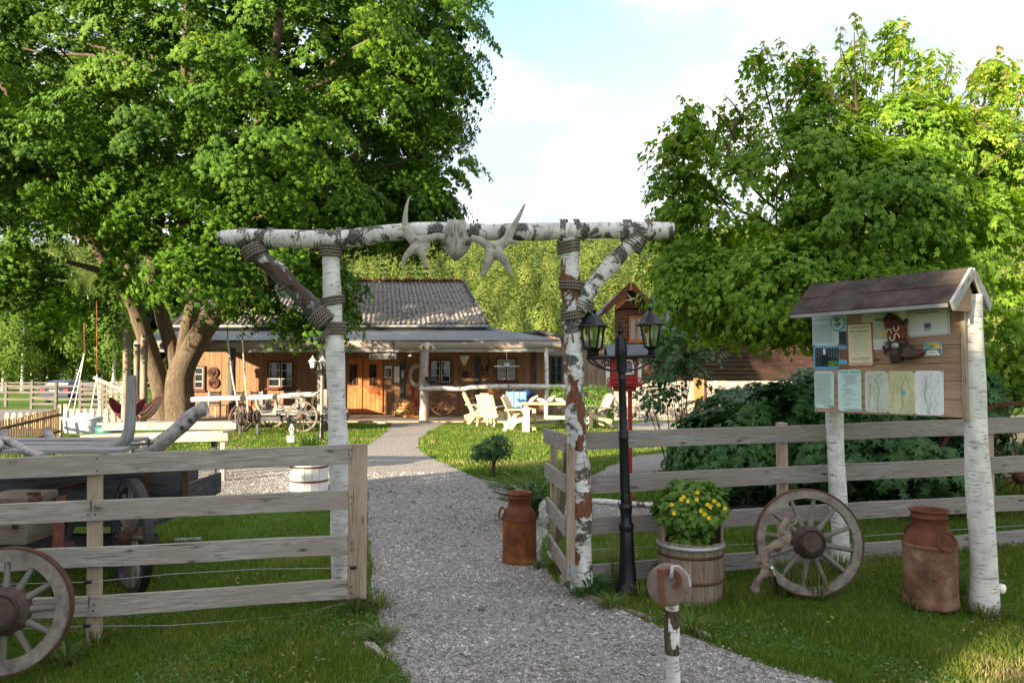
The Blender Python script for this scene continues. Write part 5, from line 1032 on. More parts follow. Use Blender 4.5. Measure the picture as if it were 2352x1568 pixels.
def sheet_paper(name, label, cat, box, mat, lines=None, off=.004, group=None, tilt=0, seed=0):
    u0, u1, v0, v1 = quad_uv(*box); g = random.Random(seed); c = BPt((u0 + u1) / 2, (v0 + v1) / 2, off); r = T(name, label, cat, c, group)
    Rm_ = Matrix.Rotation(radians(tilt), 3, bn); U, V = Rm_ @ bu, Rm_ @ bz; w_, h_ = u1 - u0, v1 - v0
    m = MB(); nu = 6; b_ = len(m.v)
    for i in range(nu + 1):
        for j in range(nu + 1):
            x, y = (i / nu - .5) * w_, (j / nu - .5) * h_; m.v.append(c + U * x + V * y + bn * (.0025 * noise.noise(Vector((x * 14 + seed, y * 9, 0))) + (.004 if j == 0 else 0) * g.random()))
    for i in range(nu):
        for j in range(nu): q = [b_ + i * (nu + 1) + j, b_ + (i + 1) * (nu + 1) + j, b_ + (i + 1) * (nu + 1) + j + 1, b_ + i * (nu + 1) + j + 1]; m.face(q, [(0, 0)] * 4, True)
    m.build('sheet', mat, r)
    def patch(nm, x0, y0, x1, y1, mt, o=.0034):
        m = MB(); m.box(c + U * ((x0 + x1) / 2 - .5) * w_ + V * (.5 - (y0 + y1) / 2) * h_ + bn * o, ((x1 - x0) * w_, (y1 - y0) * h_, .001), Matrix((U, V, U.cross(V))).transposed()); return m.build(nm, mt, r)
    def word(txt, x, y, hgt, wid, mt, o=.0046): return lettering(txt, hgt * h_ * 1.3, c + U * (x - .5) * w_ + V * (.5 - y) * h_ + bn * o, U, V, mt, r, wid * w_)
    def textblock(x0, y0, x1, y1, n, mt='ink_grey', ragged=.35, thick=.35):
        m = MB(); dy = (y1 - y0) / n
        for k in range(n):
            e = x1 - (x1 - x0) * ragged * g.random(); a = x0 + ((x1 - x0) * ragged * g.random() * .5 if ragged > .5 else 0); x = a
            while x < e:
                wl = g.uniform(.04, .12); x2 = min(e, x + wl)
                m.box(c + U * ((x + x2) / 2 - .5) * w_ + V * (.5 - (y0 + (k + .5) * dy)) * h_ + bn * .0042, ((x2 - x) * w_, dy * h_ * thick, .0006), Matrix((U, V, U.cross(V))).transposed()); x = x2 + .015
        m.build('small_print', mt, r)
    m = MB()
    for x, y in ((.04, .02), (.96, .02), (.04, .98), (.96, .98)): pc = c + U * (x - .5) * w_ + V * (.5 - y) * h_ + bn * .003; m.tube([pc, pc + bn * .005], .004, 6)
    m.build('pins', 'iron', r)
    return r, patch, word, textblock, (c, U, V, w_, h_)
PG = None
r, pa, wo, tb_, fr = sheet_paper('poster', 'pale blue ranch poster with round logo and horse head, top corner of the board', 'poster', (255, 470, 560, 762), 'paper_blue', seed=1)
tb_(.02, .34, .68, .93, 16); wo('to Fläckland', .25, .22, .055, .42, 'ink_teal'); pa('horse_picture', .78, .60, .99, .99, 'photo_dark')
c, U, V, w_, h_ = fr
m = MB(); cc = c + U * .25 * w_ + V * .17 * h_ + bn * .005; m.tube([cc + U * cos(q) * .055 + V * sin(q) * .062 for q in np.linspace(0, 2 * pi, 26)], .005, 6, False); m.build('logo_ring', 'ink_sky', r)
m = MB(); m.prism([(cos(q) * .05, sin(q) * .056) for q in np.linspace(0, 2 * pi, 22)[:-1]], cc, U, V, .002); m.build('logo_disc', 'paper_mint', r)
lettering('S', .105, cc + bn * .004, U, V, 'ink', r); lettering('Dance', .022, cc + V * .025 + bn * .006, U, V, 'ink_black', r, .06); lettering('Ranch', .022, cc - V * .012 + bn * .006, U, V, 'ink_black', r, .06); lettering('Sun', .018, cc + V * .05 + bn * .006, U, V, 'ink_sky', r, .03)
r, pa, wo, tb_, fr = sheet_paper('poster', 'ranch poster with web address above a photo of a rider in the woods', 'poster', (268, 760, 496, 972), 'ink_sky', seed=2)
pa('rider_picture', .06, .12, .97, .90, 'photo_dark'); pa('rider_grass', .52, .66, .96, .89, 'photo_green', .0042); pa('rider_figure', .38, .16, .47, .40, 'paper_white', .0044); pa('horse_figure', .30, .40, .58, .84, 'ink_black', .0046); wo('www.SUNDANCERANCH.se', .55, .06, .06, .95, 'paper_white')
m = MB()
for k in range(9): x = .1 + .1 * k; m.box(fr[0] + fr[1] * (x - .5) * fr[3] + fr[2] * .18 * fr[4] + bn * .0042, (.002, fr[4] * .4, .0006), Matrix((fr[1], fr[2], fr[1].cross(fr[2]))).transposed())
m.build('picture_trunks', 'ink_grey', r)
r, pa, wo, tb_, fr = sheet_paper('photo_strip', 'narrow strip of small ranch photos beside the rider poster', 'photo', (488, 762, 572, 970), 'photo_brown', seed=3); pa('photo', .05, .02, .95, .16, 'ink_sky'); pa('photo', .1, .25, .9, .45, 'photo_brown'); pa('photo', .05, .62, .9, .80, 'ink_sky')
r, pa, wo, tb_, fr = sheet_paper('price_list', 'cream wellness price list with wavy brown border', 'poster', (570, 565, 798, 948), 'paper_brown', off=.010, seed=4, tilt=1.5)
pa('cream_field', .05, .03, .95, .97, 'paper_cream', .0036); wo('PRICELIST', .5, .10, .05, .72, 'ink_green', .005); wo('Wellness', .5, .19, .055, .72, 'ink_green', .005); tb_(.14, .25, .86, .76, 15, 'ink_grey', .6, .22); wo('TAKE ALL THE TIME YOU WISH', .5, .81, .02, .72, 'ink', .005); wo('TO ENJOY THE WELLNESS', .5, .85, .02, .62, 'ink', .005); wo('SunDanceRanch', .5, .93, .05, .82, 'paper_brown', .006)
r, pa, wo, tb_, fr = sheet_paper('map_poster', 'pale land map poster half hidden behind the cowboy boot', 'map', (692, 470, 930, 800), 'paper_map', seed=5)
pa('map_sea', .0, .72, 1., 1., 'paper_white'); pa('map_land', .62, .55, .95, .62, 'ink_yellow'); pa('map_land', .5, .18, .9, .24, 'photo_green'); pa('map_key', .82, .80, .92, .92, 'ink_teal'); tb_(.1, .84, .7, .95, 3, 'ink_grey')
r, pa, wo, tb_, fr = sheet_paper('european_union_sign', 'white laminated sign with small blue star flag', 'sign', (1098, 448, 1474, 680), 'paper_white', off=.008, seed=6, tilt=2)
m = MB(); c, U, V, w_, h_ = fr
for s1, s2, ln, hz_ in ((0, .46, .93, 1), (0, -.46, .93, 1), (.47, 0, .92, 0), (-.47, 0, .92, 0)): m.box(c + U * s1 * w_ + V * s2 * h_ + bn * .005, ((ln * w_) if hz_ else .002, .002 if hz_ else ln * h_, .0008), Matrix((U, V, U.cross(V))).transposed())
m.build('border_line', 'ink', r); wo('Projektet medfinansieras', .48, -.02, .06, .72, 'ink_black'); wo('av Europeiska Unionen', .48, .10, .085, .58, 'ink_black'); pa('flag', .41, .50, .56, .70, 'ink_blue')
m = MB()
for k in range(12): q = 2 * pi * k / 12; s3 = c + U * ((.485 - .5) * w_ + cos(q) * .014) + V * ((.5 - .60) * h_ + sin(q) * .013) + bn * .0048; m.tube([s3, s3 + bn * .001], .0022, 5)
m.build('stars', 'ink_yellow', r); wo('EUROPEISKA UNIONEN', .485, .75, .025, .16, 'ink_blue'); tb_(.41, .77, .56, .82, 2, 'ink_grey', .2)
r, pa, wo, tb_, fr = sheet_paper('club_sign', 'small camping sign with yellow sun rays over a green meadow', 'sign', (1243, 735, 1404, 848), 'paper_white', off=.006, seed=7)
c, U, V, w_, h_ = fr; pa('sky_field', .03, .04, .97, .58, 'ink_sky'); pa('green_band', .03, .56, .97, .94, 'ink_green', .004)
m = MB(); s0 = c + V * -.02 * h_ + bn * .0055
for k in range(9): a0 = pi * (k + .15) / 9; a1 = pi * (k + .75) / 9; R1 = h_ * .5; m.prism([(0, 0), (cos(a0) * min(R1 * 1.5, R1 / max(.1, sin(a0)) * .98), sin(a0) * min(R1, R1)), (cos(a1) * min(R1 * 1.5, R1), sin(a1) * R1)], s0, U, V, .001)
m.build('sun_rays', 'ink_yellow', r); m = MB(); m.prism([(-.03, -.0), (.03, 0), (.055, -.045), (-.055, -.045)], c - V * .06 * h_ + bn * .0056, U, V, .001); m.build('road_mark', 'paper_white', r)
wo('SVR', .5, .34, .20, .34, 'ink_green', .007); wo('CAMPING OCH KUPOL', .5, .60, .085, .8, 'ink_black', .007); wo('2009', .5, .8, .1, .25, 'ink_green', .007)
r, pa, wo, tb_, fr = sheet_paper('menu_sheet', 'light blue printed table of prices, lower corner of the board', 'paper', (275, 992, 448, 1318), 'paper_mint', seed=8); tb_(.05, .05, .93, .88, 24, 'ink_grey', .15, .3); wo('Sun Dance', .72, .92, .04, .45, 'ink'); wo('Ranch', .84, .965, .04, .25, 'ink')
r, pa, wo, tb_, fr = sheet_paper('menu_sheet', 'mint week menu sheet beneath the wellness price list', 'paper', (482, 978, 690, 1345), 'paper_mint', seed=9); wo('WEEK MENU', .52, .06, .06, .8, 'ink_teal'); tb_(.14, .12, .86, .88, 26, 'ink_grey', .75, .25); wo('Sun Dance Ranch', .6, .955, .04, .62, 'ink')
def mapsheet(label, box, mat, seed, lake=False):
    r, pa, wo, tb_, fr = sheet_paper('road_map', label, 'map', box, mat, seed=seed); c, U, V, w_, h_ = fr; g = random.Random(seed); m = MB()
    for k in range(7):
        x, y = g.uniform(-.4, .4), -.48; P = []
        while y < .48: P.append(c + U * x * w_ + V * y * h_ + bn * .0036); x = min(.47, max(-.47, x + g.uniform(-.09, .09))); y += .08
        m.tube(P, .0007 if k else .0014, 4)
    m.build('map_roads', 'ink_grey', r); m = MB()
    for k in range(60): x, y = g.uniform(-.45, .4), g.uniform(-.46, .46); m.box(c + U * x * w_ + V * y * h_ + bn * .004, (g.uniform(.006, .014), .0018, .0006), Matrix((U, V, U.cross(V))).transposed())
    m.build('map_names', 'ink_grey', r)
    if lake: pa('map_lake', .52, .46, .66, .56, 'ink_sky')
    return r
mapsheet('greenish road map, first of the three maps in the lower row', (722, 988, 928, 1355), 'paper_map', 10)
mapsheet('yellowish road map with a blue lake, middle of the three maps', (924, 988, 1165, 1368), 'paper_map_yellow', 11, True)
mapsheet('white bluish road map beside the bare boards, last of three maps', (1162, 988, 1420, 1380), 'paper_white', 12)
# cowboy boot relief
def bo(x, y, off=.05): u, v = bp(*BZ(x, y), off); return BPt(u, v, off)
bt = T('cowboy_boot', 'large carved cowboy boot with spur hung on the notice board', 'boot ornament', bo(1000, 700, 0))
plain('boot_grey', (.085, .062, .048), .5, var=.45, scale=24, bump=.5); plain('boot_red', (.20, .035, .04), .4, var=.3); plain('boot_dark', (.035, .022, .018), .5); plain('boot_shaft', (.17, .038, .03), .42, var=.55, scale=16, bump=.5)
kx = (bo(1100, 600) - bo(900, 600)).length / 200
O_ = bo(1000, 700, .045); k3 = kx
def bl(l): return [((x - 1000) * k3, (700 - y) * k3 * .985 + (x - 1000) * k3 * -.0) for x, y in l]
m = MB(); m.prism(bl([(905, 505), (888, 545), (903, 590), (925, 650), (922, 720), (1078, 720), (1072, 650), (1084, 590), (1092, 530), (1050, 525), (1005, 512), (955, 490)]), O_, bu, bz, .075); m.build('shaft', 'boot_shaft', bt, bevel=.018)
m = MB(); m.prism(bl([(924, 715), (930, 775), (950, 840), (1000, 872), (1060, 876), (1115, 884), (1180, 868), (1200, 845), (1195, 806), (1135, 795), (1095, 752), (1078, 715)]), O_, bu, bz, .085); m.build('foot', 'boot_grey', bt, bevel=.018)
for yy in (735, 752, 770): m = MB(); m.tube(smooth([bo(935, yy + 8, .09), bo(1000, yy + 20, .10), bo(1085, yy + 8, .09)], 3), kx * 4, 6); m.build('crease', 'boot_dark', bt)
m = MB(); P = smooth([bo(1135, 835), bo(1180, 832), bo(1215, 822), bo(1238, 815)], 3); n = len(P); m.tube(P, [kx * v for v in np.linspace(46, 12, n)], 12, True, .9, 0, up=(0, 0, 1)); m.build('toe_cap', 'boot_red', bt)
m = MB(); Ps = [bo(*q) for q in ((950, 845), (1010, 855), (1060, 878), (1120, 884), (1180, 872), (1230, 845), (1242, 818))]; m.tube(smooth(Ps, 3), kx * 7, 8, True, 1.8); m.build('sole', 'boot_dark', bt)
m = MB(); p0 = bo(995, 870, .045); m.beam(bo(985, 845, .045), bo(1012, 912, .045), .07, kx * 88, up=tuple(bu)); m.build('heel', 'boot_dark', bt, bevel=.006)
m = MB(); m.tube(smooth([bo(888, 540, .085), bo(930, 490, .10), bo(1000, 520, .105), bo(1060, 570, .09), bo(1090, 530, .07)], 4), kx * 14, 8); m.tube([bo(945, 485, .10), bo(955, 600, .11)], kx * 13, 6); m.build('top_trim', 'boot_dark', bt)
m = MB(); m.prism([(-.055, -.02), (-.05, .03), (.0, .045), (.05, .03), (.07, -.03), (.04, -.05), (.0, -.01)], bo(1020, 490, .05), bu, bz, .05); m.build('paper_cone', 'paper_cream', bt)
plain('boot_cream', (.55, .45, .28), .6, var=.15)
for (x, y, s3) in ((995, 605, -1), (930, 650, 1), (1000, 690, 1), (960, 690, -1)):
    m = MB(); c = bo(x, y, .105); m.tube([c + bu * cos(q) * kx * 22 + bz * sin(q) * kx * 32 * s3 for q in np.linspace(-.4, 3.6, 12)], [kx * 4] + [kx * 8] * 10 + [kx * 3], 6); m.build('inlay', 'boot_cream', bt)
m = MB(); c = bo(985, 765, .11); m.lathe([(0, .01), (kx * 16, .008), (kx * 20, .002), (kx * 30, .004), (kx * 31, -.004)], c, 16, Matrix((bu, bz, -bn)).transposed() @ Matrix.Scale(-1, 3, (0, 0, 1)) if 0 else Matrix((bu, bz, bn)).transposed()); m.build('spur_button', 'galvanised', bt)
m = MB(); m.tube([bo(985, 765, .10), bo(930, 790, .09), bo(900, 805, .07)], kx * 16, 8); m.tube([bo(880, 775, .07), bo(905, 805, .075), bo(895, 835, .07)], kx * 14, 8); m.tube([bo(1000, 780, .10), bo(1040, 800, .10), bo(1010, 850, .09)], kx * 10, 7); m.build('spur_strap', 'boot_dark', bt)
# ================================================================== RED BIRD HOUSE
bhb = gnd(1458, 1192); bh = T('bird_house', 'red wooden bird house like a cabin with white trim on a red post', 'bird house', bhb)
YB = bhb.y; q = lambda x, y, o=0: at(x, y, YB + o)
m = MB(); m.beam(q(1447, 1195), q(1447, 890), .045, .045, up=(1, 0, 0)); m.build('post', 'red_paint', bh, bevel=.003)
m = MB(); m.box(q(1434, 884), (.36, .34, .03)); m.box(q(1434, 893), (.24, .22, .05)); m.build('floor', 'red_paint', bh, bevel=.003)
m = MB()
for k in range(9): m.box(q(1432, 879 - k * 7.2), (.33 + .004 * (k % 2), .28, .034), Matrix.Rotation(0, 3, 'X'))
m.build('wall', 'red_paint', bh, bevel=.003)
for x in (1396, 1469): m = MB(); m.box(q(x, 852, -.148), (.04, .02, .29)); m.build('corner_trim', 'white_paint', bh)
m = MB(); c = q(1444, 846, -.15)
for dx, dz, sx_, sz in ((-.05, 0, .018, .14), (.05, 0, .018, .14), (0, -.06, .11, .018)): m.box(c + Vector((dx, 0, dz)), (sx_, .02, sz))
for sgn in (-1, 1): m.beam(c + Vector((sgn * .075, 0, .055)), c + Vector((0, 0, .10)), .02, .02)
m.build('window_frame', 'white_paint', bh); m = MB(); m.box(c + Vector((0, .006, .0)), (.09, .01, .13)); m.build('window_pane', 'glass_dark', bh)
m = MB(); m.box(q(1434, 878, -.19), (.37, .012, .02)); m.box(q(1434, 868, -.19), (.37, .012, .014))
for k in range(8): m.box(q(1396 + k * 11, 873, -.19), (.012, .01, .05))
m.build('railing', 'red_paint', bh)
m = MB(); sR = radians(32)
for sg in (-1, 1): m.box(q(1440, 806) + Vector((0, sg * .11, .0)), (.50, .27, .02), Matrix.Rotation(-sg * sR, 3, 'X'))
m.build('roof', 'slate', bh, bevel=.003)
# ================================================================== SHRUBS AND PLANTS NEAR THE PATH
b0_ = gnd(1133, 1092); Y = b0_.y
sh_ = T('small_shrub', 'little round clipped shrub on a bare stem beside the path', 'shrub', b0_)
m = MB(); limb(m, [b0_ - bz * .03, at(1134, 1065, Y), at(1142, 1045, Y), at(1138, 1015, Y)], .035, .015, 8, .2)
limb(m, [at(1140, 1050, Y), at(1158, 1040, Y)], .012, .004, 5, 0); limb(m, [at(1135, 1060, Y), at(1110, 1035, Y)], .014, .005, 5, 0); m.build('stem', 'shrub_bark', sh_)
P, Nn, tb, rd = crown_pts([lobe(1128, 1030, Y, 36, 24, .22), lobe(1146, 1022, Y, 26, 22, .2), lobe(1110, 1036, Y, 24, 16, .2)], 120, 26, .12, 21, hole=-.6, inner=.4)
leaves('foliage', P, Nn, NR.uniform(.028, .05, len(P)), LEAF_OVAL, 'currant_leaf', sh_, tb, rd)
fb = gnd(1222, 1205); fe = T('fern', 'feathery green fern growing between milk can and gate', 'fern', fb)
C, Nn, tb, SS = [], [], [], []; m = MB()
for k in range(46):
    a = RNG.uniform(0, 6.28); L = RNG.uniform(.35, .75); tip = Vector((cos(a) * L * .75 - .12, sin(a) * L * .6, L * .85)); P = smooth([fb, fb + Vector((tip.x * .35, tip.y * .35, tip.z * .75)), fb + tip], 6)
    m.tube(P, [.004] * (len(P) - 1) + [.001], 4)
    side = Vector((-sin(a), cos(a), 0))
    for i in range(3, len(P)):
        for j in range(3):
            pp = P[i - 1].lerp(P[i], j / 3); f_ = 1 - i / len(P) * .75
            for sg in (-1, 1):
                for e in (.25, .6, .95): C.append(pp + side * sg * e * .09 * f_ + Vector((0, 0, -.01 * e))); Nn.append((.2 * cos(a), .2 * sin(a), 1)); tb.append(side * sg); SS.append(.035 * f_ + .008)
m.build('stem', 'long_grass', fe); leaves('fronds', np.array([tuple(c) for c in C]), np.array(Nn) + NR.normal(0, .25, (len(C), 3)), np.array(SS) * 1.1, LEAF_OVAL, 'fern_leaf', fe, np.array([tuple(t_) for t_ in tb]) * 3)
def tuft(name, label, base, n, h, spread, mat, cat='grass tuft', group=None, curl=.5, w=.0042):
    n = int(n * 1.7); m = MB(); b = Vector(base)
    for k in range(n):
        a = RNG.uniform(0, 6.28); q0 = b + Vector((cos(a), sin(a), 0)) * RNG.uniform(0, spread * .4); hh = h * RNG.uniform(.35, 1.1); d = Vector((cos(a), sin(a), 0)) * spread * RNG.uniform(.3, 1.1); s4 = Vector((-sin(a), cos(a), 0)) * w
        p1, p2 = q0 + d * .35 + Vector((0, 0, hh * .65)), q0 + d + Vector((0, 0, hh * (1 - curl * .3)))
        i0 = len(m.v); m.v += [q0 - s4, q0 + s4, p1 + s4 * .8, p1 - s4 * .8, p2]; rr = RNG.random(); m.face([i0, i0 + 1, i0 + 2, i0 + 3], [(rr, rr)] * 4); m.face([i0 + 3, i0 + 2, i0 + 4], [(rr, rr)] * 3)
    return m.build(name, mat, label=label, cat=cat, group=group, loc=b)
tuft('grass_tuft', 'tall dry grass tuft against the lamp post base', gnd(1415, 1350), 60, .36, .14, 'long_grass')
tuft('grass_tuft', 'dandelion like leaves at the foot of the rough birch post', gnd(1352, 1362), 50, .18, .2, 'fern_leaf', w=.014)
tuft('grass_tuft', 'long grass growing through the lower spokes of the leaning wheel', gnd(1800, 1362), 70, .32, .2, 'long_grass')
tuft('grass_tuft', 'long grass under the hub of the leaning wheel', gnd(1880, 1372), 60, .28, .2, 'grass_blade')
tuft('grass_tuft', 'dry grass tuft at the foot of the wide fence end post', gnd(815, 1400), 90, .15, .22, 'long_grass')
tuft('grass_tuft', 'grass tuft between the big milk can and the white birch post', gnd(2196, 1378), 50, .24, .12, 'long_grass')
tuft('grass_tuft', 'green weeds between the lamp base and the flower barrel', gnd(1505, 1340), 50, .22, .14, 'fern_leaf', w=.012)
tuft('grass_tuft', 'green weeds at the gravel edge under the open gate', gnd(1285, 1320), 50, .16, .15, 'grass_blade', w=.01)

for i, (px, py, n_, h_, sp_, mt_, lb) in enumerate([(222, 1478, 60, .16, .16, 'grass_blade', 'at the foot of the left fence post'), (1925, 1318, 50, .20, .15, 'long_grass', 'at the foot of the slim birch post'), (2262, 1412, 70, .14, .2, 'grass_blade', 'around the foot of the stout birch post'), (2095, 1392, 40, .14, .14, 'grass_blade', 'under the big rusty milk can'),
        (1660, 1372, 50, .18, .14, 'grass_blade', 'beside the barrel planter on its open side'), (1540, 1380, 60, .16, .18, 'long_grass', 'in front of the barrel planter'), (1470, 1372, 40, .15, .12, 'grass_blade', 'close behind the log slice marker'), (1240, 1305, 30, .10, .12, 'grass_blade', 'beside the orange lidded milk can'),
        (880, 1470, 60, .12, .2, 'long_grass', 'over the flat stone at the path edge'), (868, 1395, 60, .13, .2, 'grass_blade', 'spilling on the gravel by the fence end'), (1795, 1165, 40, .2, .15, 'grass_blade', 'at the middle post of the long fence'), (1330, 1370, 50, .14, .16, 'fern_leaf', 'under the lowest rail by the gate hinge'), (150, 1520, 60, .14, .2, 'long_grass', 'beneath the rim of the near wagon wheel'),
        (1400, 1395, 50, .12, .18, 'long_grass', 'on the path edge before the lamp post'), (1590, 1450, 60, .12, .2, 'grass_blade', 'over the half buried edging log')]):
    tuft('grass_tuft', 'grass tuft ' + lb, gnd(px, py), n_, h_, sp_, mt_, group=None)
# ================================================================== SALOON
def Q(px, py, Y, o=0): return at(px, py, Y) + Vector((0, o, 0))
YF, YP = 29.0, 26.0
XL, XR = -12.75, 1.3
sa = T('saloon', 'long wooden saloon with corrugated roof and a log beam porch', 'saloon', ((XL + XR) / 2, YF, 0))
m = MB(); x = XL
while x < XR: w_ = RNG.uniform(.19, .25); hh_ = 3.3 if x < -1.2 else 2.62; m.box((x + w_ / 2, YF + RNG.uniform(0, .012), hh_ / 2 + .03), (w_ - .012, .06, hh_)); x += w_
m.box(((XL - 1.1) / 2, YF + .12, 1.7), (-1.1 - XL, .14, 3.35)); m.box((.1, YF + .12, 1.32), (2.4, .14, 2.64)); m.box((XR - .05, YF + 4.5, 1.3), (.12, 9, 2.6)); m.box((XL + .05, YF + 4.5, 1.7), (.12, 9, 3.3)); m.build('wall', W_WALL, sa)
def corr(a0, a1, b0, b1, per, amp, mat, name, parent, vs=1):
    """corrugated sheet between eave a0-a1 and ridge b0-b1"""
    a0, a1, b0, b1 = map(Vector, (a0, a1, b0, b1)); L = (a1 - a0).length; n = int(L / per * 4); m = MB(); up = (a1 - a0).cross(b0 - a0).normalized(); up = up if up.z > 0 else -up
    H = (b0 - a0).length
    for j in range(2):
        for i in range(n + 1):
            f = i / n; p = (a0.lerp(a1, f)).lerp(b0.lerp(b1, f), j); m.v.append(p + up * amp * (1, 0, -1, 0)[i % 4])
    for i in range(n): m.face([i, i + 1, n + 2 + i, n + 1 + i], [(i / n * L, 0), ((i + 1) / n * L, 0), ((i + 1) / n * L, H), (i / n * L, H)])
    o = m.build(name, mat, parent); s = o.modifiers.new('thick', 'SOLIDIFY'); s.thickness = .01; return o
zE, zR = Q(0, 744, 28.6).z, Q(0, 646, 33.5).z
eR_, rR_ = Q(1118, 744, 28.6).x, Q(1060, 646, 33.5).x
corr((XL, 28.6, zE), (eR_, 28.6, zE), (XL, 33.5, zR), (rR_, 33.5, zR), .19, .028, 'corrugated', 'roof', sa)
corr((XL, 38.4, zE), (eR_, 38.4, zE), (XL, 33.5, zR), (rR_, 33.5, zR), .19, .028, 'corrugated', 'roof', sa)
m = MB(); m.tube([(XL, 33.5, zR + .02), (rR_, 33.5, zR + .02)], .07, 8); plain('ridge_moss', (.26, .13, .05), 1, var=.5, scale=14); 
for i in range(160): x = RNG.uniform(XL, rR_); m.tube([(x, 33.42, zR + .03), (x + RNG.uniform(-.1, .1), 33.35, zR + RNG.uniform(.05, .14))], RNG.uniform(.02, .06), 5)
m.build('ridge_cap', 'ridge_moss', sa)
m = MB(); m.beam((eR_ + .04, 28.5, zE - .02), (rR_ + .04, 33.5, zR - .0), .05, .22); m.beam((eR_ + .04, 38.5, zE - .02), (rR_ + .04, 33.5, zR - .0), .05, .22); m.beam((XL, 28.62, zE - .10), (eR_, 28.62, zE - .10), .04, .16); m.build('bargeboard', 'slate', sa)
m = MB(); m.tube([(XL, 28.5, zE - .09), (eR_ + .05, 28.5, zE - .09)], .055, 8); m.build('gutter', 'galvanised', sa)
m = MB(); i0 = len(m.v); m.v += [Vector((eR_ - .05, 28.8, 3.0)), Vector((eR_ - .05, 28.8, zE - .05)), Vector((rR_ - .05, 33.5, zR - .08)), Vector((eR_ - .05, 38.2, zE - .05)), Vector((eR_ - .05, 38.2, 3.0))]; m.face([0, 1, 2, 3, 4], [(v.y, v.z) for v in m.v]); o = m.build('gable', W_SHED, sa); s = o.modifiers.new('t', 'SOLIDIFY'); s.thickness = .05
zP1, zP0 = Q(0, 754, 28.9).z, Q(0, 781, YP - .1).z
xP0, xP1 = Q(1288, 781, YP).x, Q(1136, 754, 28.9).x
corr((XL, YP - .12, zP0), (xP0, YP - .12, zP0), (XL, 28.95, zP1), (xP1, 28.95, zP1), .10, .012, 'metal_roof', 'porch_roof', sa)
m = MB(); i0 = 0; m.v += [Vector((xP0, YP - .12, zP0 - .01)), Vector((xP1, 28.95, zP1 - .01)), Vector((XR + .3, 29.3, zP0 + .1)), Vector((XR + .5, 29.3, zP0 - .2)), Vector((xP0, YP - .05, zP0 - .2))]; m.face([0, 1, 2, 3, 4], [(v.x, v.y) for v in m.v]); m.build('porch_roof_hip', 'metal_roof', sa)
m = MB(); zb = Q(0, 791, YP).z; P = [Vector((x, YP, zb + .02 * sin(x * .7))) for x in np.linspace(XL, xP0, 30)]; m.tube(P, [.145 + .012 * sin(i * .8) for i in range(30)], 16, True, 1, .05); m.build('porch_beam', W_LOG, sa)
m = MB(); zb2 = Q(0, 804, YP).z; m.beam((XL, YP + .05, zb2), (Q(1270, 0, YP).x, YP + .05, zb2), .12, .12); m.build('lower_beam', W_GREY, sa)
for px, r, mt_ in ((978, .155, W_LOG), (745, .12, W_LOG), (545, .12, W_DARK), (340, .12, W_LOG)):
    m = MB(); x = Q(px, 0, YP).x; P = [Vector((x + .01 * sin(i), YP + .02, z)) for i, z in enumerate(np.linspace(-.02, zb - .1, 8))]; m.tube(P, [r * (1 + .04 * sin(i * 2)) for i in range(8)], 14, True, 1, .08); m.build('porch_post', mt_, sa)
m = MB(); x = Q(1253, 0, YP).x; m.tube([(x, YP + .02, -.02), (x + .02, YP + .02, 1.3), (x, YP + .02, zb - .1)], .07, 12, True, 1, .15); m.build('porch_post', 'birch', sa)
m = MB(); m.box(((XL + xP0) / 2, 27.3, .0), (xP0 - XL, 3.5, .10)); m.build('porch_floor', 'porch_floor', sa)
m = MB(); m.tube(smooth([Q(964, 892, 25.75), Q(1010, 891, 25.75), Q(1060, 893, 25.75), Q(1085, 889, 25.75), Q(1160, 887, 25.75), Q(1300, 888, 25.75)], 4), .075, 12, True, 1, .15); m.build('porch_rail', 'birch', sa)
for px in (1180, 1290): m = MB(); m.tube([Q(px, 890, 25.8), Q(px, 948, 25.8)], .06, 10, True, 1, .1); m.build('rail_post', W_LOG, sa)
m = MB(); m.tube(smooth([Q(440, 918, 25.2), Q(520, 914, 25.2), Q(610, 912, 25.2), Q(680, 907, 25.2), Q(752, 904, 25.2)], 4), .085, 12, True, 1, .15, seed=4); m.build('porch_rail', 'birch', sa)
for px in (460, 590, 700): m = MB(); m.tube([Q(px, 914, 25.25), Q(px, 960, 25.25)], .06, 10); m.build('rail_post', W_LOG, sa)
def window(px0, px1, py0, py1, Y, parent, fr_mat='frame_brown', bars=(2, 3), pane='glass_dark', bar_mat='white_paint', sill=True):
    a, b = Q(px0, py1, Y), Q(px1, py0, Y); cx, cz, w_, h_ = (a.x + b.x) / 2, (a.z + b.z) / 2, b.x - a.x, b.z - a.z; y = Y - .05
    m = MB(); f_ = .07
    for dx, dz, sx_, sz in ((-w_ / 2, 0, f_, h_ + f_), (w_ / 2, 0, f_, h_ + f_), (0, h_ / 2, w_ - f_, f_), (0, -h_ / 2, w_ - f_, f_), (0, 0, f_ * .9, h_ - f_)): m.box((cx + dx, y, cz + dz), (sx_, .08, sz))
    if sill: m.box((cx, y - .05, cz - h_ / 2 - .065), (w_ + .2, .16, .04))
    fo = m.build('window', fr_mat, parent); m = MB(); m.box((cx, y + .015, cz), (w_, .02, h_)); m.build('pane', pane, fo); m = MB()
    for s5 in (-1, 1):
        hw = w_ / 2 - f_ * 1.2; c5 = cx + s5 * w_ / 4
        for e in (-1, 1): m.box((c5 + e * hw / 2, y - .01, cz), (.02, .03, h_ - f_)); m.box((c5, y - .01, cz + e * (h_ / 2 - f_ * .6)), (hw, .028, .022))
        for k in range(1, bars[1]): m.box((c5, y - .01, cz - h_ / 2 + h_ * k / bars[1]), (hw, .028, .022))
    m.build('glazing_bar', bar_mat, fo); return fo
plain('frame_brown', (.11, .04, .02), .6, var=.3)
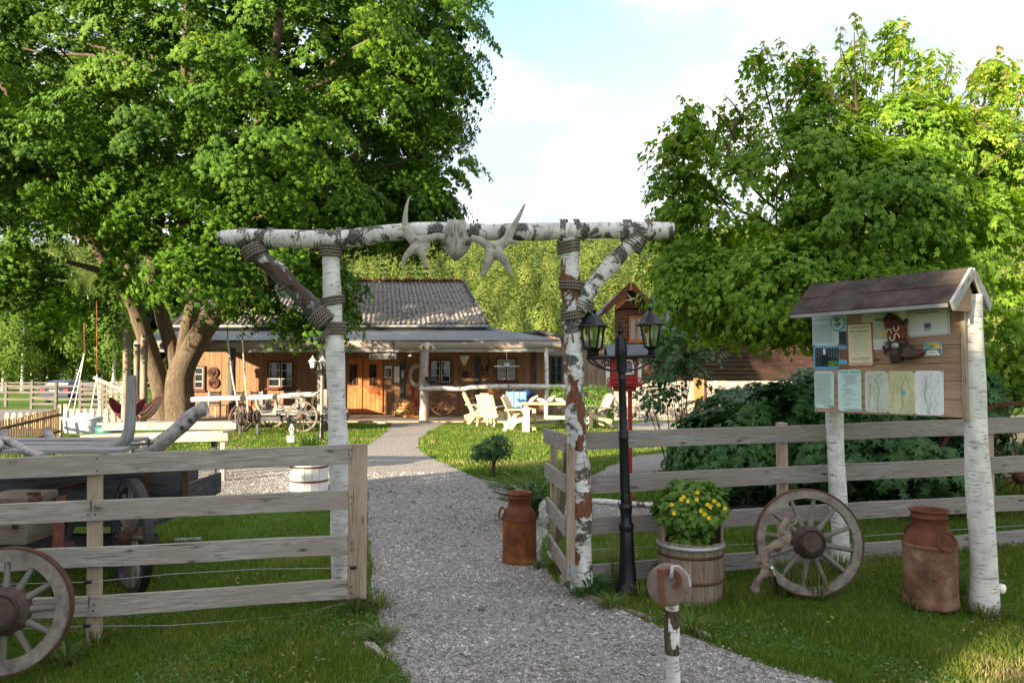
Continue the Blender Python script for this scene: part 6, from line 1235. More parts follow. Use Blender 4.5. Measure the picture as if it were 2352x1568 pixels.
window(617, 674, 831, 889, YF, sa); window(989, 1036, 827, 879, YF, sa); window(1141, 1185, 824, 874, YF, sa, pane='curtain'); window(424, 470, 842, 893, YF, sa)
for i, (x0, x1, wx0, wx1) in enumerate(((0, 124, 18, 80), (131, 292, 185, 240))):
    Z3 = Zc(1100, 840, 2.613); a, b = Q(*Z3(x0, 1212), YF), Q(*Z3(x1, 768), YF); w_ = b.x - a.x; h_ = b.z - a.z; c = (a + b) / 2; c.y = YF - .05
    m = MB(); m.box(c, (w_, .06, h_))
    for e in np.linspace(-.35, .35, 4): m.box(c + Vector((e * w_, -.035, -h_ * .30)), (.01, .012, h_ * .33))
    m.box(c + Vector((0, -.04, -.08)), (w_ * .8, .02, .05)); m.box(c + Vector((0, -.04, -h_ * .46)), (w_ * .8, .02, .05)); d_ = m.build('door', W_DOOR, sa)
    a, b = Q(*Z3(wx0, 988), YF), Q(*Z3(wx1, 820), YF); c2_ = (a + b) / 2; c2_.y = YF - .085; w2, h2 = b.x - a.x, b.z - a.z; m = MB(); m.box(c2_, (w2, .02, h2)); m.build('pane', 'glass_dark', d_); m = MB()
    for e in (-.5, 0, .5): m.box(c2_ + Vector((e * w2, -.015, 0)), (.03, .02, h2))
    for e in (-.5, -.17, .17, .5): m.box(c2_ + Vector((0, -.015, e * h2)), (w2, .018, .03))
    m.build('glazing_bar', 'frame_brown', d_)
    if i: m = MB(); m.tube([Q(*Z3(140, 1000), YF - .09), Q(*Z3(155, 1000), YF - .1)], .02, 6); m.build('handle', 'iron', d_)
for x0, x1, y0, y1 in ((436, 470, 790, 1095), (1052, 1096, 760, 1185), (1527, 1558, 715, 1000)):
    a, b = Q(*Z3(x0, y1), YF), Q(*Z3(x1, y0), YF); c = (a + b) / 2; m = MB(); m.box((c.x, YF - .06, c.z), (b.x - a.x, .05, b.z - a.z)); m.build('dark_panel', 'dark_wood_plain' if 0 else W_DARK, sa)  # flat dark boxes painted in for the unlit doorway and two dark upright strips
# things on the porch and facade
def hang(name, label, cat, fn_, mat, loc, group=None, **k):
    m = MB(); fn_(m); return m.build(name, mat, label=label, cat=cat, group=group, loc=loc, **k)
sg = T('saloon_sign', 'carved log sign reading SALOON hung under the porch beam', 'sign', Q(*Z3(288, 750), YP - .1))
m = MB(); a, b = Q(*Z3(178, 753), YP - .12), Q(*Z3(402, 747), YP - .12); m.tube([a, a.lerp(b, .5), b], [.10, .105, .10], 12, True, .6, .08, up=(0, 0, 1)); m.build('sign_log', W_GREY, sg)
lettering('SALOON', .17, a.lerp(b, .5) + Vector((0, -.068, -.005)), Vector((1, 0, 0)), Vector((0, 0, 1)), 'black_metal', sg, .78)
m = MB()
for x in (205, 385): m.tube([Q(*Z3(x - 10, 615), YP - .17), Q(*Z3(x, 680), YP - .17), Q(*Z3(x - 8, 735), YP - .13)], .013, 5)
m.build('strap', 'black_metal', sg)
def paper(m, x0, x1, y0, y1, Y, th=.01):
    a, b = Q(*Z3(x0, y1), Y), Q(*Z3(x1, y0), Y); c = (a + b) / 2; m.box((c.x, Y, c.z), (b.x - a.x, th, b.z - a.z))
mb_ = T('menu_board', 'small black chalk menu in a white frame beside the saloon door', 'menu board', Q(*Z3(336, 878), YF - .05))
m = MB(); paper(m, 306, 366, 830, 926, YF - .05, .02); m.build('frame', 'white_paint', mb_); m = MB(); paper(m, 312, 360, 852, 918, YF - .065, .01); m.build('chalk_field', 'black_metal', mb_)
m = MB()
for k in range(6): paper(m, 318, 340 + (k * 7) % 14, 862 + k * 9, 865 + k * 9, YF - .073, .004)
m.build('chalk_writing', 'white_paint', mb_)
hang('paper_notice', 'white paper notice on the saloon wall by the dark doorway', 'notice', lambda m: (paper(m, 384, 428, 834, 966, YF - .05),), 'white_paint', Q(*Z3(406, 900), YF - .05))
hang('wall_phone', 'small dark box with pale slips hanging in the doorway', 'box', lambda m: (paper(m, 444, 468, 866, 925, YF - .11, .06), paper(m, 447, 465, 898, 915, YF - .15, .02)), 'galvanised', Q(*Z3(456, 895), YF - .11))
cs = T('cow_skull', 'white cow skull on the saloon wall between the windows', 'skull', Q(*Z3(966, 780), YF - .06))
m = MB(); c = Q(*Z3(966, 0), 28.9); P = [Q(*Z3(966, y), 28.9) for y in (742, 760, 780, 800, 822)]; m.tube(P, [.17, .19, .13, .09, .05], 12, True, .5, .1, up=(1, 0, 0)); m.tube([Q(*Z3(940, 750), 28.85), Q(*Z3(992, 750), 28.85)], .03, 8); m.build('skull', 'bone_white', cs)
def torus(m, c, R, r, n=24, sq=1.0, ax=Vector((0, 1, 0)), U=Vector((1, 0, 0)), W=Vector((0, 0, 1)), a0=0, a1=2 * pi): m.tube([c + U * cos(q) * R * sq + W * sin(q) * R for q in np.linspace(a0, a1, n)], r, 6, False)
def lasso(m):
    for k in range(16): torus(m, Q(*Z3(572 + RNG.uniform(-8, 8), 905 + RNG.uniform(-12, 12)), YF - .1 - k * .006), .36 + RNG.uniform(-.05, .05), .012, 26, .68)
hang('lasso', 'thick coil of pale lasso rope hanging behind the porch post', 'rope', lasso, 'rope_pale', Q(*Z3(572, 905), YF - .1))
for x, y, lb in ((1130, 842, 'horseshoe nailed upper among the wall decorations'), (1133, 878, 'horseshoe nailed just below another horseshoe on the wall')):
    hang('horseshoe', 'rusty ' + lb, 'horseshoe', lambda m: torus(m, Q(*Z3(x, y), YF - .05), .10, .022, 14, .9, a0=-4.2, a1=1.0), 'rust_dark', Q(*Z3(x, y), YF - .05), 'horseshoes on the saloon wall')
hang('iron_hook', 'long iron rod with hook on the saloon wall', 'hook', lambda m: m.tube([Q(*Z3(922, 828), YF - .06), Q(*Z3(924, 880), YF - .06)], .018, 6), 'iron', Q(*Z3(922, 850), YF - .06))
def smallw(m): torus(m, Q(*Z3(971, 899), YF - .06), .105, .025, 20); torus(m, Q(*Z3(971, 899), YF - .06), .05, .02, 14)
hang('iron_ring', 'small dark iron ring under the white cow skull', 'ring', smallw, 'rust_dark', Q(*Z3(971, 899), YF - .06))
hang('wall_tools', 'dangling rusty tongs and chain beside the horseshoes', 'tools', lambda m: (m.tube([Q(*Z3(1165, 770), YF - .08), Q(*Z3(1185, 845), YF - .08)], .03, 6), m.tube([Q(*Z3(1178, 800), YF - .08), Q(*Z3(1155, 865), YF - .08)], .025, 6), m.tube([Q(*Z3(1165, 880), YF - .08), Q(*Z3(1168, 925), YF - .08)], .02, 6), m.tube([Q(*Z3(1150, 935), YF - .1), Q(*Z3(1188, 940), YF - .1)], .05, 8)), 'rust_dark', Q(*Z3(1168, 850), YF - .08))
hang('bird_feeder', 'white tray feeder hanging from the porch beam before the curtained window', 'bird feeder', lambda m: (m.tube([Q(*Z3(1315, 690), YP + .1), Q(*Z3(1315, 800), YP + .1)], .008, 5), m.box(Q(*Z3(1315, 832), YP + .1), (.85, .3, .03)), m.box(Q(*Z3(1316, 820), YP + .1), (.18, .16, .14))), 'galvanised', Q(*Z3(1315, 832), YP + .1))
hang('hanging_bell', 'little hanging glass bell under the porch beside the log sign', 'bell', lambda m: (m.tube([Q(*Z3(518, 712), YP + .1), Q(*Z3(518, 735), YP + .1)], .01, 5), m.tube([Q(*Z3(518, 733), YP + .1), Q(*Z3(518, 750), YP + .1)], [.03, .09], 10)), 'bone_white', Q(*Z3(518, 735), YP + .1))
hang('saddle', 'black leather saddle slung on the porch post', 'saddle', lambda m: (m.tube(smooth([Q(*Z3(643, 920), YP - .22), Q(*Z3(675, 950), YP - .28), Q(*Z3(715, 955), YP - .28), Q(*Z3(745, 968), YP - .22)], 3), [.03, .05, .09, .11, .12, .12, .12, .10, .08, .03], 10, True, .8, .2), m.tube([Q(*Z3(715, 940), YP - .25), Q(*Z3(738, 920), YP - .25)], .03, 6)), 'black_metal', Q(*Z3(700, 950), YP - .25))
dsk = T('deer_skull', 'small deer skull with antlers at the head of the porch post', 'skull', Q(*Z3(655, 660), YP - .18))
m = MB(); m.tube([Q(*Z3(655, 635), YP - .2), Q(*Z3(655, 665), YP - .2), Q(*Z3(655, 695), YP - .2)], [.09, .10, .04], 10, True, .7, up=(1, 0, 0)); m.build('skull', 'bone_white', dsk)
for s5 in (-1, 1): m = MB(); m.tube([Q(*Z3(655 + 8 * s5, 652), YP - .2), Q(*Z3(655 + 35 * s5, 655), YP - .25), Q(*Z3(655 + 70 * s5, 690 - 10 * (s5 < 0)), YP - .3)], [.02, .03, .012], 6); m.tube([Q(*Z3(655 + 45 * s5, 668), YP - .25), Q(*Z3(655 + 52 * s5, 700), YP - .3)], [.02, .008], 6); m.tube([Q(*Z3(655 + 30 * s5, 655), YP - .25), Q(*Z3(655 + 50 * s5, 645), YP - .3)], [.02, .008], 6); m.build('antler', 'bone_white', dsk)
for x, y, lb in ((450, 885, 'upper'), (460, 970, 'lower')):
    Z2 = Zc(500, 840, 2.613); cc = Q(*Z2(x, y), YF - .07); hang('wooden_wreath', 'brown twisted wreath on the wall, %s of the pair' % lb, 'wreath', lambda m: [torus(m, cc + Vector((RNG.uniform(-.02, .02), 0, RNG.uniform(-.02, .02))), R_, .025, 16) for R_ in (.19, .15, .10, .06)], 'rust_dark', cc, 'wreaths on the wall')
def rock(name, label, loc, s, seed, cat='stone', group=None):
    g = random.Random(seed); m = MB(); n = 10; rows_ = 6
    for j in range(rows_ + 1):
        for k in range(n):
            th, ph = 2 * pi * k / n, pi * j / rows_; d = Vector((sin(ph) * cos(th), sin(ph) * sin(th), cos(ph))); r = 1 + .35 * noise.noise(d * 1.6 + Vector((seed, 0, 0))); m.v.append(Vector(loc) + Vector((d.x * s[0] * r, d.y * s[1] * r, d.z * s[2] * r)))
    for j in range(rows_):
        for k in range(n): k2 = (k + 1) % n; m.face([j * n + k, (j + 1) * n + k, (j + 1) * n + k2, j * n + k2], [(0, 0)] * 4, True)
    return m.build(name, 'stone', label=label, cat=cat, group=group, loc=loc)
rock('boulder', 'rounded grey boulder at the maple trunk foot under the hammock', gnd(352, 958), (.35, .3, .25), 3)
rock('boulder', 'flat edging stone on the lawn corner beside the porch path', gnd(880, 972), (.18, .14, .07), 5)
# rocking chair, firewood
rcb = Q(958, 946, 27.4); rcb.z = .06; rc = T('rocking_chair', 'wooden rocking chair draped with a red patterned cushion on the porch', 'chair', rcb)
plain('red_fabric', (.30, .03, .03), .9, scale=30, var=.6)
m = MB(); m.beam(rcb + Vector((-.05, .05, .42)), rcb + Vector((-.22, .1, 1.08)), .46, .06, up=(1, 0, .2)); m.build('backrest', 'red_fabric', rc)
m = MB(); m.box(rcb + Vector((.1, 0, .42)), (.46, .46, .07)); m.build('seat', 'red_fabric', rc)
for sx_ in (-.12, .3):
    for sy in (-.2, .2): m = MB(); m.tube([rcb + Vector((sx_, sy, .05)), rcb + Vector((sx_ * .9, sy, .4))], .02, 6); m.build('leg', W_DOOR, rc)
for sy in (-.2, .2): m = MB(); m.tube(smooth([rcb + Vector((-.38, sy, .12)), rcb + Vector((-.1, sy, .03)), rcb + Vector((.2, sy, .02)), rcb + Vector((.42, sy, .08))], 3), .02, 6); m.build('rocker', W_DOOR, rc); m = MB(); m.tube([rcb + Vector((-.1, sy, .66)), rcb + Vector((.28, sy, .64)), rcb + Vector((.28, sy, .42))], .02, 6); m.build('armrest', W_DOOR, rc)
k = 0
for row in range(4):
    for i in range(6 - row):
        c = Q(918 + i * 5.5 + row * 2.6, 944 - row * 5.5, 27.9 + RNG.uniform(-.1, .1)); c.z = .12 + row * .13; k += 1
        m = MB(); d = Vector((RNG.uniform(-.1, .1) + .25, -.25, RNG.uniform(-.03, .03))); m.tube([c - d, c + d], RNG.uniform(.055, .07), 6, True, .85, .1); m.build('firewood_log', 'firewood', label='split firewood log in the small heap beside the red rocking chair', cat='firewood', group='firewood heap on the porch', loc=c)
pw = wheel('wagon_wheel', 'dark wheel leaning on the saloon porch post', .415, 14, 'loose wagon wheels', hub=.07, rimh=.04, wd=.045, thin=.62, rim_mat='rust_dark', spoke_mat='rust_dark'); place(pw, Q(*Z3(780, 1135), 25.72), radians(4), radians(-6))
# garden chairs of the porch (slatted)
def slat_chair(name, label, c, rz, mat, group=None, h=.95):
    r = T(name, label, 'chair', (0, 0, 0), group)
    for sx_ in (-.22, .22):
        for sy in (-.22, .22): m = MB(); m.beam((sx_, sy, 0), (sx_, sy, .42 if sx_ > 0 else h), .035, .035, up=(0, 1, 0)); m.build('leg', mat, r)
    m = MB()
    for k in range(6): m.box((-.2 + k * .085, 0, .43), (.07, .46, .02))
    m.build('seat', mat, r); m = MB()
    for k in range(5): m.box((-.22, 0, .52 + k * .09), (.02, .42, .06))
    m.build('backrest', mat, r); place(r, c, rz); return r
g_ = 'slatted porch chairs'
c = Q(598, 952, 27.2); c.z = .06; slat_chair('porch_chair', 'slatted wooden chair on the porch beneath the wide window', c, 1.3, W_LOG, g_)
c = Q(545, 952, 27.0); c.z = .06; slat_chair('porch_chair', 'slatted wooden chair on the porch behind the log swing', c, 1.8, W_LOG, g_)
c = Q(500, 952, 27.3); c.z = .06; slat_chair('porch_chair', 'slatted wooden chair on the porch under the brown wreaths', c, 1.4, W_LOG, g_)
def table(name, label, c, w_, d_, h_, mat, rz=0):
    r = T(name, label, 'table', (0, 0, 0)); m = MB()
    for k in range(int(d_ / .14)): m.box((0, -d_ / 2 + .07 + k * .14, h_), (w_, .13, .04))
    m.build('table_top', mat, r)
    for sx_ in (-1, 1):
        for sy in (-1, 1): m = MB(); m.beam((sx_ * (w_ / 2 - .2), sy * (d_ / 2 - .08), 0), (sx_ * (w_ / 2 - .25), sy * (d_ / 2 - .15), h_ - .03), .09, .06); m.build('leg', mat, r)
        m = MB(); m.beam((sx_ * (w_ / 2 - .22), -d_ / 2 + .1, .38), (sx_ * (w_ / 2 - .22), d_ / 2 - .1, .38), .05, .1); m.build('cross_bar', mat, r)
    m = MB(); m.beam((-w_ / 2 + .2, 0, .38), (w_ / 2 - .2, 0, .38), .06, .1); m.build('stretcher', mat, r)
    place(r, c, rz); return r
c = Q(650, 952, 27.0); c.z = .06; table('porch_table', 'grey plank table on the porch under the wide window', c, 1.6, .8, .72, W_GREY)
# ================================================================== PATIO
def patio_chair(label, c, rz, first=[None]):
    if first[0]:
        r = dup(first[0], c, rz, label); return r
    r = T('garden_chair', label, 'garden chair', (0, 0, 0), 'pale timber garden furniture'); W_ = W_PALE
    for sy in (-.32, .32):
        m = MB(); m.beam((.30, sy, 0), (.30, sy, .62), .05, .11, up=(1, 0, 0)); m.build('leg', W_, r)
        m = MB(); m.beam((-.42, sy * .93, 0), (-.05, sy * .93, .48), .045, .10); m.build('leg', W_, r)
        m = MB(); m.beam((-.38, sy, .60), (.40, sy, .64), .11, .035); m.build('armrest', W_, r)
        m = MB(); m.beam((.32, sy * .9, .38), (-.42, sy * .9, .20), .04, .11); m.build('side_rail', W_, r)
    m = MB()
    for k in range(5): m.box((.26 - k * .115, 0, .43 - k * .028), (.10, .60, .028), Matrix.Rotation(radians(-13), 3, 'Y'))
    m.box((.33, 0, .33), (.03, .6, .13)); m.build('seat', W_, r); m = MB()
    for k, dz in ((-1.5, -.05), (-.5, 0), (.5, 0), (1.5, -.05)): m.beam((-.16, k * .15, .26), (-.50, k * .155, 1.02 + dz), .14, .028, up=(1, 0, .4))
    m.beam((-.40, -.3, .78), (-.40, .3, .78), .03, .08); m.build('backrest', W_, r)
    m = MB(); m.beam((.30, -.32, .14), (.30, .32, .14), .04, .09); m.build('front_rail', W_, r)
    place(r, c, rz); first[0] = r; return r
c = gnd(1197, 991); patio_chair('nearest pale timber garden chair, its arm towards the birch post', Vector((c.x, c.y + .35, 0)), radians(-18))
c = gnd(1130, 980); patio_chair('tall backed pale garden chair seen from behind between two others', Vector((c.x, c.y + .35, 0)), radians(62))
c = gnd(1098, 974); patio_chair('pale timber garden chair at the path end of the group', Vector((c.x, c.y + .5, 0)), radians(15))
c = gnd(1362, 984); q6 = patio_chair('greyish garden chair turned back between birch post and lamp post', Vector((c.x + .1, c.y + .4, 0)), radians(200))
for ch in q6.children:
    if ch.name.startswith(('backrest', 'armrest')): ch.data = ch.data.copy(); ch.data.materials[0] = W_LOG
c = Vector((Q(1265, 0, 21.6).x, 22.0, 0)); table('garden_table', 'long pale timber table with tools and wood pieces on it', c, 1.9, 1.0, .78, W_PALE, radians(-4)); tz = .80
hang('blue_towel', 'bright blue towel draped over a chair behind the garden table', 'towel', lambda m: ([m.box(Q(1185 + (k - 5) * 4.1, 0, 22.75).xy.to_3d() + Vector((0, .015 * sin(k * 1.9), .88 - .02 * abs(sin(k)))), (.055, .03, .44), Matrix.Rotation(.3 * sin(k * 2.1), 3, 'Z')) for k in range(11)]), 'blue_cloth', Q(1185, 915, 22.7))
for k, (px, s5) in enumerate(((1222, 1), (1243, -1), (1262, 1), (1284, -1))):
    c = Vector((Q(px, 0, 21.8).x, 21.8 + .1 * s5, tz + .06)); m = MB(); d = Vector((.16, .05 * s5, .10 * s5 + .04)); m.tube([c - d * .8, c + Vector((0, 0, .03)), c + d], [.03, .06, .02], 7, True, 1, .5, seed=k)
    m.build('wood_piece', 'firewood' if 0 else 'bone_white', label='pale split wood piece lying on the garden table, %s from the blue towel' % ['first', 'second', 'third', 'fourth'][k], cat='wood piece', group='wood pieces on the garden table', loc=c)
slat_chair('folding_chair', 'garden chair under the blue towel behind the table', Vector((Q(1185, 0, 22.9).x, 22.95, 0)), -1.5, W_PALE, None, 1.05)
hang('brown_bench_cushion', 'brown leather saddle blanket lying on the bench by the porch rail', 'blanket', lambda m: m.tube(smooth([Q(1165, 905, 24.5), Q(1180, 912, 24.4), Q(1195, 908, 24.4), Q(1215, 903, 24.4), Q(1228, 908, 24.5)], 3), [.08, .12, .15, .16, .16, .15, .14, .15, .16, .15, .12, .09, .04], 9, True, 1, .3), 'navy_cloth', Q(1190, 908, 24.4))
bush('hop_bush', 'bright yellow green leafy bush behind the garden chairs by the shed', LC([(1372, 915, 24, 32, 30), (1350, 905, 24.5, 18, 22), (1392, 925, 24, 20, 20)], .4), 70, 34, .22, .075, LEAF_OVAL, 'bright_leaf', seed=31, hole=-1)
bush('hop_bush', 'small bright green bush behind the pale garden table', LC([(1285, 905, 24.5, 18, 22)], .3), 24, 30, .2, .07, LEAF_OVAL, 'bright_leaf', seed=32, hole=-1)
# ================================================================== SHED, BOARD FENCE, CABIN
YS_ = 31.0; sd_ = T('shed', 'low brown board shed standing behind the porch end', 'shed', Q(1290, 852, YS_))
m = MB(); pts = [(1165, 772), (1240, 760), (1412, 800)]
xa, xb = Q(1165, 0, YS_).x, Q(1412, 0, YS_).x; x = xa
while x < xb:
    px = x / YS_ * FP + CX; yt = 772 - 12 * (px - 1165) / 75 if px < 1240 else 760 + 40 * (px - 1240) / 172; zt = Q(px, yt, YS_).z; m.box((x + .09, YS_ + (.03 if int(x / .18) % 2 else 0), zt / 2), (.19, .03, zt)); x += .18
m.box(((xa + xb) / 2, YS_ + 2.5, 1.0), (xb - xa - .1, 5 - .1, 2.0)); m.build('wall', W_SHED, sd_)
m = MB(); R1_, R2_, R3_ = Q(1155, 770, YS_ - .3), Q(1238, 757, YS_ - .3), Q(1420, 800, YS_ - .3)
for a, b in ((R1_, R2_), (R2_, R3_)): i0 = len(m.v); m.v += [a, b, b + Vector((0, 5, .0)), a + Vector((0, 5, 0))]; m.face([i0, i0 + 1, i0 + 2, i0 + 3], [(0, 0), (1, 0), (1, 5), (0, 5)])
o = m.build('roof', 'slate', sd_); s = o.modifiers.new('t', 'SOLIDIFY'); s.thickness = .10
fo = window(1263, 1291, 818, 896, YS_ - .02, sd_, W_DARK, (1, 4), 'glass_dark', W_DARK, False)
pf = T('board_fence', 'pale vertical board fence in front of the log cabin', 'fence', Q(1520, 962, 26.8)); m = MB(); x = Q(1405, 0, 26.8).x; k = 0
while x < Q(1960, 0, 26.8).x: w_ = RNG.uniform(.13, .17); m.box((x + w_ / 2, 26.8 + RNG.uniform(-.01, .01) + (x - 3.5) * .0, .68 + RNG.uniform(-.01, .01)), (w_ - .01, .025, 1.36)); x += w_
m.build('board', W_PALE if 0 else W_LOG, pf); m = MB(); m.box((7.5, 26.83, .3), (8, .05, .1)); m.box((7.5, 26.83, 1.1), (8, .05, .1)); m.build('rail', W_LOG, pf)
m = MB(); m.box((Q(1600, 0, 26.5).x, 26.7, .7), (.35, .06, 1.5)); m.build('gate_post', W_DOOR, pf)
YC = 32.0; ca = T('log_cabin', 'dark red brown log cabin with gable and antlers behind the trees', 'cabin', Q(1600, 852, YC))
def logwall(m, x0, x1, z0, z1, Y, prof=None):
    z = z0
    while z < z1:
        a, b = x0, x1
        if prof: a, b = prof(z)
        if b - a > .1: m.box(((a + b) / 2, Y, z + .09), (b - a, .12, .165))
        z += .18
xg0, xg1 = Q(1409, 0, YC).x, Q(1494, 0, YC).x; xm = Q(1449, 0, YC).x; ze = Q(0, 712, YC).z; za = Q(0, 656, YC).z
m = MB(); logwall(m, xg0, xg1, 0, ze, YC); logwall(m, xg0, xg1, ze, za, YC, lambda z: (xg0 + (xm - xg0) * (z - ze) / (za - ze), xg1 - (xg1 - xm) * (z - ze) / (za - ze)))
zw = Q(0, 762, YC + .5).z; xr = Q(1900, 0, YC + .5).x; m.build('wall', W_CABIN, ca); m = MB(); logwall(m, xg1, xr, 0, zw, YC + .5); m.build('wall', W_CABIN_SHADE, ca, label='dark log wall with tree shade in its colour')
m = MB()
for a, b in ((Q(1388, 714, YC - .6), Q(1449, 652, YC - .6)), (Q(1449, 652, YC - .6), Q(1512, 712, YC - .6))):
    i0 = len(m.v); m.v += [a, b, b + Vector((0, 6, 0)), a + Vector((0, 6, 0))]; m.face([i0, i0 + 1, i0 + 2, i0 + 3], [(0, 0), (1, 0), (1, 5), (0, 5)])
a = Vector((xg1, YC - .1, zw - .1)); i0 = len(m.v); m.v += [a, Vector((xr + .4, YC - .1, zw - .1)), Vector((xr + .4, YC + 4, zw + 1.8)), Vector((xg1 + .2, YC + 4, zw + 1.8))]; m.face([i0, i0 + 1, i0 + 2, i0 + 3], [(0, 0), (9, 0), (9, 4), (0, 4)])
o = m.build('roof', 'slate', ca); s = o.modifiers.new('t', 'SOLIDIFY'); s.thickness = .12
for a, b in ((Q(1386, 716, YC - .66), Q(1449, 653, YC - .66)), (Q(1449, 653, YC - .66), Q(1512, 714, YC - .66))): m = MB(); m.beam(a, b, .05, .2); m.build('bargeboard', W_CABIN, ca)
m = MB(); m.prism([(-.06, -.3), (.06, -.3), (0, .3)], Q(1449, 650, YC - .7), (1, 0, 0), (0, 0, 1), .04); m.build('ridge_spike', W_DOOR, ca)
window(1446, 1478, 728, 782, YC - .04, ca, W_DOOR, (2, 1), 'curtain', W_DOOR)
for y in (690, 700): m = MB(); m.beam(Q(1415, y + 8, YC - .3), Q(1440, y - 14, YC - .3), .08, .12); m.build('rafter_end', W_DOOR, ca)
an = T('antler_trophy', 'pale antlers on the cabin gable above the window', 'antlers', Q(1463, 683, YC - .15)); m = MB()
for l in (((1436, 690), (1450, 688), (1466, 682)), ((1452, 687), (1441, 676), (1437, 664)), ((1466, 682), (1478, 676), (1484, 664)), ((1470, 681), (1467, 670), (1464, 662)), ((1478, 676), (1488, 674))): m.tube(smooth([Q(x, y, YC - .25) for x, y in l], 3), [.05] + [.045] * (3 * (len(l) - 1) - 1) + [.015], 7)
m.build('antler', 'bone_white', an)
# ================================================================== RIGHT EDGE: rake wheels, plank pile
hr = T('hay_rake', 'rusty horse drawn hay rake with tall thin spoked wheels behind the fence', 'hay rake', at(2342, 1095, 8.0).xy.to_3d())
for dx, dy, rz in ((0, 0, -.35), (1.5, .9, -.35)):
    w5 = wheel('wheel', '', .78, 12, parent=hr, hub=.07, rimh=.03, wd=.05, thin=.42, rim_mat='rust_dark', spoke_mat='rust_dark', tyre='rust_red'); w5.location = at(2342, 1095, 8.0) + Vector((dx, dy, 0)) - hr.location; w5.rotation_euler = (0, 0, rz)
m = MB(); a = at(2342, 1095, 8.0); m.tube([a, a + Vector((1.5, .9, 0))], .03, 8); 
for k in range(8): b = a + Vector((1.5, .9, 0)) * (k / 8 + .06); m.tube(smooth([b, b + Vector((.3, -.4, .1)), b + Vector((.45, -.7, -.3)), b + Vector((.3, -.6, -.7))], 3), .008, 5)
m.build('axle', 'rust_dark', hr)
for k in range(9):
    a = at(2235, 1018 - k * 7, 10.5 + .12 * k) ; m = MB(); m.beam(a, a + Vector((3.4, .5, .12)), .16, .03); m.build('plank', W_PALE, label='pale sawn plank in the pile by the hay rake, %s from the ground' % ['lowest', 'second', 'third', 'fourth', 'fifth', 'sixth', 'seventh', 'eighth', 'topmost'][k], cat='plank', group='pile of pale planks', loc=a)
m = MB(); m.box(at(2330, 1030, 10.9) + Vector((.8, .3, -.35)), (3.2, .5, .62), Matrix.Rotation(.15, 3, 'Z')); m.build('trestle', W_SHED, label='low trestle base carrying the pale plank pile', cat='trestle', loc=at(2330, 1030, 10.9), bevel=.01)
W_POLE = wood('pole_wood', (.09, .07, .05), (.20, .16, .12), (.30, .25, .20))
# ================================================================== OLD WAGON BEHIND THE LEFT FENCE
Z5 = Zc(0, 1180, 4.2); Z4 = Zc(0, 1280, 1.781)
ow = T('farm_wagon', 'old dark farm wagon with a weathered plank deck behind the near fence', 'wagon', at(200, 1300, 6.6).xy.to_3d())
dz = at(150, 1014, 6.6).z
def dk(px, py): d = ray(px, py); t = (dz - CAMH) / d.z; return Vector((d.x * t, d.y * t, dz))
m = MB(); bd = [((25, 1013), (330, 1012)), ((35, 1020), (320, 1019)), ((70, 1028), (300, 1028)), ((110, 1036), (285, 1037))]
for i, (a, b) in enumerate(bd):
    p, q = dk(*a), dk(*b); p.x -= .8 if i < 2 else .3; m.beam(p + Vector((0, 0, .01 * sin(i * 3))), q + Vector((0, 0, .012 * cos(i * 4))), .215 - .02 * i, .03)
m.build('deck', W_GREY, ow, bevel=.004)
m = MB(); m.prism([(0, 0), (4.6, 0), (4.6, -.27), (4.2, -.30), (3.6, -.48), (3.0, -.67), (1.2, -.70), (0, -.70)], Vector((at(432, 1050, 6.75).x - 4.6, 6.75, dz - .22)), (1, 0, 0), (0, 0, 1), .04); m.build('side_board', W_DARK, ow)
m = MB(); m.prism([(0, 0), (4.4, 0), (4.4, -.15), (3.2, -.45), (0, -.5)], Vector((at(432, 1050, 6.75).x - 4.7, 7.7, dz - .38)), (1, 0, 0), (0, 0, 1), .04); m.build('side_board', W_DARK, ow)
m = MB(); m.box((at(200, 0, 6.75).x - 1.0, 7.2, dz - .72), (3.4, .95, .05)); m.box((at(430, 0, 6.75).x, 7.2, dz - .5), (.04, .95, .2)); m.build('floor', W_DARK, ow)
m = MB(); m.tube(smooth([at(62, 1160, 6.7), at(120, 1125, 6.7), at(200, 1105, 6.7), at(240, 1100, 6.7)], 3), .012, 6); m.build('iron_strap', 'rust_dark', ow)
for a, b in (((425, 1075), (428, 1140)), ((340, 1075), (335, 1160))): m = MB(); m.beam(at(*a, 6.71), at(*b, 6.71), .02, .05, up=(1, 0, 0)); m.build('iron_strap', 'rust_dark', ow)
for (px, py, Y, rz, R) in ((302, 1233, 6.35, -48, .475), (138, 1262, 6.1, -62, .42)):
    w5 = wheel('wheel', '', R, 12, parent=ow, hub=.085, rimh=.06, wd=.06, rim_mat=W_DARK if R > .45 else 'rust_dark', thin=.95, spoke_mat=W_SPOKE, tyre='iron' if R > .45 else 'rust_red'); w5.location = at(px, py, Y) - ow.location; w5.rotation_euler = (0, 0, radians(rz))
m = MB(); p = at(302, 1233, 6.35); m.tube([p, p + Vector((-.5, .9, 0)) * 1.2], .035, 8); p = at(138, 1262, 6.1); m.tube([p, p + Vector((-.5, 1.1, .05))], .035, 8); m.box(at(150, 1240, 6.9), (1.6, .12, .1)); m.build('axle', W_DARK, ow)
m = MB(); a, b = at(-60, 1252, 5.75), at(62, 1142, 5.75); m.box(((a.x + b.x) / 2, 5.95, (a.z + b.z) / 2), (b.x - a.x, .4, b.z - a.z)); m.build('axle_box', W_POLE, ow, bevel=.008)
m = MB()
for px in (68, 80, 88): m.tube([at(px, 1130, 5.85), at(px + 2, 1165, 5.85)], .018, 6)
m.tube([at(35, 1160, 5.72), at(33, 1215, 5.72)], .02, 6); m.tube([at(66, 1148, 5.8), at(92, 1150, 5.8)], .03, 8); m.build('iron_fitting', 'rust_dark', ow)
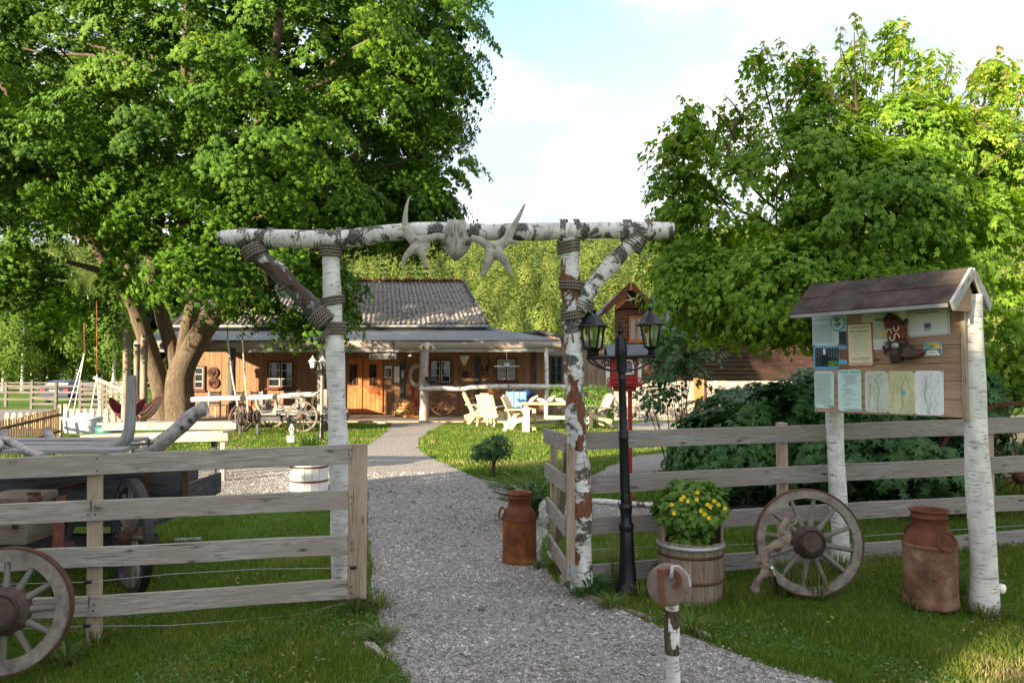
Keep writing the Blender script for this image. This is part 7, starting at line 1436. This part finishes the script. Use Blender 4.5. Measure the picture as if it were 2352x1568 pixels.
for pts, r0 in (([(14, 1040), (10, 1010), (5, 986)], .045), ([(118, 1012), (112, 998), (106, 982)], .042)):
    m = MB(); Y = 6.35 if r0 > .043 else 6.75; m.tube([at(x, y, Y) for x, y in pts], [r0, r0 * .95, r0 * .8], 10, True, .8, .2); m.build('stake', 'driftwood', ow)
m = MB(); P = smooth([at(x, y, Y) for x, y, Y in ((-60, 1045, 5.8), (-4, 1026, 5.9), (-6, 1010, 6.2), (20, 1012, 6.2), (60, 1035, 5.7), (100, 1048, 5.6))], 4); m.tube(P, .03, 9, True, 1, .2); m.build('bent_rail', 'driftwood', ow)
m = MB(); P = smooth([at(x, y, 6.1) for x, y in ((215, 1030), (262, 1025), (287, 1012), (297, 985), (301, 930), (302, 862))], 4)
n = len(P); m.tube(P, [.036 - .012 * (i / n) for i in range(n)], 4, True, 1.6, .1, up=(0, 1, 0)); m.build('upturned_runner', W_GREY, ow)
m = MB(); P = smooth([at(x, y, 6.2) for x, y in ((318, 1048), (362, 1022), (405, 988), (440, 955), (462, 940), (474, 937))], 4); n = len(P); m.tube(P, [.062 - .004 * sin(i) - .004 * (i / n) for i in range(n)], 12, True, .85, .15, seed=5); m.build('drawbar', 'driftwood', ow)
m = MB()
for x, y in ((452, 955), (437, 966), (418, 983)): m.box(at(x, y, 6.135), (.025, .012, .035), Matrix.Rotation(-.7, 3, 'Y'))
m.build('mortise', W_DARK, ow); m = MB(); m.tube([at(300, 1022, 6.0), at(345, 1018, 6.0), at(352, 1017, 6.0)], .008, 5); m.tube([at(341, 1025, 6.0), at(343, 1010, 6.0)], .008, 5); m.build('iron_pin', 'iron', ow)
# ------------------------------------------------------------------ long plank bench on the gravel
pbn = T('plank_bench', 'long pale plank trough table on legs standing on the gravel by the maple', 'bench', gnd(430, 1100))
YB2 = 12.3; m = MB(); a, b = at(235, 966, YB2 + .5), at(543, 970, YB2)
m.beam(at(235, 972, YB2 + .3), at(543, 970, YB2 + .1), .30, .04); m.beam(at(200, 1000, YB2 + .1), at(525, 991, YB2 - .25), .34, .04)
m.build('plank_top', W_PALE if 0 else W_LOG, pbn, bevel=.004)
m = MB(); m.beam(at(235, 981, YB2 + .16), at(543, 978, YB2 - .04), .03, .10); m.beam(at(200, 1011, YB2 - .06), at(524, 1003, YB2 - .42), .03, .12); m.build('apron', W_LOG, pbn, bevel=.003)
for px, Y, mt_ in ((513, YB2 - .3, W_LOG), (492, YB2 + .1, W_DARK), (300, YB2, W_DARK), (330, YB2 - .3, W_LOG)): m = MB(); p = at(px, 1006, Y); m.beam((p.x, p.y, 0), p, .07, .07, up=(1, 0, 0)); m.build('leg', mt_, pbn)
# ------------------------------------------------------------------ white planter, ornament
wb = gnd(710, 1124); wp = T('tub_planter', 'whitewashed stave tub with red rusty hoops on the sunlit gravel', 'planter', wb); m = MB(); R_ = .255; hgt = at(710, 1068, wb.y - .2).z
for k in range(16): a = 2 * pi * (k + .5) / 16; m.box(wb + Vector((cos(a), sin(a), 0)) * R_ + Vector((0, 0, hgt / 2)), (.022, 2 * pi * R_ / 16 - .003, hgt), Matrix.Rotation(a, 3, 'Z'))
m.build('staves', 'tub_white' if 0 else 'white_paint', wp, bevel=.002)
for z in (.14, .34): m = MB(); m.lathe([(R_ + .012, z - .014), (R_ + .017, z - .013), (R_ + .017, z + .013), (R_ + .012, z + .014)], wb, 28); m.build('hoop', 'rust_red', wp)
m = MB(); m.lathe([(R_ - .01, hgt - .05), (0, hgt - .03)], wb, 20); m.build('soil', 'soil', wp)
tuft('ornamental_grass', 'spiky yellow green grass growing from the whitewashed tub', wb + Vector((0, 0, hgt - .05)), 170, .56, .24, 'bright_leaf', cat='plant', w=.007)
og = T('garden_ornament', 'pale lantern like stake ornament beside the whitewashed tub', 'ornament', gnd(672, 1112)); p0 = gnd(672, 1112); YO = p0.y
m = MB(); m.tube([p0, at(672, 1020, YO)], .008, 6); m.build('stake', 'black_metal', og)
m = MB(); m.box(at(668, 1007, YO), (.10, .06, .09)); torus(m, at(670, 985, YO), .035, .008, 14); torus(m, at(670, 977, YO), .018, .006, 12); torus(m, at(670, 994, YO), .022, .006, 12); m.tube([at(670, 1005, YO), at(670, 975, YO)], .007, 6); m.build('figure', 'bone_white', og)
# ------------------------------------------------------------------ hay wagon near the saloon
YW = 21.8; hw_ = T('hay_wagon', 'low timber hay wagon with slanting stakes standing before the saloon', 'wagon', at(650, 1010, YW).xy.to_3d())
zd = at(650, 950, YW).z; x0, x1 = at(545, 0, YW).x, at(775, 0, YW).x
m = MB()
for k in range(6): m.box(((x0 + x1) / 2 + RNG.uniform(-.1, .1), YW + .1 + k * .26, zd + RNG.uniform(-.01, .01)), (x1 - x0, .24, .05))
m.build('deck', W_GREY, hw_); m = MB(); m.box(((x0 + x1) / 2, YW + .1, zd - .14), (x1 - x0 - .3, .1, .14)); m.box(((x0 + x1) / 2, YW + 1.2, zd - .14), (x1 - x0 - .3, .1, .14)); m.build('frame', W_DARK, hw_)
for (px, py, Y, rz, R) in ((694, 977, YW - .25, 0, .44), (555, 990, YW - .2, 55, .40), (625, 985, YW + 1.5, 0, .40), (770, 985, YW + 1.3, 0, .40)):
    w5 = wheel('wheel', '', R, 12, parent=hw_, hub=.085, rimh=.05, wd=.06, rim_mat=W_SPOKE, thin=1.0, hub_mat='rust_dark'); p = at(px, py, Y); p.z = max(p.z, R - .01); w5.location = p - hw_.location; w5.rotation_euler = (0, 0, radians(rz))
for a, b in (((684, 895), (702, 945)), ((642, 906), (629, 950)), ((747, 894), (748, 950)), ((588, 930), (598, 950))): m = MB(); m.beam(at(*a, YW + .05), at(*b, YW + .05), .05, .09, up=(1, 0, 0)); m.build('stake', W_LOG, hw_)
m = MB(); m.box(at(670, 942, YW + .8), (.9, .4, .06), Matrix.Rotation(.1, 3, 'Y')); m.beam(at(575, 948, YW + .2), at(640, 944, YW + .9), .2, .05); m.build('loose_board', W_LOG, hw_)
w6 = wheel('wagon_wheel', 'wheel standing on the hay wagon deck near the birch post', .33, 10, 'loose wagon wheels', hub=.06, rimh=.04, thin=.7); p = at(740, 925, YW + 1.2); place(w6, p, .5)
plain('old_leather', (.045, .028, .02), .6, scale=14, var=.6, bump=.8)
hk = T('saddle_stand', 'dark leather harness heaped on a stand behind the swing', 'harness', at(560, 975, 20.8).xy.to_3d()); m = MB()
for k in range(9):
    c = at(550 + k * 5, 958 + 6 * sin(k * 2.3), 20.7 + .05 * cos(k)); torus(m, c, .13 + .03 * sin(k * 1.7), .022, 14, .7, U=Vector((cos(k * .9), sin(k * .9), 0)))
m.build('harness', 'old_leather', hk)
m = MB(); m.beam(at(545, 950, 20.8), at(595, 950, 20.8), .12, .08); m.beam(at(552, 950, 20.8), at(550, 1002, 20.8).xy.to_3d(), .07, .07, up=(1, 0, 0)); m.beam(at(590, 950, 20.8), at(592, 1002, 20.8).xy.to_3d(), .07, .07, up=(1, 0, 0)); m.build('stand', W_DARK, hk)
# ------------------------------------------------------------------ swings
YS2 = 21.0; rs = T('rope_swing', 'log swing with knotted pale ropes hung from the maple limb', 'swing', at(557, 966, YS2))
for l in (((522, 742), (523, 780), (533, 861), (546, 930), (552, 962)), ((557, 742), (557, 780), (562, 857), (570, 946), (568, 962))):
    m = MB(); P = [at(x, y, YS2) for x, y in l]; m.tube(P[:2], .008, 5); 
    for k in range(9): torus(m, P[0].lerp(P[1], k / 8), .022, .006, 8, .6)
    m.build('chain', 'iron', rs); m = MB(); m.tube(smooth(P[1:], 3), .022, 7); m.build('rope', 'rope_pale', rs)
for l in (((548, 930), (540, 955), (552, 978), (572, 975), (574, 948)), ((543, 940), (541, 965), (548, 972))): m = MB(); m.tube(smooth([at(x, y, YS2 - .05) for x, y in l], 4), .018, 7); m.build('rope', 'rope', rs)
m = MB(); m.tube([at(561, 966, YS2 - .25), at(561, 964, YS2 + .3)], .085, 12, True, 1, .1); m.build('seat_log', 'log_end', rs)
YB3 = 17.6; bs_ = T('basket_swing', 'white wicker basket swing with a pillow hanging from the maple', 'swing', at(210, 985, YB3))
m = MB(); c = at(210, 0, YB3).x; zt, zb_ = at(0, 962, YB3).z, at(0, 991, YB3).z; n = 40
def ring(z, sc_): return [Vector((c + .38 * sc_ * (abs(cos(q)) ** .6) * (1 if cos(q) > 0 else -1), YB3 + .25 * sc_ * (abs(sin(q)) ** .6) * (1 if sin(q) > 0 else -1), z + .012 * sin(q * 2 + 1))) for q in np.linspace(0, 2 * pi, n + 1)]
for k in range(9): f_ = k / 8; m.tube(ring(zb_ + (zt - zb_) * f_, .86 + .14 * f_), .020, 5, False)
for k in range(0, n, 2): a = ring(zb_, .865)[k]; b = ring(zt, 1.01)[k]; m.tube([a, b], .012, 4)
m.box((c, YB3, zb_), (.6, .38, .02)); m.build('basket', 'wicker', bs_)
m = MB(); m.tube(ring(zt + .02, 1.03), .026, 7, False); m.build('rim', 'wicker', bs_)
m = MB(); m.tube([Vector((c - .22, YB3, zt - .02)), Vector((c - .1, YB3, zt + .03)), Vector((c + .1, YB3, zt + .03)), Vector((c + .25, YB3, zt + .0))], [.06, .12, .12, .07], 10, True, .8, .1, up=(0, 0, 1)); m.build('pillow', 'white_cloth', bs_)
rg = ring(zt, 1.0)
for (top, mid, k1, k2) in (((193, 745), (194, 812), 16, 26), ((222, 693), (223, 860), 34, 6)):
    m = MB(); a, b = at(*top, YB3 + .1), at(*mid, YB3); m.tube([a, b], .008, 5)
    for k in range(8): torus(m, a.lerp(b, k / 8), .016, .005, 8, .6)
    m.build('chain', 'rust_orange', bs_)
    for k in (k1, k2): m = MB(); m.tube([b, rg[k]], .011, 6); m.build('rope', 'white_cloth', bs_)
# poles and hammock
for px, yt, yb, Y, r, lb in ((292, 755, 1005, 20.5, .10, 'nearest of three'), (315, 790, 985, 22.2, .085, 'middle of three'), (332, 770, 985, 23.0, .10, 'rear of three')):
    p = at(px, yt, Y); log('hammock_pole', 'upright grey log pole beside the maple, %s poles' % lb, 'pole', Vector((p.x, Y, -.05)), p, r, W_POLE, 'log poles by the maple', 12, wob=.08)
YH = 21.6; hmk = T('hammock', 'striped red and white hammock slung between log pole and maple trunk', 'hammock', at(335, 950, YH))
m = MB(); nu, nv = 14, 8
tN = NT('hammock_stripes'); uv_ = tN.coord('UV'); se = tN.n.new('ShaderNodeSeparateXYZ'); tN.l.new(uv_, se.inputs[0]); st = tN.math('LESS_THAN', tN.math('FRACT', tN.math('MULTIPLY', se.outputs[1], 7.0)), .5); tN.base(tN.mix(st, (.70, .55, .47), (.50, .10, .09)), .9); MATS['hammock_stripes'] = tN.m
for i in range(nu + 1):
    f_ = i / nu; sag = 4 * f_ * (1 - f_)
    for j in range(nv + 1):
        g_2 = j / nv; a, b = at(306, 905, YH), at(368, 905, YH + .6); p = a.lerp(b, f_); wd_2 = .1 + .9 * sag ** .6; m.v.append(p + Vector((0, (g_2 - .5) * 1.0 * wd_2, -sag * .42 - (.28 * sin(pi * g_2)) * wd_2)))
for i in range(nu):
    for j in range(nv): m.face([i * (nv + 1) + j, (i + 1) * (nv + 1) + j, (i + 1) * (nv + 1) + j + 1, i * (nv + 1) + j + 1], [(i / nu, j / nv), ((i + 1) / nu, j / nv), ((i + 1) / nu, (j + 1) / nv), (i / nu, (j + 1) / nv)], True)
o = m.build('cloth', 'hammock_stripes', hmk); s = o.modifiers.new('t', 'SOLIDIFY'); s.thickness = .012
for j in range(5): m = MB(); a = at(306, 905, YH); m.tube([a + Vector((0, (j - 2) * .02, 0)), at(300, 868, YH - .3)], .008, 4); m.tube([at(368, 905, YH + .6), at(378, 880, YH + 1.2)], .01, 4); m.build('cord', 'rust_red', hmk)
hc = T('hanging_chair', 'dark red hanging cloth seat to the side of the grey log poles', 'hanging chair', at(280, 940, 20.9)); m = MB(); nu, nv = 12, 6
plain('maroon_cloth', (.12, .022, .022), .9, scale=20, var=.4)
for i in range(nu + 1):
    f_ = i / nu; sag = 4 * f_ * (1 - f_)
    for j in range(nv + 1):
        g_2 = j / nv; p = at(254, 912, 20.9).lerp(at(330, 915, 21.1), f_); m.v.append(p + Vector((0, (g_2 - .5) * .8 * (.15 + .85 * sag ** .6), -sag * .40 - .22 * sin(pi * g_2) * sag ** .5)))
for i in range(nu):
    for j in range(nv): m.face([i * (nv + 1) + j, (i + 1) * (nv + 1) + j, (i + 1) * (nv + 1) + j + 1, i * (nv + 1) + j + 1], [(0, 0)] * 4, True)
o = m.build('seat', 'maroon_cloth', hc); sd2 = o.modifiers.new('t', 'SOLIDIFY'); sd2.thickness = .015
m = MB()
for px in (258, 275, 295, 318): m.tube([at(px, 915, 20.9), at(295, 880, 20.7), at(300, 800, 20.6)], .008, 4)
m.build('cord', 'rope', hc)
gb = at(249, 1040, 14.6); gb.z = 0; gr = T('waste_bin', 'grey tub with a dark green plastic lid standing on the grass', 'bin', gb); m = MB(); z1 = at(0, 1000, 14.6).z; z2 = at(0, 978, 14.6).z; m.lathe([(0, 0), (.17, 0), (.20, z1)], gb, 20); m.build('tub', 'bucket_grey', gr); m = MB(); m.lathe([(.20, z1 - .01), (.23, z1), (.235, z2 - .04), (.21, z2), (.17, z2 + .01), (.16, z2 - .03), (0, z2 - .04)], gb, 20); m.build('lid', 'green_plastic', gr)
# ------------------------------------------------------------------ picket fences and field fences
pk = T('picket_fence', 'dark brown slim picket fence running towards the swing', 'fence', at(157, 1003, 19.9).xy.to_3d())
A1, B1 = at(160, 0, 19.9), at(-330, 0, 8.8); A1 = Vector((A1.x, 19.9, 0)); B1 = Vector((at(-150, 0, 11.2).x, 11.2, 0)); L = (B1 - A1).length; n = int(L / .19); dd = (B1 - A1).normalized(); up2 = Vector((0, 0, 1)); m = MB()
for k in range(n): p = A1 + dd * k * .19; m.beam(p + Vector((0, 0, .03)), p + Vector((0, 0, .74 + RNG.uniform(-.015, .02))), .022, .055, up=tuple(dd))
plain('picket_brown', (.13, .08, .04), .8, scale=14, var=.5); m.build('pickets', 'picket_brown', pk); m = MB()
for z in (.16, .58): m.beam(A1 + up2 * z + dd.cross(up2) * .03, B1 + up2 * z + dd.cross(up2) * .03, .035, .06)
m.build('rail', W_DARK, pk); m = MB(); m.beam(A1, A1 + up2 * .84, .09, .09, up=(1, 0, 0)); m.build('post', W_LOG, pk)
def pale_pickets(label, px0, px1, Y, h_, step, post=None):
    r = T('picket_fence', label, 'fence', at(px0, 0, Y).xy.to_3d(), 'pale round topped picket fences'); x0, x1 = at(px0, 0, Y).x, at(px1, 0, Y).x; m = MB(); x = x0; w_ = .055
    while x < x1: m.prism([(-w_, .03), (w_, .03), (w_, h_ - .05), (w_ * .7, h_ - .015), (0, h_), (-w_ * .7, h_ - .015), (-w_, h_ - .05)], (x, Y, 0), (1, 0, 0), (0, 0, 1), .025); x += step
    m.build('pickets', W_PALE, r); m = MB(); m.box(((x0 + x1) / 2, Y + .035, h_ * .65), (x1 - x0 + .1, .03, .08)); m.box(((x0 + x1) / 2, Y + .035, .12), (x1 - x0 + .1, .03, .08)); m.build('rail', W_PALE, r)
    if post: m = MB(); p = at(post, 0, Y); m.box((p.x, Y, h_ / 2 + .06), (.10, .10, h_ + .12)); m.build('post', W_PALE, r)
pale_pickets('low pale picket fence showing over the dark brown one', 40, 152, 22.5, .50, .20)
pale_pickets('low pale picket fence behind the wicker basket swing', 184, 300, 22.0, .64, .20, 173)
W_OLD = wood('old_fence_wood', (.045, .04, .036), (.12, .11, .10), (.19, .175, .16))
def ranch(name, label, px0, px1, Y, zs, step, hp, mat=None, h_=.10, group='grey rail fences of the paddock', Y1=None, posts=True):
    Y1 = Y1 or Y; a, b = at(px0, 0, Y), at(px1, 0, Y1); a = Vector((a.x, Y, 0)); b = Vector((b.x, Y1, 0)); L = (b - a).length; r = T(name, label, 'fence', a, group); mat = mat or W_OLD
    for z in zs: m = MB(); m.beam(a + Vector((0, -.05, z)), b + Vector((0, -.05, z)), .03, h_); m.build('rail', mat, r)
    for k in range(int(L / step) + 1): p = a.lerp(b, k * step / L); m = MB(); m.beam(p - Vector((0, 0, .05)), p + Vector((0, 0, hp)), .11, .11, up=(1, 0, 0)); m.build('post', mat, r)
    return r
ranch('rail_fence', 'grey three rail fence crossing the field behind the car', -300, 330, 37, (.35, .68, .98), 3.6, 1.15)
ranch('rail_fence', 'far rail fence along the edge of the birch grove', -400, 420, 56, (.45, .85), 3.2, 1.0)
ranch('paddock_gate', 'grey plank gate standing right before the parked car', 95, 152, 34.8, (.22, .50, .76, .98), 1.1, 1.2, group=None)
cr_ = ranch('corral_fence', 'dense grey corral fence of many rails near the log poles', 205, 300, 30, (.2, .4, .6, .8, 1.0, 1.2), .9, 1.35, group=None)
m = MB(); m.beam(at(215, 866, 29.9), at(290, 898, 29.9), .05, .12); m.build('brace', W_GREY, cr_)
pale_pickets('tall pale board fence far behind the corral near the maple', 248, 300, 34, 1.25, .24)
# ------------------------------------------------------------------ parked car
cb_ = at(124, 925, 41.0); cx_ = cb_.x; car = T('parked_car', 'dark blue hatchback parked behind the paddock gate', 'car', (cx_, 41.8, 0))
m = MB(); sec = [(0, .0, .30), (.03, .0, .62), (.12, .0, .78), (.45, .1, 1.14), (1.0, .12, 1.22), (2.0, .12, 1.20), (2.7, .05, .82), (3.6, .0, .72), (3.75, .0, .35)]
for (y, ins, zt) in sec:
    for x, z in ((-.76, .28), (-.78, .55), (-.76 + ins * .4, min(zt, .78)), (-.62 + 0, zt), (.62, zt), (.76 - ins * .4, min(zt, .78)), (.78, .55), (.76, .28)): m.v.append(Vector((cx_ + x, 41 + y, z)))
for i in range(len(sec) - 1):
    for k in range(8): k2 = (k + 1) % 8; m.face([i * 8 + k, (i + 1) * 8 + k, (i + 1) * 8 + k2, i * 8 + k2], [(0, 0)] * 4, True)
m.face(list(range(8)), [(0, 0)] * 8); m.face([(len(sec) - 1) * 8 + k for k in reversed(range(8))], [(0, 0)] * 8); m.build('body', 'car_paint', car)
m = MB(); m.box((cx_, 41.24, .97), (1.15, .02, .30), Matrix.Rotation(radians(-48), 3, 'X')); m.build('rear_window', 'glass_grey', car)
m = MB(); m.box((cx_, 40.97, .42), (1.58, .10, .20)); m.build('bumper', 'car_paint', car, bevel=.02)
plt = bpy.data.objects.new('licence_plate', None); bpy.data.objects.remove(plt); m = MB(); m.box((cx_, 40.98, .64), (.5, .02, .11)); lp_ = m.build('licence_plate', 'white_paint', car); lettering('KWB 316', .11, Vector((cx_, 40.965, .64)), Vector((1, 0, 0)), Vector((0, 0, 1)), 'ink_black', lp_, .42)
for s5 in (-1, 1):
    m = MB(); m.box((cx_ + s5 * .62, 40.99, .66), (.24, .05, .15)); m.build('tail_light', 'red_lens', car); m = MB(); m.box((cx_ + s5 * .88, 42.9, .80), (.18, .08, .12)); m.build('wing_mirror', 'car_paint', car, bevel=.02)
    for y in (41.65, 44.0):
        m = MB(); m.lathe([(0, -.09), (.18, -.09), (.28, -.08), (.29, 0), (.28, .08), (0, .09)], (cx_ + s5 * .70, y, .29), 20, Matrix.Rotation(pi / 2, 3, 'Y')); m.build('wheel', 'tyre_rubber', car)
